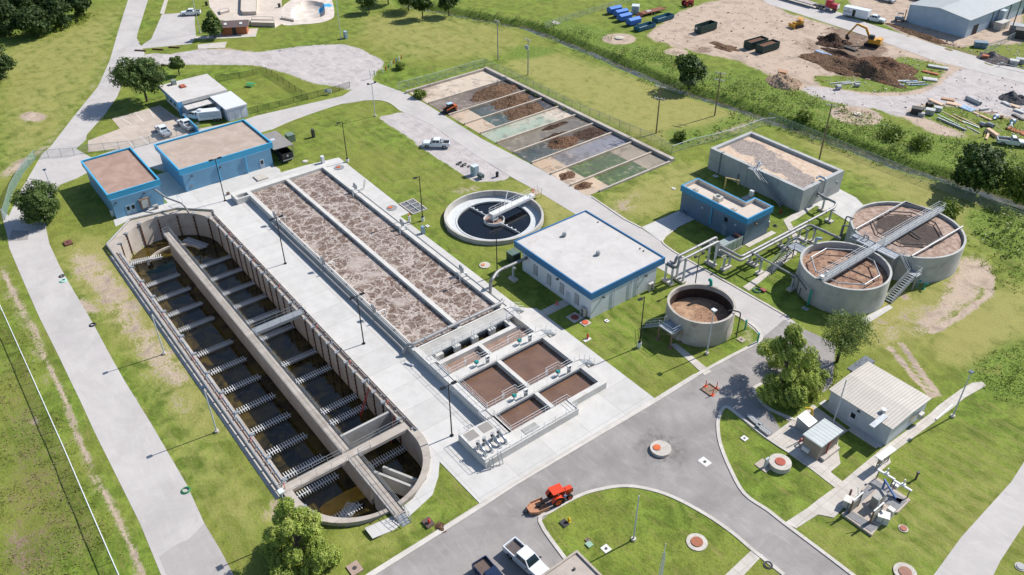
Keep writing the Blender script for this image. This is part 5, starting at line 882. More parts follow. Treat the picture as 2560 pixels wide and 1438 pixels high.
# flat-roofed control building cut by the frame edge
b8 = T('control_building', 'flat grey-roofed building with dark parapet edge beside the parked pickups', 'building', 52, -33)
MB().box(47.3, 60, -45, -27.7, 0, 3.2).part('wall', CON_WALL, b8); W = MB(); [W.box(*q) for q in ((47.0, 60.2, -27.65, -27.4, 2.9, 3.6), (47.0, 47.25, -45, -27.65, 2.9, 3.6), (59.95, 60.2, -45, -27.65, 2.9, 3.6))]; W.part('parapet', M('#a99e92', .7), b8); MB().box(47.25, 59.95, -45, -27.65, 3.2, 3.4).part('roof', membrane('gravel_roof', '#a59a8f', '#b5aaa0', '#6d645c'), b8); MB().cyl(48.6, -29.2, 3.4, 3.6, .15, n=10).part('roof_drain', DARKGREY, b8)
# office with annex
b9 = T('office_building', 'white flat-roofed office with a pale blue corner and low canopy beside the visitor parking', 'building', -106, -13)
W = MB(); W.box(-112.5, -100.9, -18.2, -7.6, 0, 3.1); W.part('wall', M('#b9c3cc', .7, .08), b9); MB().box(-113, -100.2, -19.0, -7.1, 3.05, 3.85).part('roof', ROOF_WHITE, b9); W = MB(); W.box(-101.4, -100.15, -19.06, -18.0, 2.4, 3.8); W.box(-101.2, -100.8, -18.9, -18.3, 0, 2.4); W.box(-113.1, -100.3, -19.08, -19.0, 3.0, 3.7); W.part('blue_trim', M('#5fa3cf', .5), b9)
MB().prism([(-100.2, -17.9), (-97.6, -17.9), (-97.6, -11.5), (-100.2, -11.5)], 2.55, 2.7).part('canopy', M('#c9c4bd', .6), b9); MB().box(-100.95, -100.85, -13.4, -12.2, .02, 2.2).part('door', M('#4a4b4e', .5), b9)
W = MB()
for x in (-111, -108.4, -105.8, -103.4): W.box(x - .6, x + .6, -18.25, -18.18, .9, 2.2)
W.part('window', GLASS, b9); x, y = P(435, 211, 3.85); W = MB(); W.box(x - .6, x + .6, y - .5, y + .5, 3.85, 4.9); W.part('rooftop_unit', M('#7f8a84', .5), b9); x, y = P(457, 217, 3.85); W = MB(); W.box(x - .9, x + .9, y - .6, y + .6, 3.85, 4.15); W.part('roof_hatch', M('#a5593c', .7), b9)
W = MB(); W.box(-97.3, -89.3, -19.1, -18.8, 0, 1.7); W.part('blue_wall', M('#4f9cc4', .5), b9)
b10 = T('storage_annex', 'white metal storage annex with three shutter doors next to the office', 'building', -96, -9)
MB().box(-100, -91.3, -11.2, -6.4, 0, 3.0).part('wall', ribbed('annex_wall', '#b3bcc6', .4), b10); MB().prism([(-100.4, -11.5), (-90.9, -11.5), (-90.9, -6.3), (-100.4, -6.3)], 3.0, 3.25).part('roof', M('#d2d4d6', .5, .05), b10)
for y in (-10.2, -8.8, -7.3): MB().box(-91.3, -91.25, y - .62, y + .62, .02, 2.2).part('shutter_door', M('#c3c9cf', .5), b10)
# restroom block in the skate park
b11 = T('restroom_building', 'small brown brick restroom block with dark shingle roof by the skate park', 'building', -147, 13.5, 0, math.atan2(6.2, 3.5))
LBR = M('#a4623f', .85, .2, 4); MB().box(-3.5, 3.5, -.2, 3.6, 0, 2.5).build('wall', LBR, b11); W = MB(); W.add([(-4.2, -.9, 2.4), (4.2, -.9, 2.4), (4.2, 1.7, 3.6), (-4.2, 1.7, 3.6), (4.2, 4.3, 2.4), (-4.2, 4.3, 2.4)], [(0, 1, 2, 3), (3, 2, 4, 5), (1, 4, 2), (0, 3, 5), (0, 5, 4, 1)]); W.build('roof', M('#6d5d5b', .9, .15, 5), b11); W = MB(); W.M = Matrix.Translation((-2.2, .4, 3.05)) @ Matrix.Rotation(math.atan2(1.2, 2.6), 4, 'X'); W.box(-.4, .4, -.4, .4, 0, .1).box(3.9, 4.7, -.4, .4, 0, .1); W.build('skylight', WHITEP, b11); MB().box(-.55, .55, -.24, -.19, .02, 2.2).build('door', M('#17171a', .5), b11); MB().box(-5, 6, -2.2, 4.5, -.02, .05).build('plinth', CON_PARK, b11)
# warehouse
b12 = T('warehouse', 'large pale blue metal warehouse with a low grey gable roof across the yard road', 'building', -24, 190)
WW = ribbed('pale_blue_wall', '#a9bccb', .5, depth=.15); W = MB(); W.side([(-33.2, 0), (-15.4, 0), (-15.4, 5.0), (-24.3, 6.1), (-33.2, 5.0)], 171.3, 230); W.part('wall', WW, b12)
W = MB(); W.add([(-33.6, 171, 5.02), (-24.3, 171, 6.2), (-15.0, 171, 5.02), (-33.6, 230.4, 5.02), (-24.3, 230.4, 6.2), (-15.0, 230.4, 5.02)], [(0, 1, 4, 3), (1, 2, 5, 4)]); W.part('roof', ribbed('grey_ribbed_roof', '#a3a6a4', 1.0, axis=1, depth=.2), b12)
for y, w_ in ((176.2, 2.6), (205.5, 3.0)): MB().box(-15.45, -15.3, y - w_ / 2, y + w_ / 2, .02, 2.7).part('doorway', M('#2a2522', .8), b12)
[MB().box(-15.4, -15.25, y, y + .25, 0, 5).part('downpipe', DARKGREY, b12) for y in (184.5, 194.6)]; W = MB(); W.box(-15.2, -13.6, 187.5, 189.5, 1.2, 4.6); W.part('wall_unit', M('#b8c2c9', .5), b12)
W = MB(); W.cyl(-20, 200, 5.4, 6.6, .25, n=10).cyl(-20, 214, 5.4, 6.6, .25, n=10); W.part('roof_vent', GALV, b12)
aircon('big grey cooling unit standing beside the warehouse end', -13.0, 186.5, 0, math.pi / 2, (4.5, 2.2, 2.2), None)
# ---------------- overhead pipes and their supports ----------------
SUPC = CON_WALK
def bent(lab, x, y, h, along='y', wd=1.4, posts=2):
    t = T('pipe_support', lab, 'pipe support', x, y, 0, 0 if along == 'y' else math.pi / 2, group='concrete-footed pipe supports')
    W = MB(); W.box(-wd / 2 - .35, wd / 2 + .35, -.45, .45, 0, .4); W.build('footing', SUPC, t)
    for s in ((-1, 1) if posts == 2 else (0,)): MB().box(s * wd / 2 - .15, s * wd / 2 + .15, -.13, .13, .4, h - .1).build('post', M('#b4bbc0', .4, .1, metal=.3), t)
    MB().box(-wd / 2 - .25, wd / 2 + .25, -.17, .17, h - .1, h + .06).build('crossbeam', M('#777d82', .5), t)
for a in (('pipe support against the end wall of the white building', 14.9, 21.1, 3.3), ('tall pipe support on the building side of the road', 15.75, 23.0, 4.5), ('tall pipe support on the slate building side of the road', 15.75, 30.7, 4.5), ('squat pipe support under the low bend beside the generator', 18.2, 31.7, 2.45, 'x'), ('low pipe support beyond the bend, nearest the road', 20.2, 36.2, 2.45),
          ('single-post support under the branch to the smaller digester, nearest the low pipes', 22.6, 35.0, 2.7, 'x', .7, 1), ('single-post support under the branch close to the smaller digester wall', 28.8, 35.3, 2.7, 'x', .7, 1), ('pipe support by the platform stair of the smaller digester', 20.2, 44.5, 2.45), ('low pipe support where the branch to the larger digester leaves', 20.6, 49.3, 2.45), ('single-post support under the branch between the low pipes and the larger digester', 22.2, 50.2, 2.7, 'x', .7, 1),
          ('pipe support at the elbow nearest the rectangular tank', 19.9, 58.3, 2.6, 'y', .7, 1), ('single-post support beside the rectangular tank end wall', 16.7, 60.7, 2.6, 'y', .7, 1), ('pipe support on the lawn beside the louvred white building wall', -1.6, 1.5, 2.6, 'y', .8, 1)): bent(*a)
run('overhead_pipe', 'overhead silver pipe nearer the turnaround, from the white building over the road', [(14.2,21.3,3.5), (16.3,21.3,3.5), (16.3,21.6,4.8), (16.3,31.2,4.8), (16.3,31.2,2.75), (16.3,31.9,2.75), (20.55,31.9,2.75), (20.55,49.8,2.75), (21.2,50.3,2.9), (27.0,50.4,3.0)], .24, collars=5)
run('overhead_pipe', 'overhead silver pipe nearer the slate building, from the white building over the road', [(14.2,21.9,3.5), (15.2,21.9,3.5), (15.2,22.1,4.8), (15.2,31.9,4.8), (15.2,31.9,2.75), (15.4,32.9,2.75), (19.85,32.9,2.75), (19.85,59.0,2.75), (19.2,60.6,2.85), (16.4,60.6,2.85), (14.7,61.3,2.6)], .24, collars=5)
run('branch_pipe', 'thin silver branch pipe running to the smaller digester', [(20.6,35.0,3.05), (29.3,35.0,3.05)], .14)
run('wall_pipe', 'fat silver pipe from the white building bending down to the basin corner', [(-1.8,4.4,3.0), (-1.8,-1.6,3.0), (-.6,-3.4,3.0), (-.6,-3.9,2.6), (-.6,-4.0,.3)], .26, fillet=1.0, collars=3)
run('roof_pipe', 'silver pipe from the brown-roofed blue building down to the ditch rim', [(-63.0,-36.6,3.6), (-60.5,-35.6,2.6), (-56.2,-33.9,2.6), (-55.8,-33.4,.5)], .17, fillet=.8)
run('handrail_frame', 'white pipe frame standing beside the silver roof pipe', [(-61.6,-33.4,.06), (-61.6,-33.4,1.9), (-60.2,-33.0,1.9), (-60.2,-33.0,.06)], .05, WHITEP, fillet=.1)
# ---------------- lamp posts, light poles, utility poles ----------------
def lamp(lab, x, y, h, twin, base=.0, rz=0):
    t = T('lamp_post', lab, 'lamp post', x, y, .05, rz, group='black lamp posts'); MB().cyl(0, 0, base, h, .1, .07, n=10).cyl(0, 0, base, base + .12, .26, n=10).build('pole', BLACK, t)
    if base: MB().cyl(0, 0, -.05, base, .32, n=16).build('footing', WHITEP, t)
    for s in ((-1, 1) if twin else (-1,)):
        a = MB().box(-.04, .04, min(0, s * .5), max(0, s * .5), h - .08, h).build('arm', BLACK, t); MB().ob(0, s * .85, h - .1, .42, .75, .14).build('lamp_head', BLACK, a)
for a in (('black twin lamp post on the deck nearest the long blue building', -57, -26.0, 9, 1), ('black twin lamp post on the deck beside the first drop pipe', -29.7, -26.3, 9.2, 1), ('black twin lamp post on the deck level with the basin end', -2.4, -26.4, 9, 1), ('black twin lamp post beside the curved pumps', 21.5, -26.7, 9, 1), ('black lamp post with white footing at the far corner of the basin', -56.7, .5, 9, 0, .7), ('black lamp post with white footing beside the open vault', -27, 0, 9.2, 0, .7), ('black lamp post with white footing in front of the clarifier', -4.2, .1, 9, 0, .7), ('black lamp post with white footing by the small stained tank', 23.8, 5.6, 9.3, 0, .9)): lamp(*a)
def greypole(lab, x, y, h, head='box', rz=0, col='#b9bfc4'):
    t = T('light_pole', lab, 'light pole', x, y, 0, rz, group='grey light poles'); MB().cyl(0, 0, .3, h, .1, .07, n=10).build('pole', M(col, .4, .05), t); MB().cyl(0, 0, 0, .32, .3, n=14).build('footing', CON_WALK, t)
    if head == 'box': MB().box(-.35, .35, -.3, .3, h, h + .16).build('lamp_head', M('#d4d8da', .35, .05), t)
    if head == 'arm': MB().box(-.3, .3, -1.0, -.1, h, h + .14).build('lamp_head', M('#65696c', .4), t)
    if head == 'cross': MB().box(-.06, .06, -1.1, 1.1, h, h + .1).build('arm', DARKGREY, t); [MB().ob(0, y, h + .1, .4, .4, .3).build('lamp_head', DARKGREY, t) for y in (-.9, .9)]
    if head == 'dark': MB().ob(0, 0, h, .5, .6, .15).build('lamp_head', M('#3a4a5c', .4), t)
for a in (('pale light pole standing in front of the small stained tank', 31.1, 12.3, 8.1), ('grey light pole on the road verge nearer the big conical tree', 1.5, -50.9, 8, 'dark'), ('grey light pole on the road verge with a wide flat head', -18.8, -50.9, 7.7, 'dark'), ('grey light pole at the lawn edge by the long walk', 60.3, 28.3, 8.0, 'dark'), ('plain white pole in the middle of the round lawn', 48.1, -19.5, 7.7, None), ('grey pole with a light crossarm on the lawn near the gravel lot', -73, 16.6, 7.8, 'cross'),
          ('grey light pole half hidden in the conical tree', 23.2, -50.4, 7.8), ('tall pale light pole beside the white metal building', *P(2082, 1061), 8.0, None), ('thin floodlight pole at the road edge under the overhead pipes', *P(1737, 716), 6.0, 'cross', 0, '#55595c'), ('small light pole beside the drive near the gate', *P(128, 470), 4.0, 'dark'), ('tall grey field light pole by the park lawn', *P(853, 98), 16.5, 'box'), ('tall grey field light pole beside the skate park tree', *P(501, 83), 15.5, 'box')): greypole(*a)
WOOD = M('#7d6652', .85, .2, 2); GREYW = M('#9a978f', .8, .15, 2)
def upole(lab, x, y, h, arms=((0, 1),), mat=None, rz=0, trans=False):
    t = T('utility_pole', lab, 'utility pole', x, y, 0, rz, group='utility poles'); MB().cyl(0, 0, -.2, h, .17, .12, n=10).build('pole', mat or WOOD, t)
    for dz, dr in arms:
        a = MB().box(-1.15, 1.15, -.17, -.05, h - .35 - dz, h - .2 - dz).build('crossarm', M('#b9b6ae', .7), t); W = MB(); [W.cyl(q, -.11, h - .2 - dz, h + .02 - dz, .07, n=8) for q in (-1.05, -.5, .5, 1.05)]; W.build('insulator', M('#d9dad6', .3), a)
    if trans: W = MB(); [W.cyl(q, -.42, h - 2.6, h - 1.6, .24, n=12) for q in (-.35, .35)]; W.build('transformer', M('#aab2b6', .4), t)
upole('brown utility pole with two crossarms beside the drying bed fence', -26.2, 60.6, 11, ((0, 1), (2.6, 1)), rz=.4); upole('brown utility pole with two crossarms near the creek', -24.2, 77.6, 10.5, ((0, 1), (1.6, 1)), rz=.4); upole('leaning brown utility pole beyond the rectangular tank', 3.9, 77.7, 12.4, ((0, 1),), rz=.4)
upole('grey utility pole at the far bed corner without transformer', -83.7, 60.2, 10.6, ((0, 1),), GREYW); upole('grey utility pole with two transformer cans by the bed fence', -70.6, 59.9, 9.3, ((0, 1),), GREYW, trans=True); upole('dark utility pole by the storage fence near the warehouse', *P(2521, 97), 11.5, ((0, 1),), M('#5c4f46', .85))
W = MB()
def sag(a, b, s, n=10): return [(a[0] + (b[0] - a[0]) * k / n, a[1] + (b[1] - a[1]) * k / n, a[2] + (b[2] - a[2]) * k / n - s * 4 * (k / n) * (1 - k / n)) for k in range(n + 1)]
for q in (-.9, 0, .9): tag(MB().tube(sag((-26.2 + q, 60.6, 10.8), (-24.2 + q, 77.6, 10.3), .6), .018, 5).build('power_line', DARKGREY), 'overhead line between the two brown poles, %s of three' % {-.9: 'the one nearest the beds', 0: 'the middle one', .9: 'the one nearest the tank'}[q], 'power line', 'power lines')
tag(MB().tube(sag((-25.8, 60.6, 8.2), (-24.2, 77.6, 6.2), .9), .018, 5).build('power_line', DARKGREY), 'lowest sagging line between the two brown poles', 'power line', 'power lines')
# lattice mast
mx, my = P(1641, 1505); mt = T('lattice_mast', 'slim galvanised lattice mast rising from the round lawn', 'mast', mx, my); hM = 8.6; W = MB(); c3 = [(.32 * math.cos(a), .32 * math.sin(a)) for a in (0, 2.09, 4.19)]
for c in c3: W.tube([(c[0], c[1], 0), (c[0] * .45, c[1] * .45, hM)], .035, 6)
W.build('leg', M('#b9c0c2', .4), mt); W = MB()
for k in range(22):
    z0, z1 = k * .39, (k + 1) * .39; s0, s1 = 1 - .55 * z0 / hM, 1 - .55 * z1 / hM
    for i in range(3): a, b = c3[i], c3[(i + 1) % 3]; W.tube([(a[0] * s0, a[1] * s0, z0), (b[0] * s1, b[1] * s1, z1)], .022, 5)
W.build('lattice_brace', M('#b9c0c2', .4), mt); MB().tube([(0, 0, hM), (0, 0, hM + 1.4)], .04, 6).build('antenna', WHITEP, mt)
# ---------------- fences ----------------
def meshmat(name, hexc, alpha):
    t = NT(name); tr = t.n('ShaderNodeBsdfTransparent'); mx_ = t.n('ShaderNodeMixShader'); mx_.inputs[0].default_value = alpha; t.out(lin(hexc), .6); t.l(tr.outputs[0], mx_.inputs[1]); t.l(t.b.outputs[0], mx_.inputs[2]); t.l(mx_.outputs[0], t.t.nodes['Material Output'].inputs[0]); return t.m
CL_GREY = meshmat('grey_chain_link', '#9fa6a6', .22); CL_BLACK = meshmat('black_chain_link', '#1c211f', .34); CL_GREEN = meshmat('green_chain_link', '#6f8f86', .5); RAILW = M('#c3c9cc', .4, .05); RAILG = M('#8d9697', .5); RAILB = M('#1d2321', .5)
def fence(lab, pts, h=1.8, link=None, mat=None, sp=3.0, px=True, lower=True, top=.03):
    pts = PP(pts) if px else pts; t = T('chain_link_fence', lab, 'fence', pts[0][0], pts[0][1]); F = MB(); Rr = MB(); mat = mat or RAILG; first = None
    for a, b in zip(pts[:-1], pts[1:]):
        a, b = Vector((*a, 0)), Vector((*b, 0)); L = (b - a).length; n = max(1, round(L / sp)); H = Vector((0, 0, h)); F.add([a + Vector((0, 0, .05)), b + Vector((0, 0, .05)), b + H, a + H], [(0, 1, 2, 3)]); Rr.tube([a + H, b + H], top, 6)
        if lower: Rr.tube([a + Vector((0, 0, .12)), b + Vector((0, 0, .12))], .018, 5)
        for i in range(n + (1 if b == Vector((*pts[-1], 0)) else 0)):
            p = a + (b - a) * (i / n)
            if first is None: first = MB().cyl(0, 0, -.1, h + .06, .045, n=7).build('post', mat, t); o = first
            else: o = first.copy(); COL.objects.link(o); o.parent = t
            o.location = (p.x - pts[0][0], p.y - pts[0][1], 0)
    F.part('chain_link', link or CL_GREY, t); Rr.part('rail', mat, t); return t
fence('chain-link gate and fence between the plant drive and visitor parking', [(90,396),(187,389),(224,381),(337,371),(414,349),(501,325)]); fence('green-meshed chain-link fence curving along the left drive', [(90,397),(60,432),(32,482),(13,550)], 1.9, CL_GREEN)
fence('black chain-link fence around three sides of the dog lawn', [(541,204),(600,196),(667,182),(770,249),(700,267),(618,287)], 1.5, CL_BLACK, RAILB); fence('short chain-link fence with a white sign from the dog lawn to the gravel', [(770,249),(822,236),(875,219)], 1.5, CL_BLACK, RAILB)
fence('chain-link fence along the grass side of the drying beds end', [(996,224),(1070,205),(1140,184),(1211,164)], 1.8, CL_GREY, RAILW); fence('long chain-link fence between the drying beds and the mown meadow', [(1211,164),(1280,195),(1450,278),(1627,352),(1679,383)], 1.8); fence('curving white-railed fence from the bed corner to the creek', [(1679,383),(1732,365),(1790,352),(1850,335),(1905,314),(1935,312)], 1.7, CL_GREY, RAILW, top=.06)
fence('long chain-link fence along the creek behind the tanks', [(-15,85.2),(10,85.3),(40,85.6),(75,86.5),(110,88)], 1.9, CL_GREY, RAILG, px=False); fence('far chain-link fence across the park meadow behind the blue tanks', [(1363,70),(1450,42),(1557,10),(1640,-15)], 1.6); fence('white-railed chain-link fence along the weedy field edge', [(a[0], a[1]) for a in PP([(-20,735),(0,764),(88,960),(160,1122),(230,1285),(294,1432),(340,1530)], 1.7)], 1.7, CL_GREY, M('#d3d6da', .4, .05), px=False, top=.06)
fence('storage yard fence by the warehouse drive', [(2461,133),(2500,115),(2544,92),(2580,75)], 1.8, CL_GREY, RAILW)
x, y = P(822, 236); tag(MB().box(-.9, .9, -.05, .05, .5, 1.4).build('fence_sign', WHITEP), 'blank white sign hung on the short black fence', 'sign').location = (x + .1, y - .12, 0); bpy.data.objects['fence_sign'].rotation_euler = (0, 0, .75)
# ---------------- small site furniture ----------------
def manhole(lab, px, py, R, h, lid='#b5552f', lr=None, dx=0, ring=None, square=False, base='#b9b3aa'):
    x, y = P(px, py); t = T('manhole', lab, 'manhole', x, y, .03, group='concrete manholes'); lr = lr or R * .42; m = ring or CON_WALK
    (MB().box(-R, R, -R, R, 0, h) if square else MB().cyl(0, 0, 0, h, R, n=28)).build('collar', m, t); MB().cyl(dx, dx, h, h + .09, lr, n=18).build('lid', M(lid, .7, .2, 3), t)
manhole('raised concrete manhole with orange lid in the middle of the turnaround', 1651, 1126, 1.35, .42, '#c8602c', .5, -.35); manhole('wide manhole ring with rusty lid in the round lawn', 1742, 1357, 1.22, .12, '#9a5a3c', .7); manhole('manhole ring cut by the frame edge below the long lawn', 2262, 1432, 1.25, .12, '#8f6350', .7)
manhole('raised manhole with red lid on the lawn nose by the tan shed', 1948, 1165, 1.4, .75, '#a44c38', .65); manhole('grey manhole with orange lid on the strip beside the open vault', 980, 521, 1.0, .12, '#c8683c', .42, -.2, M('#8b8d8e', .8)); manhole('grey manhole with orange lid at the far corner of the basin deck', 848, 420, 1.05, .12, '#c0603a', .42, -.1, M('#8b8d8e', .8))
manhole('pale manhole with orange lid on the lawn beside the fat wall pipe', 1212, 664, .95, .1, '#d08a5a', .35, -.2); manhole('square concrete manhole with round rusty lid outside the white building', 1437, 795, 1.0, .08, '#8f4634', .62, square=True); manhole('small manhole with tilted orange lid at the white building corner', 1463, 808, .7, .1, '#c8552f', .5, square=True)
manhole('small rusty manhole in the long lawn beside the lift station', 2258, 1322, .55, .05, '#9c5a44', .4); manhole('pale round manhole in the drying lawn by the far road', 2551, 1418, .6, .06, '#9ea0a0', .45); manhole('buried pale manhole cover beside the dump truck carport', 763, 404, .6, .06, '#c9c4bb', .45); manhole('round concrete cap in a bare ring by the blue tanks', 1549, 96, 1.3, .25, '#cfc6a8', .6); manhole('pale concrete cap in a bare ring by the creek weeds', 2145, 286, 1.0, .2, '#d9c9b4', .5)
def pad(lab, px, py, sx, sy, h=.08, mat=None, rz=0, grp='small concrete lawn pads', dot=True):
    x, y = P(px, py); t = T('cleanout_pad', lab, 'pad', x, y, .03, rz, group=grp); MB().box(-sx / 2, sx / 2, -sy / 2, sy / 2, 0, h).build('slab', mat or M('#d3d1cd', .8, .08), t); MB().cyl(0, 0, h, h + .04, min(sx, sy) * .18, n=10).build('cap', DARKGREY, t)
pad('white square cleanout pad beside the white pole on the round lawn', 1515, 1373, .95, .95); pad('white square cleanout pad under tree shade on the lawn nose', 1861, 1097, .8, .8); pad('scuffed white square pad flush in the asphalt', 1762, 1155, 1.4, 1.1, .02); pad('tiny white pad on the lawn between white building and small tank', 1517, 803, .7, .6); pad('small white pad on the lawn left of the clarifier', 1069, 566, .8, .6); pad('pale pad on the verge below the sunken ditch end', 2140, 1005, .6, .6)
pad('rusty square hatch on the lawn near the ditch far end', 171, 609, 1.6, 1.3, .25, M('#6f4438', .8)); pad('brown-grey hatch slab near the conical tree', 887, 1422, 1.6, 1.4, .12, M('#a08a7c', .85)); pad('grey square slab on the lawn behind the small stained tank', 1853, 850, 1.1, 1.0, .08, M('#a39889', .85)); pad('open dark drain frame beside the smaller digester base', 2013, 772, 1.0, .7, .05, M('#a9adad', .7)); pad('white drain pad in the grass beside the slate building', 1684, 472, .8, .6); pad('drain pad in shade by the rectangular tank', 1789, 441, 1.0, .8, .1); pad('wide low slab in the meadow fence corner', 1388, 58, 2.6, 1.8, .15, CON_WALK)
def hydrant(lab, px, py, col):
    x, y = P(px, py); t = T('hydrant', lab, 'hydrant', x, y, .05, group='hydrants'); m = M(col, .45, .08); MB().cyl(0, 0, 0, .1, .2, n=12).cyl(0, 0, .1, .65, .14, n=12).cyl(0, 0, .65, .82, .17, .06, n=12).build('barrel', m, t, smooth=True); MB().tube([(-.26, 0, .5), (.26, 0, .5)], .07, 10).build('nozzle', m, t)
hydrant('yellow fire hydrant on the round lawn by the tractor', 1422, 1306, '#e0b514'); hydrant('red hydrant on a long white pad beside the tank deck', 1469, 846, '#c23a30'); hydrant('red hydrant standing in a white box near the deck corner', 1073, 1310, '#c23a30'); hydrant('red hydrant in shade behind the slate building', 1951, 533, '#b03a30')
pad('long white pad carrying the red hydrant beside the tank deck', 1468, 850, 1.3, .6, .05, rz=1.57, dot=False)
def box_(lab, px, py, W3, name='box', cat='box', mat=None, rz=0, grp=None, z=0, lid=None):
    x, y = P(px, py, z); t = T(name, lab, cat, x, y, z, rz, group=grp); a, b, c = W3; MB().ob(0, 0, .08, a, b, c - .14).ob(0, 0, 0, a * .94, b * .94, .08).build('cabinet', mat or M('#8fa3a8', .5), t); MB().ob(0, 0, c - .06, a * 1.04, b * 1.04, .07).build('lid', lid or mat or M('#8fa3a8', .5), t); MB().box(-a * .02, a * .02, -b / 2 - .015, -b / 2, .15, c - .15).build('door_seam', DARKGREY, t); return t
DG = M('#33463c', .5); box_('dark green transformer cabinet beside the white building', 1284, 652, (1.9, 1.7, 1.8), 'transformer_box', 'transformer', DG, lid=M('#5f7468', .5)); box_('green transformer cabinet beside the carport', 727, 352, (1.8, 1.6, 1.6), 'transformer_box', 'transformer', M('#6f8072', .5)); box_('dark meter cabinet on a pad in the lawn beyond the carport', 784, 343, (.8, .5, 1.8), 'meter_cabinet', 'cabinet', DARKGREY); box_('blue-grey cabinet on the lawn edge of the basin', 1058, 584, (.7, .5, 1.5), 'control_cabinet', 'cabinet', M('#7f97a8', .5)); box_('white hooded controller at the far corner of the basin', 808, 408, (.7, .6, 1.6), 'control_cabinet', 'cabinet', WHITEP)
box_('grey utility cabinet beside the field light pole', 865, 96, (1.2, .8, 2.0), 'utility_cabinet', 'cabinet', M('#9fb0b8', .5)); box_('small blue cabinet by the pale light pole in the yard', 2450, 118, (3.2, 1.8, 1.5), 'storage_chest', 'chest', M('#6f8796', .5), .6); box_('brown box on the deck by the twin lamp post', 571, 487, (.5, .5, .5), 'hose_reel', 'reel', M('#6e5a4c', .7)); box_('white drum beside the corner of the brown-roofed building', 283, 540, (.6, .6, 1.2), 'drum', 'drum', WHITEP)
pt = box_('pale blue portable toilet at the edge of the gravel lot', 1187, 437, (1.25, 1.25, 2.1), 'portable_toilet', 'portable toilet', M('#9db3bd', .5), lid=M('#c9d2d4', .4)); MB().box(.626, .65, -.4, .4, .2, 1.9).build('door', M('#b3c3ca', .5), pt)
t = T('trash_can', 'black trash can standing by the gravel lot edge', 'trash can', *P(1243, 442)); MB().cyl(0, 0, 0, .95, .27, .33, n=14).build('bin', BLACK, t); MB().cyl(0, 0, .95, 1.02, .35, n=14).build('lid', BLACK, t)
t = T('welder_cart', 'dark wheeled pump cart beside the portable toilet', 'cart', *P(1202, 446)); MB().box(-.7, .7, -.4, .4, .35, 1.0).build('engine', M('#4d5a58', .6), t); W = MB(); [W.cyl(a, b, .0, .5, .05, n=6) for a in (-.5, .5) for b in (-.35, .35)]; W.build('leg', BLACK, t)
for i, (c, r) in enumerate((((1146, 411), .5), ((1156, 416), .45), ((1162, 412), .5), ((1152, 407), .4), ((1172, 417), .35))):
    t = tag(MB().lathe([(r - .12, .02), (r, .1), (r - .12, .2), (r - .22, .1)], n=18).build('tyre', BLACK, smooth=True), 'loose black tyre on the gravel lot, %s from the truck' % ORD[i], 'tyre', 'loose tyres on the gravel'); t.location = (*P(*c), .02)
for i, (x_, y_, c, z_) in enumerate(((927, 197, '#e0e0dc', 2.2), (936, 187, '#2f8f5a', 1), (957, 181, '#e0e0dc', 1), (965, 176, '#b5382f', 1), (972, 170, '#2f8f6a', 1), (979, 164, '#e0e0dc', 1), (985, 160, '#b5382f', 1), (991, 156, '#3566a8', 1), (998, 152, '#e0e0dc', 1), (1004, 147, '#b5382f', 1))):
    t = T('bollard', ['tall white post closing the bollard row by the gravel lot', 'green bollard next to the tall white post', 'white bollard between green and red, nearest the tall post', 'red bollard, the nearest red to the tall post', 'second green bollard of the coloured row', 'white bollard in the middle of the coloured row', 'red bollard in the middle of the coloured row', 'blue bollard in the coloured row', 'white bollard near the meadow end of the row', 'red bollard at the meadow end of the row'][i], 'bollard', *P(x_, y_), group='coloured bollards by the gravel lot'); MB().cyl(0, 0, 0, 1.05 * z_, .13, n=10).build('post', M(c, .5, .05), t); MB().cyl(0, 0, 1.05 * z_, 1.08 * z_, .14, .08, n=10).build('cap', M(c, .5, .05), t)
for lab, px, py in (('teal standpipe on the tank lawn nearer the tank', 1862, 824), ('teal standpipe on the tank lawn by the road corner', 1893, 857)):
    t = T('standpipe', lab, 'standpipe', *P(px, py), group='teal standpipes'); MB().cyl(0, 0, 0, 1.7, .13, n=10).build('pipe', TEAL, t); MB().cyl(0, 0, 1.7, 1.85, .17, n=10).build('cap', TEAL, t)
for lab, px, py in (('teal stub pipe beside the larger digester, nearer the stair', 2292, 716), ('teal stub pipe beside the larger digester, farther from the stair', 2308, 723)):
    t = T('stub_pipe', lab, 'pipe', *P(px, py), group='teal stub pipes'); MB().tube([(0, 0, 0), (0, 0, 1.0), (.4, .2, 1.2)], .14, 8, .2).build('pipe', TEAL, t, smooth=True); MB().cyl(0, 0, 0, .1, .25, n=10).build('flange', TEAL, t)
def coil(lab, px, py, col, R, n=3, z=.04, name='hose_coil', cat='hose'):
    R *= .72; x, y = P(px, py); o = MB().tube([((R - .06 * (k // 16)) * math.cos(k * .4), (R - .06 * (k // 16)) * math.sin(k * .4), .05 + .03 * (k // 16)) for k in range(16 * n)], .06, 6).build(name, M(col, .5), smooth=True); o.location = (x, y, z); return tag(o, lab, cat)
coil('green garden hose coiled beside the plant road', 1892, 727, '#2b6f5c', .9); coil('green hose coiled at the edge of the left road', 465, 1227, '#2a7a4e', .75); coil('black hose loop on the left road verge near the ditch end', 155, 691, '#22262a', .6); coil('pale teal hose loop on the left road', 158, 703, '#8fd0bd', .7); coil('black hose loop on the left road verge further down', 232, 813, '#22262a', .65); coil('dark hose loop on the plinth of the slate building', 1938, 565, '#2a2d2f', .5); coil('black cable coil at the edge of the lower bare strip', 1920, 1414, '#3a3a3c', .7)
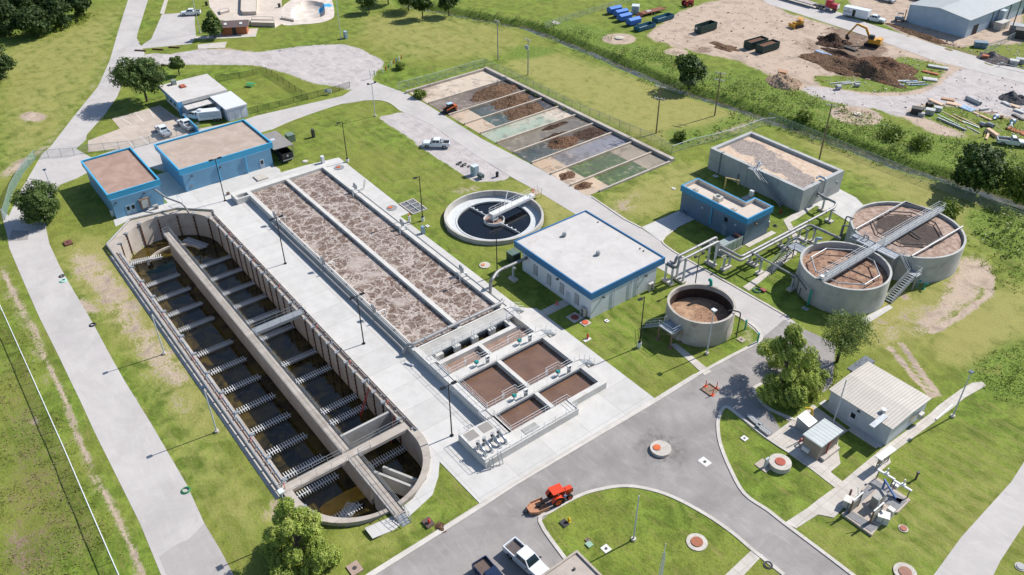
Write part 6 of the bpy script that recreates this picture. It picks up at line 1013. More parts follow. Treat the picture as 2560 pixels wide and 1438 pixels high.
box_('rusty red meter box by the coiled green hose', 1908, 728, (.9, .6, .35), 'valve_box', 'box', M('#8f4a40', .7)); box_('white-rimmed drain box by the yellow hydrant', 1411, 1310, (.95, .8, .2), 'drain_box', 'box', M('#c9c3bc', .8), lid=M('#3c3a3a', .8)); box_('white-rimmed box around the red hydrant', 1071, 1309, (1.3, 1.0, .25), 'drain_box', 'box', M('#c9beb2', .8), lid=M('#5c4a42', .8)); box_('green round septic lid in the round lawn', 1473, 1363, (.7, .7, .2), 'septic_lid', 'lid', M('#8fae98', .7)); box_('small brown drain box above the green septic lid', 1469, 1352, (.5, .5, .15), 'drain_box', 'box', M('#6e5a50', .8))
# picnic table
x, y = P(627, 216); t = T('picnic_table', 'bright green picnic table on the dog lawn', 'table', x, y, 0, .6); GT = M('#1d9a63', .45); MB().box(-.95, .95, -.4, .4, .72, .78).build('table_top', GT, t); [MB().box(-.95, .95, s * .75 - .14, s * .75 + .14, .42, .47).build('bench_seat', GT, t) for s in (-1, 1)]; [MB().bar((s * .6, -.7, .02), (s * .6, .7, .02), .06, .06).bar((s * .6, -.5, 0), (s * .6, -.2, .72), .06, .06).bar((s * .6, .5, 0), (s * .6, .2, .72), .06, .06).build('leg', GT, t) for s in (-1, 1)]
# barricade
x, y = P(1775, 976); t = T('barricade', 'orange stakes round a patched square in the asphalt', 'barricade', x, y, .03); W = MB(); W.box(-.9, .9, -.9, .9, 0, .03); W.build('patch', M('#8a7865', .9, .3, 2), t)
for a, b in ((-.9, .1), (.9, -.5), (.3, 1.0)): MB().cyl(a, b, 0, 1.2, .09, .05, n=8).box(a - .25, a + .25, b - .25, b + .25, 0, .06).build('delineator', M('#e0562f', .5), t)
W = MB(); W.bar((-.9, -.9, .1), (.9, -.9, .1), .12, .06).bar((-.9, .9, .1), (.9, .9, .1), .12, .06).bar((-.9, -.9, .1), (-.9, .9, .1), .12, .06); W.build('timber', M('#6a4c38', .8), t)
for lab, px, py, c in (('orange cone on the walk by the white building door', 1392, 762, '#c8695a'), ('orange-topped gas cylinder standing at the basin lawn edge', 1024, 556, '#d9d9d6')):
    x, y = P(px, py); t = T('traffic_cone' if 'cone' in lab else 'gas_bottle', lab, 'cone' if 'cone' in lab else 'gas bottle', x, y, .06); MB().cyl(0, 0, 0, .75 if 'cone' in lab else 1.4, .28, .06 if 'cone' in lab else .2, n=12).build('shell', M(c, .5), t); MB().cyl(0, 0, .75 if 'cone' in lab else 1.4, .8 if 'cone' in lab else 1.75, .07 if 'cone' in lab else .12, n=10).build('cap', M('#d8632f', .5), t)
# stepladder on the basin strip, folding frames, curb logs
x, y = P(909, 473); ladder('small bare ladder standing on the strip beside the basin', (x, y, .06), (x + .1, y + .5, 2.0), .6, M('#b9b2a6', .6), 6)
for i, (px, py) in enumerate(((1886, 1056), (1908, 1078))):
    x, y = P(px, py); t = T('bicycle_rack', 'low pale metal rack in the tree shade, the one %s the tree' % ('nearer' if i == 0 else 'farther from'), 'rack', x, y, .05, -.05, group='pale metal racks under the tree'); W = MB(); W.tube([(-1.1, -.3, 0), (-1.1, -.3, .7), (1.1, -.3, .7), (1.1, -.3, 0)], .04, 6).tube([(-1.1, .3, 0), (-1.1, .3, .4), (1.1, .3, .4), (1.1, .3, 0)], .04, 6); W.build('frame', GALV, t); MB().box(-1.1, 1.1, -.3, .3, .36, .4).build('shelf', GALV, t)
for lab, px, py in (('brown log kerb at the park road corner', 351, 128), ('brown log on the grass strip by the gravel road', 395, 125), ('brown log on the grass strip nearest the long slab', 436, 120), ('brown log by the small roadside tree', 417, 165)):
    x, y = P(px, py); o = MB().tube([(-1.6, 0, .2), (1.6, 0, .2)], .2, 9).build('log', M('#6a4636', .9, .2)); o.location = (x, y, 0); o.rotation_euler = (0, 0, .75); tag(o, lab, 'log', 'log kerbs')
x, y = P(2360, 1032); o = MB().tube([(-2.2, 0, .15), (2.2, 0, .15)], .12, 8).build('plastic_pipe', WHITE_PIPE); o.location = (x, y, 0); o.rotation_euler = (0, 0, 1.6); tag(o, 'white plastic pipe lying on the grass by the long walk', 'pipe')
# panel stand by the winding walk
x, y = P(2203, 1165); t = T('panel_stand', 'hooded instrument panel stand on the winding walk', 'panel stand', x, y, .07, math.pi / 2 - .05); [MB().box(a - .05, a + .05, -.05, .05, 0, 2.2).build('post', M('#8d8378', .6), t) for a in (-1.3, 1.3)]; MB().prism([(-1.55, -.45), (1.55, -.45), (1.55, .45), (-1.55, .45)], 2.2, 2.34).build('hood', WHITEP, t); W = MB(); W.box(-1.1, -.4, -.12, .12, 1.0, 1.8).box(.1, .9, -.12, .12, .9, 1.7); W.build('instrument_box', M('#a79a8d', .6), t); MB().box(-1.3, 1.3, -.03, .03, .55, .65).build('bracket', DARKGREY, t)
# lift station
ls = T('lift_station', 'low concrete lift station with grated channels, two screens and a blue hoist arm', 'lift station', *P(2190, 1265)); LC = M('#b3a698', .85, .1, stain='#8b7f72')
out_ = PP([(2190,1191),(2277,1249),(2245,1281),(2226,1279),(2180,1338),(2104,1284),(2165,1235),(2155,1224)], .3); MB().prism(out_, -.05, .3).part('slab', LC, ls)
for px in ([(2189,1198),(2262,1247),(2250,1257),(2176,1206)], [(2170,1213),(2188,1225),(2150,1258),(2138,1248)], [(2212,1235),(2268,1252),(2242,1276),(2198,1248)], [(2212,1267),(2194,1290),(2182,1284),(2202,1262)], [(2112,1285),(2125,1275),(2196,1318),(2178,1330)]): MB().prism(PP(px, .33), .25, .335).part('grating', M('#77787a', .7, .25, 4), ls)
def post_screen(px, py, nm, lab):
    x, y = P(px, py); t = T(nm, lab, 'screen', x, y, .3, math.pi / 2, group='lift station screens'); W = MB(); [W.box(a - .08, a + .08, -.08, .08, 0, 2.3) for a in (-.9, .9)]; W.build('frame_post', M('#6c5648', .6), t); MB().box(-.8, .8, -.06, .06, .3, 1.7).build('screen_plate', M('#9c9789', .6), t); MB().tube([(-1, 0, 2.35), (1, 0, 2.35)], .1, 8).build('top_bar', WHITEP, t); MB().tube([(0, 0, 2.4), (.1, .4, 3.6)], .05, 6).build('stem', WHITEP, t)
post_screen(2132, 1278, 'screen_rake', 'upright bar screen on the road corner of the lift station'); post_screen(2183, 1304, 'screen_rake', 'upright bar screen with a tall stem at the lower lift station edge')
for lab, px, py in (('white-topped slide gate frame at the far lift station edge', 2207, 1210), ('white-topped slide gate frame nearest the end of the lift station', 2248, 1238)):
    x, y = P(px, py); t = T('sluice_gate', lab, 'sluice gate', x, y, .3, .1, group='lift station gate frames'); [MB().box(a - .06, a + .06, -.06, .06, 0, 1.3).build('post', M('#77706b', .6), t) for a in (-.9, .9)]; MB().box(-1.1, 1.1, -.12, .12, 1.3, 1.5).build('top_beam', WHITEP, t); MB().cyl(0, 0, 1.5, 2.5, .09, n=8).cyl(0, 0, 1.6, 1.75, .25, n=12).build('stem', WHITEP, t)
x, y = P(2198, 1243); t = T('jib_hoist', 'blue jib hoist arm over the lift station', 'hoist', x, y, .3); JB = M('#2f5f9c', .45); MB().cyl(0, 0, 0, 2.6, .14, n=10).build('mast', JB, t); e = Vector(P(2240, 1246, 2.9)) - Vector((x, y)); MB().bar((-e.x * .1, -e.y * .1, 2.6), (e.x, e.y, 2.6), .16, .26).build('boom', JB, t)
box_('grey control cabinet in the middle of the lift station', 2190, 1262, (1.7, .9, 1.8), 'control_cabinet', 'cabinet', M('#9b978f', .5), 1.57, None, .3); box_('white domed pump housing beside the upright screen', 2120, 1266, (1.3, 1.1, 1.2), 'pump_housing', 'pump', M('#c9c5be', .5), .3); box_('white domed pump housing at the lower lift station edge', 2204, 1303, (1.3, 1.1, 1.2), 'pump_housing', 'pump', M('#cfccc6', .5), .5); box_('white meter box behind the lower pump housing', 2222, 1290, (.8, .6, 1.3), 'meter_box', 'box', M('#c9c6c0', .5)); box_('white ball-topped vent beside the gate frames', 2238, 1218, (.7, .7, .6), 'vent_box', 'vent', WHITEP)
tag(MB().cyl(0, 0, 0, 1.1, .12, n=8).cyl(0, 0, 1.1, 1.3, .2, n=8).build('marker_post', DARKGREY), 'short dark marker post in the long lawn by the lift station', 'post').location = (*P(2289, 1198), 0)
tag(MB().cyl(0, 0, 0, 1.6, .13, n=8).build('marker_post', M('#6f4a3c', .7)), 'rusty marker post at the road corner of the lift station', 'post').location = (*P(2121, 1247), .05)
x, y = P(1910, 1165); t = T('meter_pedestal', 'grey meter pedestal on a tan slab on the lawn nose', 'pedestal', x, y); MB().box(-.9, .9, -.8, .8, 0, .1).build('slab', LC, t); MB().box(.1, .35, -.3, .3, .1, 1.6).build('cabinet', M('#b3b9bd', .5), t)
# jib crane behind the slate building, pump skid
x, y = P(1811, 474); t = T('yellow_davit', 'pale yellow davit crane behind the slate building', 'crane', x, y); YC = M('#c9b073', .5); MB().bar((0, 0, 0), (-.05, 0, 2.6), .25, .2).build('mast', YC, t); MB().bar((-.1, -.1, 2.6), (2.6, .9, 2.7), .18, .22).build('boom', YC, t); MB().box(2.2, 2.5, .7, .9, 1.9, 2.5).build('hook', YC, t)
x, y = P(1877, 500); t = T('pump_skid', 'white cabinet and red valves on a concrete pad behind the slate building', 'pump skid', x, y); MB().box(-1.6, 2.6, -1.0, 1.2, 0, .12).build('slab', CON_WALK, t); MB().box(-.5, .3, -.3, .3, .9, 2.0).build('cabinet', WHITEP, t); MB().box(-.14, -.06, -.05, .05, .12, .9).build('stand', GALV, t); MB().cyl(.9, .2, .1, .8, .2, n=10).cyl(1.3, .5, .1, .6, .2, n=10).build('valve', M('#b5342c', .5), t); MB().box(.7, 3.9, -2.4, -.5, .13, .3).build('vault_cover', M('#82898d', .6), t)
# ---------------- vehicles and machines ----------------
TYRE = M('#17181a', .85, .1); RIM = M('#9a9da0', .35, .1, metal=.4); CHROME = M('#b5b8ba', .25, .05, metal=.6); VGLASS = M('#1d2a30', .06, .1, fine=0); CARW = M('#d6dadd', .25, .03, fine=.02); REDL = M('#a3201c', .3); LAMPW = M('#e5e7e4', .2)
def aim(pf, pr):
    """position and heading of a vehicle from the ground pixels of its front and rear"""
    f, r = Vector(P(*pf)), Vector(P(*pr)); return ((f + r) / 2).x, ((f + r) / 2).y, math.atan2(f.y - r.y, f.x - r.x)
def wheel(par, x, y, r, wd, tm=None, rm=None):
    W = MB(); W.M = Matrix.Translation((x, y, r)) @ Matrix.Rotation(math.pi / 2, 4, 'X'); W.lathe([(r * .6, -wd / 2), (r * .93, -wd / 2), (r, -wd * .3), (r, wd * .3), (r * .93, wd / 2), (r * .6, wd / 2)], n=20); w = W.build('wheel', tm or TYRE, par, smooth=True)
    W = MB(); W.M = Matrix.Translation((x, y, r)) @ Matrix.Rotation(math.pi / 2, 4, 'X'); W.cyl(0, 0, -wd * .42, wd * .42, r * .61, n=16); W.cyl(0, 0, -wd * .5, wd * .5, r * .2, n=10); W.build('rim', rm or RIM, w); return w
def pickup(lab, pf, pr, paint=None, bed='#26221f', single=False, load=None, pos=None):
    x, y, a = pos or aim(pf, pr); t = T('pickup_truck', lab, 'pickup truck', x, y, .03, a, group='pickup trucks'); p = paint or CARW; c0 = -.35 if single else -1.0
    W = MB(); W.side([(-2.9, .48), (-2.95, .85), (-2.9, .9), (1.3, .9), (2.8, .9), (2.95, .8), (2.92, .42), (2.4, .4), (2.3, .75), (1.5, .75), (1.4, .38), (-1.3, .38), (-1.4, .75), (-2.2, .75), (-2.3, .42)], -.97, .97)
    W.add([(1.15, -.95, .88), (2.85, -.93, .88), (2.85, .93, .88), (1.15, .95, .88), (1.15, -.9, 1.2), (2.75, -.82, 1.08), (2.75, .82, 1.08), (1.15, .9, 1.2)], [(4, 5, 6, 7), (0, 1, 5, 4), (1, 2, 6, 5), (2, 3, 7, 6), (3, 0, 4, 7)]); W.box(c0, 1.2, -.96, .96, .88, 1.2)
    for s in (-1, 1): W.box(-2.92, c0, s * .97 - (.11 if s > 0 else 0), s * .97 + (.11 if s < 0 else 0), .88, 1.25)
    W.box(-2.95, -2.84, -.86, .86, .88, 1.25); W.build('body', p, t, smooth=True, ang=30)
    W = MB(); W.box(-2.84, c0, -.86, .86, .895, .93); 
    for k in range(7): W.box(-2.8, c0 - .05, -.78 + k * .24, -.68 + k * .24, .93, .95)
    W.build('bed_liner', M(bed, .8), t); W = MB(); zt = 1.9
    A = [(c0, -.93, 1.2), (1.25, -.93, 1.2), (1.25, .93, 1.2), (c0, .93, 1.2), (c0 + .12, -.76, zt), (.5, -.74, zt), (.5, .74, zt), (c0 + .12, .76, zt)]
    W.add(A, [(4, 5, 6, 7), (0, 1, 5, 4), (1, 2, 6, 5), (2, 3, 7, 6), (3, 0, 4, 7)]); W.build('cab', p, t, smooth=True, ang=30)
    def pane(i, j, k, l, off, u0, u1, v0, v1, nm):
        a_, b_, c_, d_ = (Vector(A[q]) for q in (i, j, k, l)); n = (b_ - a_).cross(d_ - a_).normalized() * off; g = lambda u, v: tuple((a_ * (1 - u) + b_ * u) * (1 - v) + (d_ * (1 - u) + c_ * u) * v + n); MB().add([g(u0, v0), g(u1, v0), g(u1, v1), g(u0, v1)], [(0, 1, 2, 3)]).build(nm, VGLASS, t)
    pane(1, 2, 6, 5, .012, .06, .94, .06, .92, 'windscreen'); pane(3, 0, 4, 7, .012, .12, .88, .25, .85, 'rear_window')
    for f in ((0, 1, 5, 4), (2, 3, 7, 6)): pane(*f, .012, .08, .5, .15, .85, 'side_window'); pane(*f, .012, .54, .92, .15, .85, 'side_window')
    for xx in (-1.85, 1.9):
        for yy in (-.86, .86): wheel(t, xx, yy, .41, .27)
    for s in (-1, 1): MB().box(2.9, 2.96, s * .7 - .18, s * .7 + .18, .72, .9).build('headlight', LAMPW, t); MB().box(-2.98, -2.94, s * .86 - .09, s * .86 + .09, .8, 1.15).build('tail_light', REDL, t); MB().box(.95, 1.15, s * 1.08 - .1, s * 1.08 + .1, 1.2, 1.38).build('wing_mirror', DARKGREY, t)
    MB().box(-3.05, -2.94, -.9, .9, .5, .66).build('rear_bumper', CHROME, t); MB().box(2.93, 3.02, -.92, .92, .42, .62).build('front_bumper', CHROME, t); MB().box(2.94, 2.97, -.45, .45, .66, .9).build('grille', DARKGREY, t)
    if load: MB().box(-1.55, -1.05, -.8, .8, .95, 1.5).build('tool_box', GALV, t)
    return t
pickup('white crew-cab pickup parked on the gravel lot, toolbox in its bed', (1058,366), (1124,368), load=1)
pickup('white pickup with an empty ribbed bed parked by the round lawn', (1352,1442), (1283,1380), bed='#5e5552'); pickup('dark blue pickup cut off by the photo edge, beside the white one', (1268,1500), (1205,1425), M('#22314c', .3), '#6a5a52'); pickup('white pickup with an open dark bed parked against the blue wall', (452,308), (482,329)); pickup('small white pickup in the visitor parking nearest the gate fence', (400,325), (420,344), bed='#8d9aa5'); pickup('white pickup in front of the livestock trailer by the office', (478,294), (500,299)); pickup('white pickup in the skate park lot beside the field pole', (456,39), (500,37)); pickup('white single-cab pickup loaded with boards beside the dark bushy tree', (2560,366), (2495,358), single=True); pickup('white crew-cab pickup hitched to the enclosed trailer', (2206,58), (2166,50)); pickup('white pickup parked in the storage yard at the frame top', (2232,8), (2198,-2)); pickup('silver pickup parked behind the warehouse corner', (2305,5), (2278,-6))
# trailers
def boxtrailer(lab, c, a, L, wd, h, nm='enclosed_trailer', cat='trailer'):
    t = T(nm, lab, cat, c[0], c[1], .03, a); MB().box(-L / 2, L / 2, -wd / 2, wd / 2, .55, h).build('box_body', CARW, t); [wheel(t, -L * .25 + k, s * (wd / 2 - .05), .36, .24) for k in (-.45, .45) for s in (-1, 1)]; MB().bar((L / 2, 0, .5), (L / 2 + 1.2, 0, .5), .12, .12).build('hitch', DARKGREY, t); return t
ta = aim((2172,52), (2107,38)); t = boxtrailer('white enclosed trailer with dark lettering and an open side door', (ta[0], ta[1]), ta[2], 7.4, 2.4, 2.9); MB().box(-.9, 0.0, -1.23, -1.2, .6, 2.5).build('doorway', BLACK, t); MB().box(.05, .95, -1.28, -1.2, .6, 2.6).build('door', CARW, t)
tc = bpy.data.curves.new('lettering', 'FONT'); tc.body = 'BERKHOLZ'; tc.size = .62; tc.align_x = 'CENTER'; tc.extrude = .01; tx = bpy.data.objects.new('lettering_curve', tc); COL.objects.link(tx); bpy.context.view_layer.update()
lm = bpy.data.meshes.new_from_object(tx.evaluated_get(bpy.context.evaluated_depsgraph_get())); bpy.data.objects.remove(tx); lm.materials.clear(); lm.materials.append(BLACK); tx = bpy.data.objects.new('lettering', lm); COL.objects.link(tx); tx.parent = t; tx.location = (-2.3, -1.215, 1.45); tx.rotation_euler = (math.pi / 2, 0, 0); tx.scale = (.8, 1, 1)
W = MB(); W.M = Matrix.Translation((-2.3, -1.22, 2.3)) @ Matrix.Rotation(math.pi / 2, 4, 'X'); W.lathe([(.18, -.01), (.26, -.01), (.26, .01), (.18, .01)], n=14); W.build('emblem', M('#7d3434', .6), t)
ta = aim((503,303), (552,298)); t = boxtrailer('white slatted livestock trailer beside the storage annex', (ta[0], ta[1]), ta[2], 5.2, 2.1, 2.5, 'livestock_trailer'); W = MB(); [W.box(-2.4, 2.2, s * 1.06 - .01, s * 1.06 + .01, z, z + .1) for s in (-1, 1) for z in (1.2, 1.5, 1.8, 2.1)]; W.build('vent_slat', M('#5b7f9c', .5), t); MB().box(1.6, 2.2, -.5, .5, 2.5, 2.85).build('roof_unit', CARW, t)
# semi truck with long flat trailer
ta = aim((2083,28), (2055,22)); t = T('semi_truck', 'red semi truck with white grille parked on the yard road', 'truck', ta[0], ta[1], .03, ta[2]); RD = M('#b0182a', .3, .05); MB().box(-3.4, 3.2, -.5, .5, .7, 1.0).build('chassis', DARKGREY, t); MB().ob(2.0, 0, .9, 2.2, 1.9, 1.3, 0, .9).build('hood', RD, t); MB().ob(.3, 0, 1.0, 1.7, 2.3, 2.1, 0, .92).build('cab', RD, t); MB().box(1.07, 1.13, -.85, .85, 2.2, 2.9).build('windscreen', VGLASS, t); MB().box(3.0, 3.15, -.85, .85, .8, 2.1).build('grille', LAMPW, t); [wheel(t, a, b, .5, .35) for a in (-2.8, -1.6, 2.2) for b in (-.95, .95)]; W = MB(); [W.cyl(-.7, s, 1, 3.6, .1, n=8) for s in (-1, 1)]; W.build('exhaust_stack', CHROME, t); [MB().tube([(-.4, s * 1.15, .8), (1.0, s * 1.15, .8)], .3, 10).build('fuel_tank', CHROME, t) for s in (-1, 1)]
ta = aim((2045,22), (1925,-12)); t = T('flatbed_trailer', 'long dark lowboy trailer behind the red semi truck', 'trailer', ta[0], ta[1], .03, ta[2]); MB().box(-8, 7.5, -1.3, 1.3, .95, 1.15).build('deck', M('#a89d98', .8), t); MB().box(-8, 8.6, -.6, .6, .65, .95).build('frame', BLACK, t); [wheel(t, a, b, .45, .4) for a in (-6.6, -5.5, -4.4) for b in (-1.05, 1.05)]
ta = aim((1662,26), (1598,42)); t = T('flatbed_trailer', 'rusty brown flatbed trailer in the grass by the teal bins', 'trailer', ta[0], ta[1], .03, ta[2]); RB = M('#84523a', .9, .25, 2); MB().box(-4.4, 4.2, -1.2, 1.2, .75, .92).build('deck', RB, t); MB().add([(-4.4, -1.2, .9), (-4.4, 1.2, .9), (-5.6, 1.2, .05), (-5.6, -1.2, .05)], [(0, 1, 2, 3)]).build('ramp', RB, t); [wheel(t, a, b, .4, .3) for a in (-1.2, -.1) for b in (-1.05, 1.05)]; MB().bar((4.2, .8, .8), (5.8, 0, .8), .12, .12).bar((4.2, -.8, .8), (5.8, 0, .8), .12, .12).build('hitch', RB, t); MB().box(-2.5, -.8, -.6, .4, .93, 1.1).build('scrap_plate', M('#b9b6b2', .6), t)
# dump truck
t = T('dump_truck', 'black dump truck backed out under the carport', 'truck', -67.2, -9.4, .03, math.pi); BK = M('#191b1e', .4, .1); W = MB(); W.box(-3.3, 1.4, -1.2, 1.2, 1.0, 1.15); [W.box(-3.3, 1.4, s * 1.2 - .06, s * 1.2 + .06, 1.15, 2.35) for s in (-1, 1)]; W.box(-3.36, -3.25, -1.2, 1.2, 1.15, 2.3); W.box(1.3, 1.4, -1.14, 1.14, 1.15, 2.6); W.build('dump_bed', BK, t); W = MB(); [W.box(-3.42, -3.36, -1.1, 1.1, z, z + .08) for z in (1.3, 1.65, 2.0)]; W.build('tailgate_rib', DARKGREY, t); MB().ob(2.6, 0, .8, 1.8, 2.1, 1.7, 0, .92).build('cab', BK, t); MB().box(-3.4, 4.6, -.5, .5, .6, .95).build('chassis', BK, t); MB().ob(4.0, 0, .7, 1.4, 1.8, 1.0, 0, .92).build('hood', BK, t); [wheel(t, a, b, .48, .5) for a in (-2.3, -1.2, 3.8) for b in (-.9, .9)]; MB().box(-3.5, -3.36, -1.1, 1.1, .75, .95).build('bumper', GALV, t); W = MB(); W.M = Matrix.Translation((-3.4, 0, 1.75)) @ Matrix.Rotation(-math.pi / 2, 4, 'Y'); W.cyl(0, 0, 0, .05, .22, n=14); W.build('emblem', M('#b9bec2', .5), t)
# tractor with mower, driver and bystander
OR = M('#d8431f', .4, .08); ORP = M('#b58362', .75, .25, 2, stain='#7d5a44')
def tractor(lab, x, y, a, col, big=True):
    t = T('tractor', lab, 'tractor', x, y, .03, a); MB().ob(1.1, 0, .95, 1.75, .8, .8, 0, .9).build('hood', col, t); MB().box(-.9, 1.7, -.28, .28, .6, 1.0).build('chassis', DARKGREY, t); MB().box(1.92, 2.0, -.38, .38, 1.0, 1.55).build('grille', BLACK, t)
    for s in (-1, 1):
        W = MB(); W.M = Matrix.Translation((-.75, s * .82, .85)) @ Matrix.Rotation(math.pi / 2, 4, 'X'); W.lathe([(.92, -.3), (.98, -.3), (.98, .3), (.92, .3)], n=14, a0=.5, a1=2.9); W.build('fender', col, t, smooth=True)
        wheel(t, -.75, s * .85, .85, .5, rm=col); wheel(t, 1.25, s * .7, .52, .34, rm=col)
        for xx in (-1.1, .25): MB().tube([(xx, s * .55, 1.0), (xx, s * .6, 2.35)], .045, 6).build('canopy_post', BLACK, t)
    if big: MB().box(-1.45, .4, -.78, .78, 2.35, 2.45).build('canopy', col, t)
    MB().box(-.75, -.25, -.28, .28, 1.1, 1.2).box(-.82, -.74, -.28, .28, 1.2, 1.65).build('seat', BLACK, t); MB().tube([(.75, -.25, 1.5), (.75, -.25, 2.1), (.62, -.25, 2.35)], .05, 6).build('exhaust', BLACK, t); MB().tube([(.2, 0, 1.3), (.0, 0, 1.55)], .03, 6).build('steering_column', BLACK, t); return t
tx0, ty0, tra = aim((1428,1236), (1368,1262)); tr = tractor('bright orange tractor with canopy stopped at the round lawn kerb', tx0, ty0, tra, OR)
mp = Vector((tx0, ty0)) - Vector((math.cos(tra), math.sin(tra))) * 3.05; mw_ = T('rotary_mower', 'faded orange rotary mower deck hitched behind the tractor', 'mower', mp.x, mp.y, .03, tra)
W = MB(); W.prism([(1.4, -1.15), (1.4, 1.15), (-.6, 1.15), (-1.5, .6), (-1.6, 0), (-1.5, -.6), (-.6, -1.15)], .3, .42); [W.box(-.6, 1.4, s * 1.15 - .05, s * 1.15 + .05, .1, .75) for s in (-1, 1)]; [W.bar((-.6, s * 1.15, .45), (-1.5, s * .6, .45), .08, .5) for s in (-1, 1)]; W.bar((-1.5, -.6, .45), (-1.5, .6, .45), .08, .5); W.build('deck', ORP, mw_); MB().cyl(.2, 0, .42, .8, .28, n=12).bar((.2, 0, .7), (2.0, 0, .8), .12, .12).build('gearbox', BLACK, mw_); MB().bar((.9, -.6, .5), (2.0, 0, 1.2), .1, .1).bar((.9, .6, .5), (2.0, 0, 1.2), .1, .1).build('hitch_frame', M('#8f5a40', .7), mw_); wheel(mw_, -1.95, 0, .28, .2); MB().bar((-1.5, 0, .5), (-1.95, .12, .5), .1, .1).build('wheel_arm', BLACK, mw_)
tr.scale = (.86, .86, .86); mw_.scale = (.82, .74, .82)
def skinned(name, verts, edges, rad, mat, par, lv=1):
    me = bpy.data.meshes.new(name); me.from_pydata(verts, edges, []); me.materials.append(mat); o = bpy.data.objects.new(name, me); COL.objects.link(o); o.parent = par;
    m = o.modifiers.new('skin', 'SKIN'); m.use_smooth_shade = True
    for i, r in enumerate(rad): me.skin_vertices[0].data[i].radius = (r, r) if not isinstance(r, tuple) else r
    me.skin_vertices[0].data[0].use_root = True; s = o.modifiers.new('sub', 'SUBSURF'); s.levels = s.render_levels = lv; return o
def person(lab, x, y, z, a, shirt, trousers, sit=False, hat=None, hair='#3a2a20'):
    t = T('person', lab, 'person', x, y, z, a, group=None); SK = M('#b98a6e', .6, .06)
    hp = .95; k = [(0, 0, hp), (0, 0, 1.18), (0, 0, 1.38), (0, 0, 1.5), (.01, 0, 1.6), (.02, 0, 1.7)]; r = [(.15, .12), (.14, .11), (.17, .11), .055, .085, .08]; e = [(0, 1), (1, 2), (2, 3), (3, 4), (4, 5)]
    def limb(base, pts, rs):
        p = base
        for q, rr in zip(pts, rs): k.append(q); r.append(rr); e.append((p, len(k) - 1)); p = len(k) - 1
        return p
    for s in (-1, 1):
        if sit: limb(0, [(.05, s * .11, hp - .03), (.46, s * .14, hp + .0), (.5, s * .14, hp - .42), (.62, s * .14, hp - .46)], [.09, .07, .05, .04])
        else: limb(0, [(0, s * .1, .88), (.02 * s, s * .11, .5), (-.02, s * .12, .09), (.12, s * .13, .04)], [.1, .07, .05, .04])
        hd = limb(2, [(0, s * .19, 1.38), (-.02 if not sit else .1, s * .25, 1.1), (.2, s * .2, .98 if not sit else 1.12), (.27, s * .19, .97 if not sit else 1.12)], [.06, .045, .034, .032])
        b = k[hd]
        for q in range(4): limb(hd, [(b[0] + .06, b[1] - .03 + q * .02, b[2] - .005), (b[0] + .1 - abs(q - 1.4) * .008, b[1] - .03 + q * .02, b[2] - .035)], [.009, .008])
        limb(hd, [(b[0] + .03, b[1] - s * .045, b[2] + .01), (b[0] + .06, b[1] - s * .05, b[2] - .01)], [.01, .009])
    skinned('body', k, e, r, SK, t)
    sv = [(0, 0, hp + .02), (0, 0, 1.18), (0, 0, 1.38), (0, 0, 1.45)]; se = [(0, 1), (1, 2), (2, 3)]; sr = [(.17, .14), (.16, .13), (.19, .13), .09]
    for s in (-1, 1): n = len(sv); sv += [(0, s * .2, 1.38), (-.015 if not sit else .06, s * .24, 1.2)]; se += [(2, n), (n, n + 1)]; sr += [.08, .065]
    skinned('shirt', sv, se, sr, M(shirt, .8), t); pv = [(0, 0, hp)]; pe = []; pr_ = [(.165, .135)]
    for s in (-1, 1):
        n = len(pv); pv += [(.05, s * .11, hp - .03), (.46, s * .14, hp), (.5, s * .14, hp - .36)] if sit else [(0, s * .1, .86), (.02 * s, s * .11, .5), (-.02, s * .12, .12)]; pe += [(0, n), (n, n + 1), (n + 1, n + 2)]; pr_ += [.115, .09, .07]
    skinned('trousers', pv, pe, pr_, M(trousers, .85), t)
    for s in (-1, 1):
        q = (.5, s * .14, hp - .45) if sit else (-.02, s * .12, .0); MB().ob(q[0] + .06, q[1], q[2], .28, .1, .1).build('boot', M('#2b2019', .8), t)
    W = MB(); W.lathe([(.0, 1.81), (.06, 1.8), (.095, 1.74), (.1, 1.68), (.09, 1.62)], n=14, closed=False); W.build('hat' if hat else 'hair', M(hat or hair, .8), t, smooth=True); W = MB(); [W.cyl(.095, s * .035, 1.665, 1.68, .012, n=6) for s in (-1, 1)]; W.build('eye', M('#1a1512', .4), t); MB().box(.085, .125, -.014, .014, 1.62, 1.66).build('nose', SK, t)
    return t
sx_, sy_ = tx0 - .42 * math.cos(tra), ty0 - .5 * math.sin(tra); person('person driving the orange tractor in a lime green shirt', sx_, sy_, .08, tra, '#8fd07a', '#6d8fb5', True); px_, py_ = P(1411, 1257); person('person in a blue shirt and dark trousers standing beside the tractor', px_, py_, .03, tra + 2.2, '#2f5fa0', '#1d2230')
px_, py_ = P(2457, 342); person('person in blue work clothes handling boards behind the single-cab pickup', px_, py_, .03, 0, '#2b4f80', '#2a3448', False, '#2d4a6a')
ta = aim((1732,14), (1704,18)); tractor('red tractor with a front loader parked by the yard entrance', ta[0], ta[1], ta[2], M('#b32a22', .4), False)
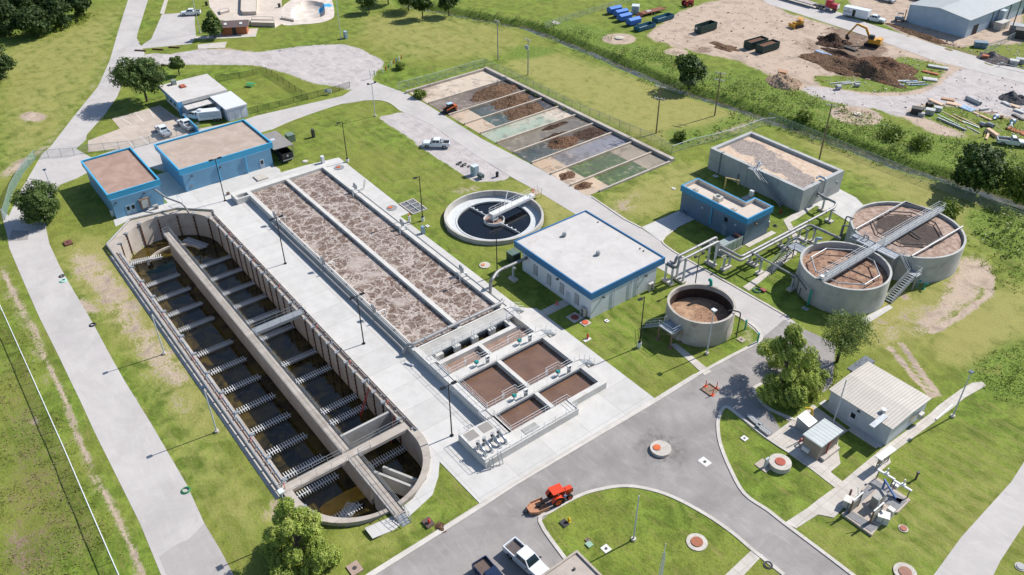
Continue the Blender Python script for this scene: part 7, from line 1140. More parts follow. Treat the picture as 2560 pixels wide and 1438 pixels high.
# excavator, dozer, skid loader, forklift
YE = M('#d39a2c', .45, .1); 
def tracks(t, L, wd, g, h):
    for s in (-1, 1): W = MB(); W.side([(-L / 2 + .3, 0), (L / 2 - .3, 0), (L / 2, h * .5), (L / 2 - .3, h), (-L / 2 + .3, h), (-L / 2, h * .5)], s * g - wd / 2, s * g + wd / 2); W.build('track', BLACK, t)
ex_ = aim((2165,112), (2195,118)); t = T('excavator', 'yellow tracked excavator reaching over the brush pile', 'excavator', ex_[0], ex_[1], .03, ex_[2]); tracks(t, 4.0, .6, 1.05, .9); MB().box(-2.2, 1.1, -1.3, 1.3, 1.0, 2.0).build('upper_body', YE, t); MB().ob(-1.6, 0, 2.0, 1.2, 2.3, .35).build('engine_cover', YE, t); c = MB().ob(.4, .75, 1.9, 1.5, 1.0, 1.2, 0, .9).build('cab', DARKGREY, t); MB().box(1.16, 1.2, .35, 1.15, 2.1, 2.9).build('cab_window', VGLASS, c); MB().cyl(0, 0, .8, 1.02, .9, n=18).build('turntable', DARKGREY, t)
W = MB(); W.bar((1.0, -.2, 1.7), (2.6, -.2, 4.3), .4, .55).bar((2.55, -.2, 4.3), (5.2, -.2, 4.9), .38, .5); W.build('boom', YE, t); MB().bar((5.1, -.2, 5.0), (7.2, -.2, 1.6), .35, .45).build('dipper', YE, t); W = MB(); W.side([(6.9, 1.7), (7.5, 1.6), (7.4, .6), (6.5, .3), (6.2, .9)], -.75, .35); W.build('bucket', M('#4b4038', .7), t)
ta = aim((1981,70), (2004,66)); t = T('bulldozer', 'small yellow bulldozer parked alone in the dirt yard', 'bulldozer', ta[0], ta[1], .03, ta[2]); tracks(t, 3.0, .5, .95, .85); MB().ob(.5, 0, .6, 2.0, 1.1, 1.0).build('engine_hood', YE, t); MB().ob(-.9, 0, .7, 1.1, 1.6, 1.1).build('seat_platform', YE, t); MB().box(1.9, 2.1, -1.4, 1.4, .15, 1.2).build('blade', YE, t); MB().box(-1.5, .0, -.8, .8, 2.35, 2.45).build('canopy', YE, t); W = MB(); [W.bar((a, b, 1.7), (a, b, 2.4), .08, .08) for a in (-1.4, -.1) for b in (-.75, .75)]; W.build('canopy_post', YE, t)
ta = aim((1112,284), (1140,276)); t = T('skid_loader', 'orange skid loader working in the muddy drying bed', 'loader', ta[0], ta[1], .04, ta[2]); OS = M('#c8682f', .45, .1); tracks(t, 2.6, .45, .78, .75); MB().box(-1.3, 1.0, -.5, .5, .5, 1.2).build('chassis', BLACK, t); c = MB().ob(.1, 0, 1.0, 1.3, .95, 1.1, 0, .95).build('cab', BLACK, t); MB().box(-.6, .8, -.55, .55, 2.1, 2.17).build('cab_roof', M('#a9c3d0', .4), c); MB().box(-1.5, -1.0, -.75, .75, .6, 1.5).build('engine_cover', OS, t); [MB().bar((-1.2, s * .7, 1.5), (1.3, s * .7, .9), .14, .25).build('lift_arm', OS, t) for s in (-1, 1)]; W = MB(); W.side([(1.3, .1), (2.3, .1), (2.2, .2), (1.4, .25), (1.4, .8), (1.3, .8)], -.95, .95); W.build('bucket', M('#2b2926', .7), t)
ta = aim((2262,55), (2236,52)); t = T('forklift', 'grey forklift with raised mast beside the warehouse wall', 'forklift', ta[0], ta[1], .03, ta[2]); FG = M('#8f9296', .5); MB().ob(-.3, 0, .4, 2.4, 1.4, .9).build('body', FG, t); MB().box(-.9, .6, -.6, .6, 2.2, 2.28).build('overhead_guard', BLACK, t); W = MB(); [W.bar((a, b, 1.2), (a, b, 2.2), .07, .07) for a in (-.8, .5) for b in (-.55, .55)]; W.build('guard_post', BLACK, t); W = MB(); [W.box(1.0, 1.2, s * .45 - .08, s * .45 + .08, .1, 3.4) for s in (-1, 1)]; W.box(1.0, 1.2, -.5, .5, 3.2, 3.4); W.build('mast', BLACK, t); [MB().box(1.2, 2.4, s * .35 - .08, s * .35 + .08, .25, .33).build('fork', BLACK, t) for s in (-1, 1)]; [wheel(t, a, b, .33, .25) for a in (-1.1, .7) for b in (-.6, .6)]
# bins
def bin_(lab, pf, pr, L, wd, h, col, inner, load=None, grp='open roll-off bins', nm='rolloff_bin'):
    x, y, a = aim(pf, pr); t = T(nm, lab, 'bin', x, y, .03, a, group=grp); m = M(col, .55, .15, 1.5, stain='#4a3a30', sf=.3); W = MB(); W.box(-L / 2, L / 2, -wd / 2, wd / 2, .15, .28); [W.box(-L / 2, L / 2, s * wd / 2 - .05, s * wd / 2 + .05, .28, h) for s in (-1, 1)]; [W.box(s * L / 2 - .05, s * L / 2 + .05, -wd / 2 + .05, wd / 2 - .05, .28, h) for s in (-1, 1)]; W.build('shell', m, t); W = MB(); n = int(L / .6)
    for k in range(n + 1): [W.box(-L / 2 + k * L / n - .05, -L / 2 + k * L / n + .05, s * (wd / 2 + .05) - .04, s * (wd / 2 + .05) + .04, .2, h) for s in (-1, 1)]
    W.build('side_rib', m, t); MB().box(-L / 2 + .05, L / 2 - .05, -wd / 2 + .05, wd / 2 - .05, .29, .34 if not load else h * .8).build('load' if load else 'floor', M(load or inner, .9, .3, 2), t); W = MB(); [W.box(-L / 2, L / 2, s * .5 - .06, s * .5 + .06, 0, .15) for s in (-1, 1)]; W.build('skid', BLACK, t); return t
bin_('blue-green empty roll-off bin nearest the capped bare ring', (1588,80), (1634,66), 6.5, 2.3, 1.3, '#17566e', '#9fb3b8'); bin_('blue-green empty roll-off bin beside the rusty flatbed trailer', (1634,58), (1680,44), 6.8, 2.3, 1.3, '#17566e', '#9fb3b8'); g1 = bin_('dark green ribbed roll-off bin standing alone with white notices', (1738,86), (1788,70), 6.6, 2.4, 2.2, '#22423a', '#5a3a2c'); bin_('dark green roll-off bin full of brush, farther of the pair', (1862,125), (1914,110), 6.6, 2.4, 2.1, '#1f3d36', '#5a3a2c', '#5d3d2c'); bin_('dark green roll-off bin full of brush, nearer of the pair', (1890,135), (1944,118), 6.6, 2.4, 2.1, '#1f3d36', '#5a3a2c', '#6b4530')
MB().box(3.36, 3.39, -.9, -.3, 1.0, 1.7).build('notice', WHITEP, g1); MB().box(-.6, .1, -1.31, -1.29, 1.0, 1.8).build('notice', WHITEP, g1)
BLU = M('#2f63b5', .4, .08); t0 = None
for i, (pf, pr) in enumerate((((1522,36), (1549,30)), ((1538,44), (1565,38)), ((1546,55), (1575,48)), ((1568,66), (1598,58)))):
    x, y, a = aim(pf, pr); lab = 'bright blue recycling trailer, %s of four from the meadow fence' % ORD[i]
    if t0 is None:
        t0 = T('recycling_trailer', lab, 'trailer', x, y, .03, a, group='blue recycling trailers'); MB().box(-2.1, 2.1, -1.1, 1.1, .4, 1.7).build('body', BLU, t0); MB().add([(-2.1, -1.1, 1.7), (2.1, -1.1, 1.7), (2.1, 0, 2.15), (-2.1, 0, 2.15), (2.1, 1.1, 1.7), (-2.1, 1.1, 1.7)], [(0, 1, 2, 3), (3, 2, 4, 5), (1, 4, 2), (0, 3, 5)]).build('lid', M('#3f7ad0', .4, .06), t0); [wheel(t0, -.3, s * 1.12, .34, .22) for s in (-1, 1)]; MB().bar((2.1, 0, .5), (3.0, 0, .5), .1, .1).build('hitch', DARKGREY, t0); MB().box(-2.14, -2.1, -.8, .8, .6, 1.5).build('notice_panel', M('#c9d5e0', .5), t0)
    else: dup(t0, x, y, .03, a, lab)
box_('small grey shed standing in the grass beside the rusty flatbed', 1588, 33, (2.2, 2.4, 2.4), 'garden_shed', 'shed', M('#9fa9ae', .5), .7, lid=M('#c9cfd2', .5))
# ---------------- trees, weeds ----------------
def leafmat(name, a, b, c):
    t = NT(name); at = t.n('ShaderNodeAttribute'); at.attribute_name = 'tint'; n = t.noise(.8, 3, .6); col = t.mix(at.outputs['Fac'], lin(a), lin(b)); col = t.mix(t.ramp(n, .45, .7, 0, .55), col, lin(c))
    t.out(col, .6, spec=.3); tr = t.n('ShaderNodeBsdfTranslucent'); t.l(col, tr.inputs[0]); mx_ = t.n('ShaderNodeMixShader'); mx_.inputs[0].default_value = .28; t.l(t.b.outputs[0], mx_.inputs[1]); t.l(tr.outputs[0], mx_.inputs[2]); t.l(mx_.outputs[0], t.t.nodes['Material Output'].inputs[0]); return t.m
LV = {'cypress': leafmat('cypress_leaf', '#728635', '#a9b956', '#bcc06b'), 'oak': leafmat('oak_leaf', '#3a5124', '#5d7436', '#7d894c'), 'dark': leafmat('dark_leaf', '#2c4418', '#4a6327', '#6a7a36'), 'thin': leafmat('thin_leaf', '#586b33', '#7c8c46', '#8f9858'), 'shrub': leafmat('shrub_leaf', '#4a6420', '#7c8d34', '#9a9c48'), 'weed': leafmat('weed_leaf', '#455d20', '#87984a', '#aaa560'), 'wood': leafmat('wood_leaf', '#263a17', '#43592a', '#5c6a35')}
LV['field'] = leafmat('field_blade', '#5c5f2c', '#86834a', '#a0945e')
BARK = M('#54473b', .95, .3, 3)
def quads(name, c, nrm, size, tint, mat, parent=None, asp=1.5, r=RNG):
    n = len(c); u = np.cross(nrm, r.normal(0, 1, (n, 3))); u /= np.linalg.norm(u, axis=1)[:, None] + 1e-9; v = np.cross(nrm, u); s = size[:, None]
    V = np.stack([c - u * s * .5 * asp, c + v * s * .42, c + u * s * .5 * asp, c - v * s * .42], 1).reshape(-1, 3).astype(np.float32); me = bpy.data.meshes.new(name); me.vertices.add(4 * n); me.vertices.foreach_set('co', V.ravel()); me.loops.add(4 * n); me.loops.foreach_set('vertex_index', np.arange(4 * n, dtype=np.int32)); me.polygons.add(n); me.polygons.foreach_set('loop_start', np.arange(0, 4 * n, 4, dtype=np.int32)); me.update()
    a = me.attributes.new('tint', 'FLOAT', 'FACE'); a.data.foreach_set('value', np.clip(tint, 0, 1).astype(np.float32)); me.materials.append(mat); o = bpy.data.objects.new(name, me); COL.objects.link(o); o.parent = parent; return o
def crown(lobes, n, ls, r, up=.35, hollow=.55):
    L = np.array(lobes); w_ = L[:, 3] ** 2; w_ /= w_.sum(); k = r.choice(len(L), n, p=w_); d = r.normal(0, 1, (n, 3)); d /= np.linalg.norm(d, axis=1)[:, None]; rad = hollow + (1 - hollow) * r.random(n) ** .6
    # clump the sprays so gaps open between them
    fr = r.uniform(2.5, 5, (3, 3)); ph = r.uniform(0, 6, (len(L), 3)); g = sum(np.sin(d @ fr[j] * 1.6 + ph[k, j]) for j in range(3)); keep = g + r.normal(0, .4, n) > -.45; d, k, rad, g = d[keep], k[keep], rad[keep], g[keep]; m = len(k)
    c = L[k, :3] + d * (L[k, 3] * rad * (1 + .16 * g))[:, None] * np.array([1, 1, .85]); nrm = d + r.normal(0, .55, (m, 3)) + np.array([0, 0, up]); nrm /= np.linalg.norm(nrm, axis=1)[:, None]
    return c, nrm, ls * r.uniform(.6, 1.35, m), .5 + .22 * r.normal(0, 1, m) + (r.random(len(L)) * .5 - .25)[k]
def tree(lab, x, y, h, R, kind, n=7000, ls=.42, base=.22, shape='round', seed=1, group='trees', name='tree', th=None, lean=(0, 0)):
    r = np.random.default_rng(seed); t = T(name, lab, 'tree' if name == 'tree' else 'shrub', x, y, 0, group=group); lobes = []; zb = h * base
    if shape == 'cone':
        for i in range(46):
            f = r.random() ** 1.25; z = zb + (h - zb) * f * .93; rr = R * (1 - f) ** .75 * (.55 + .45 * min(1, f * 6 + .35)); a = r.uniform(0, 6.28); q = rr * r.uniform(.45, .95); lobes.append((math.cos(a) * q, math.sin(a) * q, z, max(.5, R * .2 * (1.1 - f * .6))))
        lobes.append((0, 0, h * .93, R * .16))
    else:
        for i in range(26):
            d = r.normal(0, 1, 3); d /= np.linalg.norm(d); q = r.uniform(.35, .8); zc = (h + zb) / 2; lobes.append((d[0] * R * q, d[1] * R * q, zc + d[2] * (h - zb) / 2 * q, R * r.uniform(.24, .42)))
    c, nn, s, ti = crown(lobes, n, ls, r); c[:, 0] += lean[0] * c[:, 2]; c[:, 1] += lean[1] * c[:, 2]; c[:, 2] = np.maximum(c[:, 2], .12); quads('crown', c, nn, s, ti, LV[kind], t, r=r)
    th = th or max(.12, h * .022); W = MB(); W.tube([(0, 0, -.2), (0, 0, h * .25), (lean[0] * h * .5, lean[1] * h * .5, h * .5), (lean[0] * h * .8, lean[1] * h * .8, h * .82)], [th * 1.3, th, th * .7, th * .2], 9)
    for lb in lobes[::3]:
        z0 = max(h * .14, lb[2] * .55); W.tube([(lean[0] * z0, lean[1] * z0, z0), (lb[0] * .5, lb[1] * .5, (z0 + lb[2]) / 2 + .1), (lb[0] * .95, lb[1] * .95, lb[2])], [th * .5, th * .3, th * .1], 6)
    W.build('trunk', BARK, t, smooth=True); return t
def at(px, py): return P(px, py)
tree('bushy conical cypress at the frame bottom beside the ditch end', *at(752, 1400), 10.4, 5.0, 'cypress', 70000, .16, .06, 'cone', 11); tree('tall conical cypress beside the turnaround and the metal building', *at(1955, 965), 11.0, 6.1, 'cypress', 85000, .16, .08, 'cone', 12); tree('thin sparse tree behind the tall cypress, next to the smaller digester', *at(2092, 905), 8.6, 4.0, 'thin', 14000, .16, .3, 'round', 13, lean=(-.05, .05)); tree('rounded evergreen tree between left road and brown-roofed building', *at(112, 552), 7.6, 4.3, 'oak', 30000, .24, .08, 'round', 14)
tree('spreading shade tree beside the office and visitor parking', *at(368, 254), 10.5, 6.4, 'oak', 20000, .38, .3, 'round', 15); tree('slim young roadside tree behind the office', *at(449, 188), 5.2, 2.1, 'oak', 2600, .4, .25, 'round', 16); tree('loose dark tree beside the brick restroom', *at(538, 94), 7.6, 3.6, 'oak', 3600, .5, .25, 'cone', 17); tree('round dark tree standing on the creek bank', *at(1722, 222), 8.8, 4.4, 'dark', 9000, .48, .08, 'round', 18); tree('glossy dark tree by the single-cab pickup', *at(2435, 470), 10.0, 5.6, 'dark', 12000, .5, .05, 'round', 19)
tree('olive bushy tree at the right frame edge beyond the creek', *at(2545, 500), 7.2, 4.4, 'shrub', 7000, .42, .05, 'round', 20)
for i, (px, py, h, R, lab) in enumerate(((923, 32, 6.0, 3.2, 'park lawn tree farthest from the field fence'), (971, 11, 8.0, 3.8, 'park lawn tree with only its trunk in frame'), (1022, 28, 7.6, 4.4, 'broad park lawn tree with the widest shadow'), (1057, 47, 7.4, 3.6, 'park lawn tree nearest the meadow'), (1122, 40, 7.0, 3.5, 'park lawn tree nearest the upper ditch'))): tree(lab, *at(px, py), h, R, 'dark' if i else 'oak', 3800, .5, .3, 'round', 30 + i, 'park lawn trees')
for i, (px, py, h, R) in enumerate(((25, 88, 10, 6), (95, 92, 9, 5.5), (150, 70, 9, 5), (200, 45, 9, 4.5), (10, 40, 12, 7), (75, 48, 11, 6.5), (130, 30, 11, 6), (185, 12, 10, 5), (50, 5, 12, 7), (120, -5, 11, 6), (-40, 70, 11, 7))): tree('dark woodland tree in the corner clump, %s counting from the meadow edge' % ORD[i], *at(px, py), h, R, 'wood', 5200, .6, .02, 'round', 50 + i, 'corner woodland trees')
tree('dark tree half cut by the left frame edge', *at(-5, 200), 9.5, 5.2, 'wood', 7000, .5, .03, 'round', 71)
for i, (px, py, h, R, lab) in enumerate(((2372, 535, 2.6, 2.4, 'yellow-green shrub on the fence behind the larger digester'), (1600, 555, 0, 0, ''), (2010, 300, 2.2, 2.0, 'round weed shrub on the far creek bank'), (2225, 345, 3.0, 3.2, 'brownish thicket shrub on the far creek bank'), (2300, 370, 2.8, 3.0, 'green thicket shrub beside the brownish one'), (1000, 172, 1.6, 1.5, 'small shrub at the grate corner of the drying beds'), (1050, 243, 1.8, 2.0, 'weedy shrub on the first drying bed slab'), (2330, 625, 0, 0, ''), (1700, 350, 1.8, 1.6, 'shrub on the white-railed fence near the beds'))):
    if h: tree(lab, *at(px, py), h, R, 'shrub', 1500, .34, .0, 'round', 80 + i, 'shrubs', 'shrub', .05)
def ground_z(x, y): i = int((y - GY0) / GS); j = int((x - GX0) / GS); return ZZ[max(0, min(ny - 1, i)), max(0, min(nx - 1, j))]
NF = blur(RNG.normal(0, 1, XX.shape), 4); NF /= NF.std(); NG = blur(RNG.normal(0, 1, XX.shape), 1); NG /= NG.std()
def weeds(name, lab, mask, dens, hmin, hmax, ls, kind, seed, per=7):
    r = np.random.default_rng(seed); n = int(dens * mask.sum() * GS * GS); jj, ii = np.nonzero(mask > 0); q = r.integers(0, len(jj), n); x = gx[ii[q]] + r.uniform(-.5, .5, n) * GS; y = gy[jj[q]] + r.uniform(-.5, .5, n) * GS; z0 = ZZ[jj[q], ii[q]]
    pn = (NF[jj[q], ii[q]] + .6 * NG[jj[q], ii[q]]); keep = pn + r.normal(0, .45, n) > -.25; x, y, z0, pn = x[keep], y[keep], z0[keep], pn[keep]; n = len(x); h = (hmin + (hmax - hmin) * np.clip(.5 + pn * .4, 0, 1)) * r.uniform(.5, 1.2, n)
    X, Y, Z, H = (np.repeat(a, per) for a in (x, y, z0, h)); m = len(X); sp = .35 + .35 * H; c = np.stack([X + r.normal(0, 1, m) * sp * .55, Y + r.normal(0, 1, m) * sp * .55, Z + H * r.random(m) ** .8 + .05], 1); nn = r.normal(0, 1, (m, 3)); nn[:, 2] = np.abs(nn[:, 2]) + .3; nn /= np.linalg.norm(nn, axis=1)[:, None]
    o = quads(name, c, nn, ls * r.uniform(.6, 1.4, m), np.repeat(.5 + .3 * pn / 1.2, per) + r.normal(0, .15, m), LV[kind], r=r); return tag(o, None, None, None, 'stuff')

bank = ((dcr > 1.5) & (dcr < 4.8)) & (XX < 80) & (XX > -140)
weeds('weeds', '', bank, 1.2, .25, .9, .24, 'weed', 101)
side_ = MK['weed'] * (dcr > 4)
lim = inside(PP([(1300,45),(2600,330),(2600,560),(2440,560),(2100,345),(1640,190),(1300,75)])); weeds('undergrowth', '', (side_ > .55) & lim, 1.2, .3, 1.9, .28, 'weed', 102); weeds('weeds', '', inside(PP([(2420,510),(2600,555),(2600,660),(2500,640),(2440,600)])), .7, .3, 1.2, .38, 'weed', 103); weeds('weeds', '', inside(PP([(2600,840),(2480,880),(2430,930),(2450,985),(2600,1030)])), 1.8, .08, .6, .17, 'shrub', 104, 8); weeds('weeds', '', inside(PP([(2360,560),(2600,650),(2600,800),(2480,720),(2440,640)])), 1.3, .08, .5, .18, 'shrub', 110)
weeds('field_grass', '', inside(PP([(-30,800),(60,850),(150,1040),(260,1330),(310,1460),(-30,1460)])), 2.6, .04, .22, .12, 'field', 105, 6); weeds('weeds', '', inside(PP([(0,690),(45,720),(120,900),(190,1060),(300,1350),(330,1440),(300,1440),(160,1110),(80,930),(0,750)])), 1.6, .04, .22, .12, 'shrub', 106, 5)
weeds('weeds', '', inside(PP([(1215,172),(1450,283),(1690,392),(1680,398),(1440,290),(1212,180)])), 1.2, .15, .6, .28, 'weed', 107); weeds('weeds', '', inside(PP([(95,100),(210,60),(235,40),(215,30),(90,85)])), .6, .4, 1.6, .45, 'shrub', 108); weeds('weeds', '', inside(PP([(1640,330),(1760,312),(1880,268),(1925,300),(1800,345),(1690,380)])), .3, .1, .5, .3, 'weed', 109)
for k, pl in enumerate(([(2255,140),(2371,165),(2337,210),(2254,232),(2137,228),(2045,214),(2030,190),(2154,190)], [(2277,284),(2320,262),(2421,272),(2487,290),(2580,310),(2580,345),(2421,338),(2337,305)])): weeds('weeds', '', inside(PP(pl)), 1.0, .08, .5, .2, 'shrub', 120 + k, 6)
def rubble(px, n, seed, lo=.06, hi=.38):
    r = np.random.default_rng(seed); m = inside(PP(px)) & (dcr > 6) & ~inside(PP([(1880,-20),(1920,5),(2180,88),(2330,142),(2560,198),(2640,220),(2640,200),(2560,172),(2340,108),(2180,58),(1990,-14)])); jj, ii = np.nonzero(m); q = r.integers(0, len(jj), n); W = MB()
    for a in q: sz = lo + (hi - lo) * r.random() ** 3; W.ob(gx[ii[a]] + r.uniform(-.3, .3), gy[jj[a]] + r.uniform(-.3, .3), ZZ[jj[a], ii[a]] - .03, sz * r.uniform(.6, 2.2), sz, sz * r.uniform(.3, .8), r.uniform(0, 3.1), r.uniform(.5, .95))
    return W
for nm, px, n, col, sd_ in (('rubble', YD, 480, '#77695e', 1), ('rubble', YD, 450, '#c6bcb0', 2), ('litter', [(2270,285),(2320,245),(2440,240),(2580,255),(2580,350),(2421,338),(2337,305)], 420, '#b9b4ac', 3), ('litter', [(2255,140),(2371,165),(2337,210),(2254,232),(2137,228),(2030,205),(2154,190)], 260, '#c4bfb6', 4), ('rubble', [(2270,70),(2440,125),(2560,160),(2560,195),(2430,150),(2260,95)], 300, '#5a4d45', 5), ('litter', [(2420,130),(2580,100),(2580,195),(2480,170)], 160, '#b4aca4', 6)):
    tag(rubble(px, n, 200 + sd_).build(nm, M(col, .85, .3, 2)), kind='stuff')
# ---------------- yard spoil and debris ----------------
mound('largest dark brown mulch heap across the dirt yard, uneven crest', *P(2140, 172), 13.0, 5.6, 2.4, SOIL, .1, seed=21, rough=.5); mound('lighter brown mulch heap joined to the largest heap', *P(2212, 166), 7.0, 5.0, 2.1, CHIP, .3, seed=22, rough=.5); mound('round dark brush heap under the excavator bucket', *P(2082, 107), 4.6, 3.8, 2.0, BRUSH, .2, seed=23, rough=.5); mound('pale tan sand cone by the creek weeds', *P(1960, 208), 4.2, 3.6, 2.5, TAN, 0, seed=24, rough=.15); mound('low scrap-strewn ridge between brush heap and mulch', *P(2110, 140), 6.5, 1.8, .8, BRUSH, -.1, seed=25, rough=.6); mound('grey gravel heap beside the storage fence', *P(2490, 150), 4.5, 3.2, 1.6, earth('grey_gravel', '#6b6564', '#817b79', '#9a9493'), 0, seed=26, rough=.2); mound('low weedy ridge beside the yard road', *P(2290, 85), 9.0, 1.8, .8, SOIL, -.15, seed=27, rough=.5); mound('low scuffed spoil patch near the green bins', *P(1810, 118), 4.2, 2.0, .6, SOIL, 0, seed=28, rough=.6)
mound('stiff black pile of asphalt millings by the debris', *P(2537, 250), 3.2, 2.6, 1.7, M('#3d4044', .9, .2), .2, seed=29, rough=.15); mound('leaf litter heap at the kerb of the ditch lawn', *P(1103, 1320), .9, .6, .25, CHIP, 0, seed=30, rough=.5)
PC = {'white': M('#b3b4b2', .6, .2, 2, stain='#8f8880'), 'blue': M('#8fa8c4', .5, .1), 'wood': M('#b38b6c', .85, .2, 2), 'tan': M('#cdb094', .85, .15, 2), 'grey': M('#9a9c9e', .6, .12), 'dark': M('#3b3936', .7, .2), 'red': M('#a8623f', .85, .2, 2), 'green': M('#c5d8c4', .5, .1)}
def plank(lab, px, py, L, wd, h, col, a, name='board', cat='board', tube=False):
    L *= .82; wd *= .8; h *= .75
    x, y = P(px, py); W = MB()
    if tube: W.lathe([(h, -L / 2), (h, L / 2), (h * .8, L / 2), (h * .8, -L / 2)], n=14); o = W.build(name, PC[col], smooth=True); o.rotation_euler = (math.pi / 2, 0, a + math.pi / 2); o.location = (x, y, h)
    else: W.box(-L / 2, L / 2, -wd / 2, wd / 2, 0, h); W.box(-L / 2 + .05, L / 2 - .2, -wd * .42, wd * .4, h, h + .03); o = W.build(name, PC[col]); o.location = (x, y, .03); o.rotation_euler = (0, 0, a)
    tag(o, lab, cat, 'yard debris'); return o
for q in (('long white beam in the weedy island nearest the sand cone', 2100, 208, 7, .5, .3, 'white', 1.15), ('white beam leaning next to the long white beam', 2112, 212, 7, .4, .3, 'white', 1.2), ('white beam crossing behind the concrete ring', 2128, 208, 6, .4, .25, 'white', 1.05), ('bundle of white beams in the middle of the weedy island', 2245, 205, 7, 1.0, .35, 'white', 1.0), ('pale blue sheet strip in the weedy island', 2275, 205, 5, .6, .2, 'blue', 1.1), ('white sheet strip beside the pale blue one', 2288, 208, 6, .6, .25, 'white', 1.05), ('second pale blue strip at the island edge', 2296, 213, 6, .5, .2, 'blue', 1.0), ('white panel heap at the gravel corner of the island', 2325, 200, 4, 2.4, .4, 'white', .5), ('white sheeting pile at the tip of the weedy island', 2345, 170, 6, 1.8, .5, 'white', .4), ('orange-brown pallet row at the tip of the weedy island', 2325, 183, 5, 1.4, .3, 'red', .2), ('orange-brown board stack in the island weeds', 2215, 193, 3, 1.5, .35, 'red', .3), ('orange-brown board stack beside the white beams', 2212, 208, 3, 1.2, .4, 'red', .1),
   ('tan plank lying on weeds at the island middle', 2180, 200, 4, .4, .15, 'tan', .7), ('brown panel pile at the edge of the far gravel', 2385, 262, 4, 2.0, .3, 'tan', .3), ('wooden frame heap behind the corrugated sheets', 2370, 250, 3.5, 1.5, .3, 'wood', .4), ('grey corrugated sheet stack on the weeds', 2412, 270, 5.5, 2.6, .25, 'blue', -.15), ('tan board stack beside the dark bin', 2340, 258, 4.5, 1.4, .4, 'tan', -.2), ('thick grey beam lying in the near debris weeds', 2378, 313, 9, .6, .55, 'grey', -.15), ('thin pale board above the grey beam', 2370, 300, 8, .3, .15, 'green', -.25), ('thin pale board crossing toward the concrete rings', 2385, 295, 8, .3, .15, 'tan', -.3), ('pale green plank beside the concrete rings', 2427, 312, 5, .5, .15, 'green', -.12), ('long pinkish plank above the concrete rings', 2415, 302, 9, .4, .2, 'tan', -.25), ('short white board at the end of the grey beam', 2432, 325, 5, .3, .15, 'white', -.3), ('pinkish board pile by the concrete rings', 2455, 292, 6, .9, .3, 'tan', -.2), ('white panel standing in the far gravel', 2460, 275, 3, .7, .5, 'white', 1.2), ('loose tan plank in the far gravel', 2478, 282, 4, .35, .15, 'tan', 1.0), ('pale slab beside the black millings pile', 2518, 262, 3.5, 1.4, .4, 'white', -.3), ('pale slab beside the frame edge debris', 2535, 268, 3, 1.2, .5, 'tan', -.2), ('pale slab lowest of the frame edge debris', 2548, 280, 3, 1.4, .45, 'white', -.1), ('dark metal strip pile on the frame edge gravel', 2545, 295, 4, 1.0, .35, 'dark', -.4), ('black scrap heap in the brush ridge', 2125, 124, 5, 1.6, .6, 'dark', -.1), ('pale blue tarp heap by the brush ridge', 2065, 137, 8, 1.6, .35, 'blue', -.05), ('rust-red board heap at the right frame edge', 2545, 330, 6, 2.2, .2, 'red', -.1), ('tan board propped behind the single-cab pickup', 2468, 342, 4.5, .6, .35, 'tan', 1.9), ('tan board sheet sliding from the single-cab pickup bed', 2480, 336, 4.5, 1.2, .9, 'tan', -.5)): plank(*q)
for q in (('grey concrete ring at the weedy island edge', 2095, 224, 1.3, 0, .75, 'grey', 1.2), ('white drum pipe beside the island weeds', 2142, 217, 1.4, 0, .6, 'white', .9), ('white barrel on the weeds by the white sheets', 2253, 217, 1.3, 0, .45, 'white', .3), ('long pale tank lying on the far gravel', 2432, 256, 5, 0, .65, 'white', -.25), ('dark open drum on the near debris weeds', 2322, 268, 1.6, 0, .8, 'dark', 1.0), ('white drum beside the dark cluster', 2305, 275, 1.2, 0, .5, 'white', .2), ('blue-grey hoop pipe above the concrete rings', 2488, 297, 1.0, 0, .7, 'blue', 1.4), ('brown hoop beside the blue-grey hoop', 2503, 296, .8, 0, .5, 'wood', .3), ('white tyre-like ring near the pickup', 2524, 322, .5, 0, .7, 'white', 1.5), ('grey concrete ring, first of a lying pair', 2455, 315, 1.5, 0, .6, 'grey', -.1), ('grey concrete ring, second of a lying pair', 2475, 317, 2.0, 0, .6, 'grey', -.1), ('blue-grey tank ring at the frame edge', 2530, 310, .8, 0, .8, 'blue', 1.2)): plank(*q[:8], name='drum_pipe', cat='pipe', tube=True)
for lab, px, py, s, c in (('white appliance cube on the near debris weeds', 2343, 278, 1.3, 'white'), ('white crate beside the white drum', 2302, 290, 1.0, 'white'), ('tall white carton in the near debris weeds', 2323, 285, 1.5, 'white'), ('dark machine lump at the debris patch corner', 2290, 284, 1.8, 'dark'), ('white box by the gravel tip of the storage yard', 2533, 162, 1.6, 'white'), ('pale hollow block near the white storage box', 2548, 158, 1.6, 'grey'), ('red crate by the storage fence end', 2462, 147, 1.2, 'red'), ('dark box trailer at the storage yard edge', 2553, 95, 3.0, 'dark'), ('grey box trailer at the storage yard fence', 2540, 83, 3.0, 'grey'), ('brown bulkhead block beside the sand cone', 1955, 190, 1.6, 'wood')): box_(lab, px, py, (s * 1.3, s, s * .8), 'crate', 'crate', PC[c], .4, 'yard crates')
x, y = P(2498, 166); t = T('swing_gate', 'white swing gate arm lying open at the storage yard road', 'gate', x, y, 0); e = Vector(P(2590, 187)) - Vector((x, y)); MB().tube([(0, 0, .9), (e.x, e.y, .9)], .08, 7).build('arm', PC['white'], t); MB().tube([(0, 0, 0), (0, 0, 1.2)], .1, 8).tube([(-.2, -1.2, .9), (.2, 1.2, .9)], .08, 7).build('post', PC['white'], t)
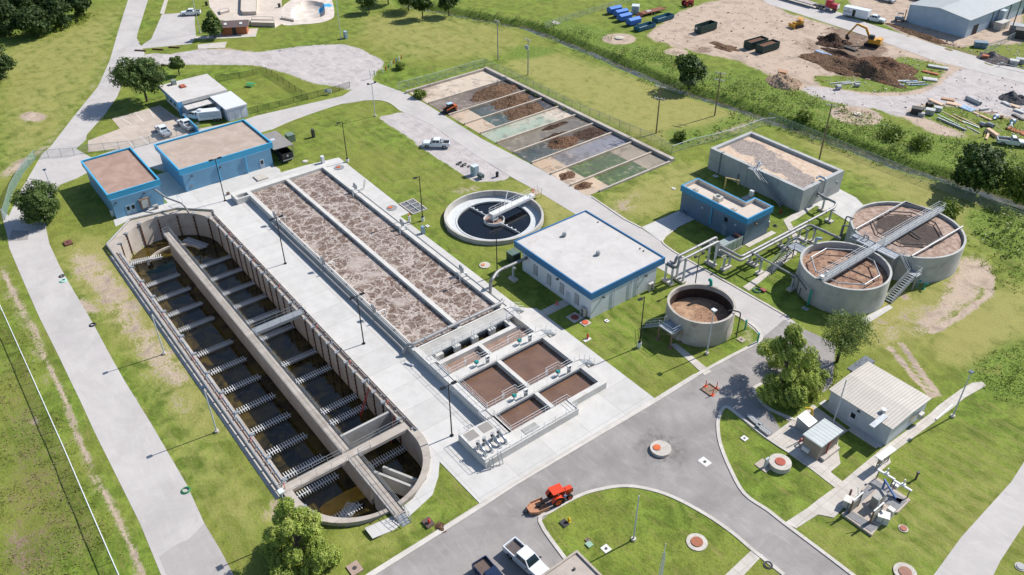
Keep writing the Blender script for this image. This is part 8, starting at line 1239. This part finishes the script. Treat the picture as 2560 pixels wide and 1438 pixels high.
# ---------------- skate park ----------------
SK = MB(); SK.prism(PP([(517,-30),(524,18),(549,50),(590,58),(684,56),(688,70),(704,60),(704,-30)]), -.05, .07, False); struct('skate_pavement', SK, CON_PARK)
cxp, cyp = P(772, 27); outer = PP([(704,61),(760,61),(802,57),(828,48),(836,36),(831,4),(820,-6),(757,-12),(704,20)]); ring = []
oc = crom(outer, 5, True); W = MB(); vs = []
for p in oc: d = Vector(p) - Vector((cxp, cyp)); vs += [(p[0], p[1], .06), (cxp + d.x * .62 + .3, cyp + d.y * .62, .06), (cxp + d.x * .56 + .3, cyp + d.y * .56, -.9), (cxp + d.x * .42 + .3, cyp + d.y * .42, -1.6), (cxp + .3, cyp, -1.75)]
n = len(oc); W.add(vs, [(5 * i + k, 5 * ((i + 1) % n) + k, 5 * ((i + 1) % n) + k + 1, 5 * i + k + 1) for i in range(n) for k in range(4)])
t = NT('bowl_concrete'); vb_ = t.n('ShaderNodeVectorMath', operation='DISTANCE'); t.l(t.pos, vb_.inputs[0]); bp = P(812, 22, -.9); vb_.inputs[1].default_value = (bp[0], bp[1], -.9); spl = t.ramp(t.math('ADD', vb_.outputs['Value'], t.math('MULTIPLY', t.noise(.6, 3), 5)), 4.6, 4.9, 1, 0); BW = t.out(t.mix(spl, t.mix(t.ramp(t.noise(.5, 4), .35, .65), lin('#bdb0a3'), lin('#cfc4b8')), lin('#3f9fc9')), .8); struct('skate_pavement', W, BW, smooth=True)
def plat_(lab, px, h, name='skate_ramp'):
    pts = PP(px); cx_, cy_ = sum(p[0] for p in pts) / len(pts), sum(p[1] for p in pts) / len(pts); t = T(name, lab, 'ramp', cx_, cy_, .07, group='skate park ramps'); q = [(a - cx_, b - cy_) for a, b in pts]; MB().prism(q, 0, h).build('block', CON_PARK, t); W = MB(); n = len(q); [W.tube([(*q[i], h), (*q[(i + 1) % n], h)], .05, 6) for i in range(n)]; W.build('coping', DARKGREY, t)
plat_('long raised block with steps in the middle of the skate park', [(605,-25),(603,34),(608,39),(642,38),(645,-25)], 1.0); plat_('dark-fronted ledge along the skate park edge near the bowl', [(632,51),(684,52),(685,60),(630,59)], 1.1, 'skate_ledge'); plat_('second dark-fronted ledge in front of the first one', [(630,61),(686,61),(688,68),(628,66)], 1.1, 'skate_ledge'); plat_('slim dark grind rail block beside the bowl', [(704,46),(735,52),(735,55),(704,49)], .5, 'grind_block'); plat_('low wedge between the restroom and the plaza', [(548,30),(570,26),(575,32),(552,38)], .6)
for lab, px, py in (('dark litter bin at the skate plaza corner', 517, 14), ('dark litter bin beside the bowl', 699, 19)): t = T('litter_bin', lab, 'bin', *P(px, py), group='skate park litter bins'); MB().cyl(0, 0, 0, 1.1, .4, .42, n=12).build('bin', BLACK, t); MB().cyl(0, 0, 1.1, 1.2, .45, n=12).build('lid', DARKGREY, t)
# painted bay lines and the access symbol
W = MB()
for a, b in (((300,293),(329,311)), ((340,286),(359,303)), ((375,277),(387,296)), ((401,266),(436,292)), ((299,294),(401,264)), ((260,368),(320,355)), ((352,342),(372,361)), ((384,336),(402,352)), ((436,318),(463,333)), ((320,352),(337,370))):
    p, q = Vector((*P(*a), .034)), Vector((*P(*b), .034)); d = (q - p).normalized(); s = Vector((-d.y, d.x, 0)) * .09; W.add([p - s, q - s, q + s, p + s], [(0, 1, 2, 3)])
struct('road_markings', W, M('#cfcdca', .8, .12)); x, y = P(404, 285); W = MB(); ca, sa = math.cos(.7), math.sin(.7)
W.M = Matrix.Translation((x, y, .036)) @ Matrix.Rotation(.8, 4, 'Z'); W.lathe([(.45, 0), (.58, 0), (.58, .003), (.45, .003)], n=18, a0=2.4, a1=6.6); W.box(-.12, .02, .2, .95, 0, .004); W.box(-.1, .5, .18, .3, 0, .003); W.box(.45, .62, -.3, .2, 0, .004); W.cyl(-.05, 1.12, 0, .004, .15, n=12); struct('road_markings', W, M('#5f9cc0', .8, .1))
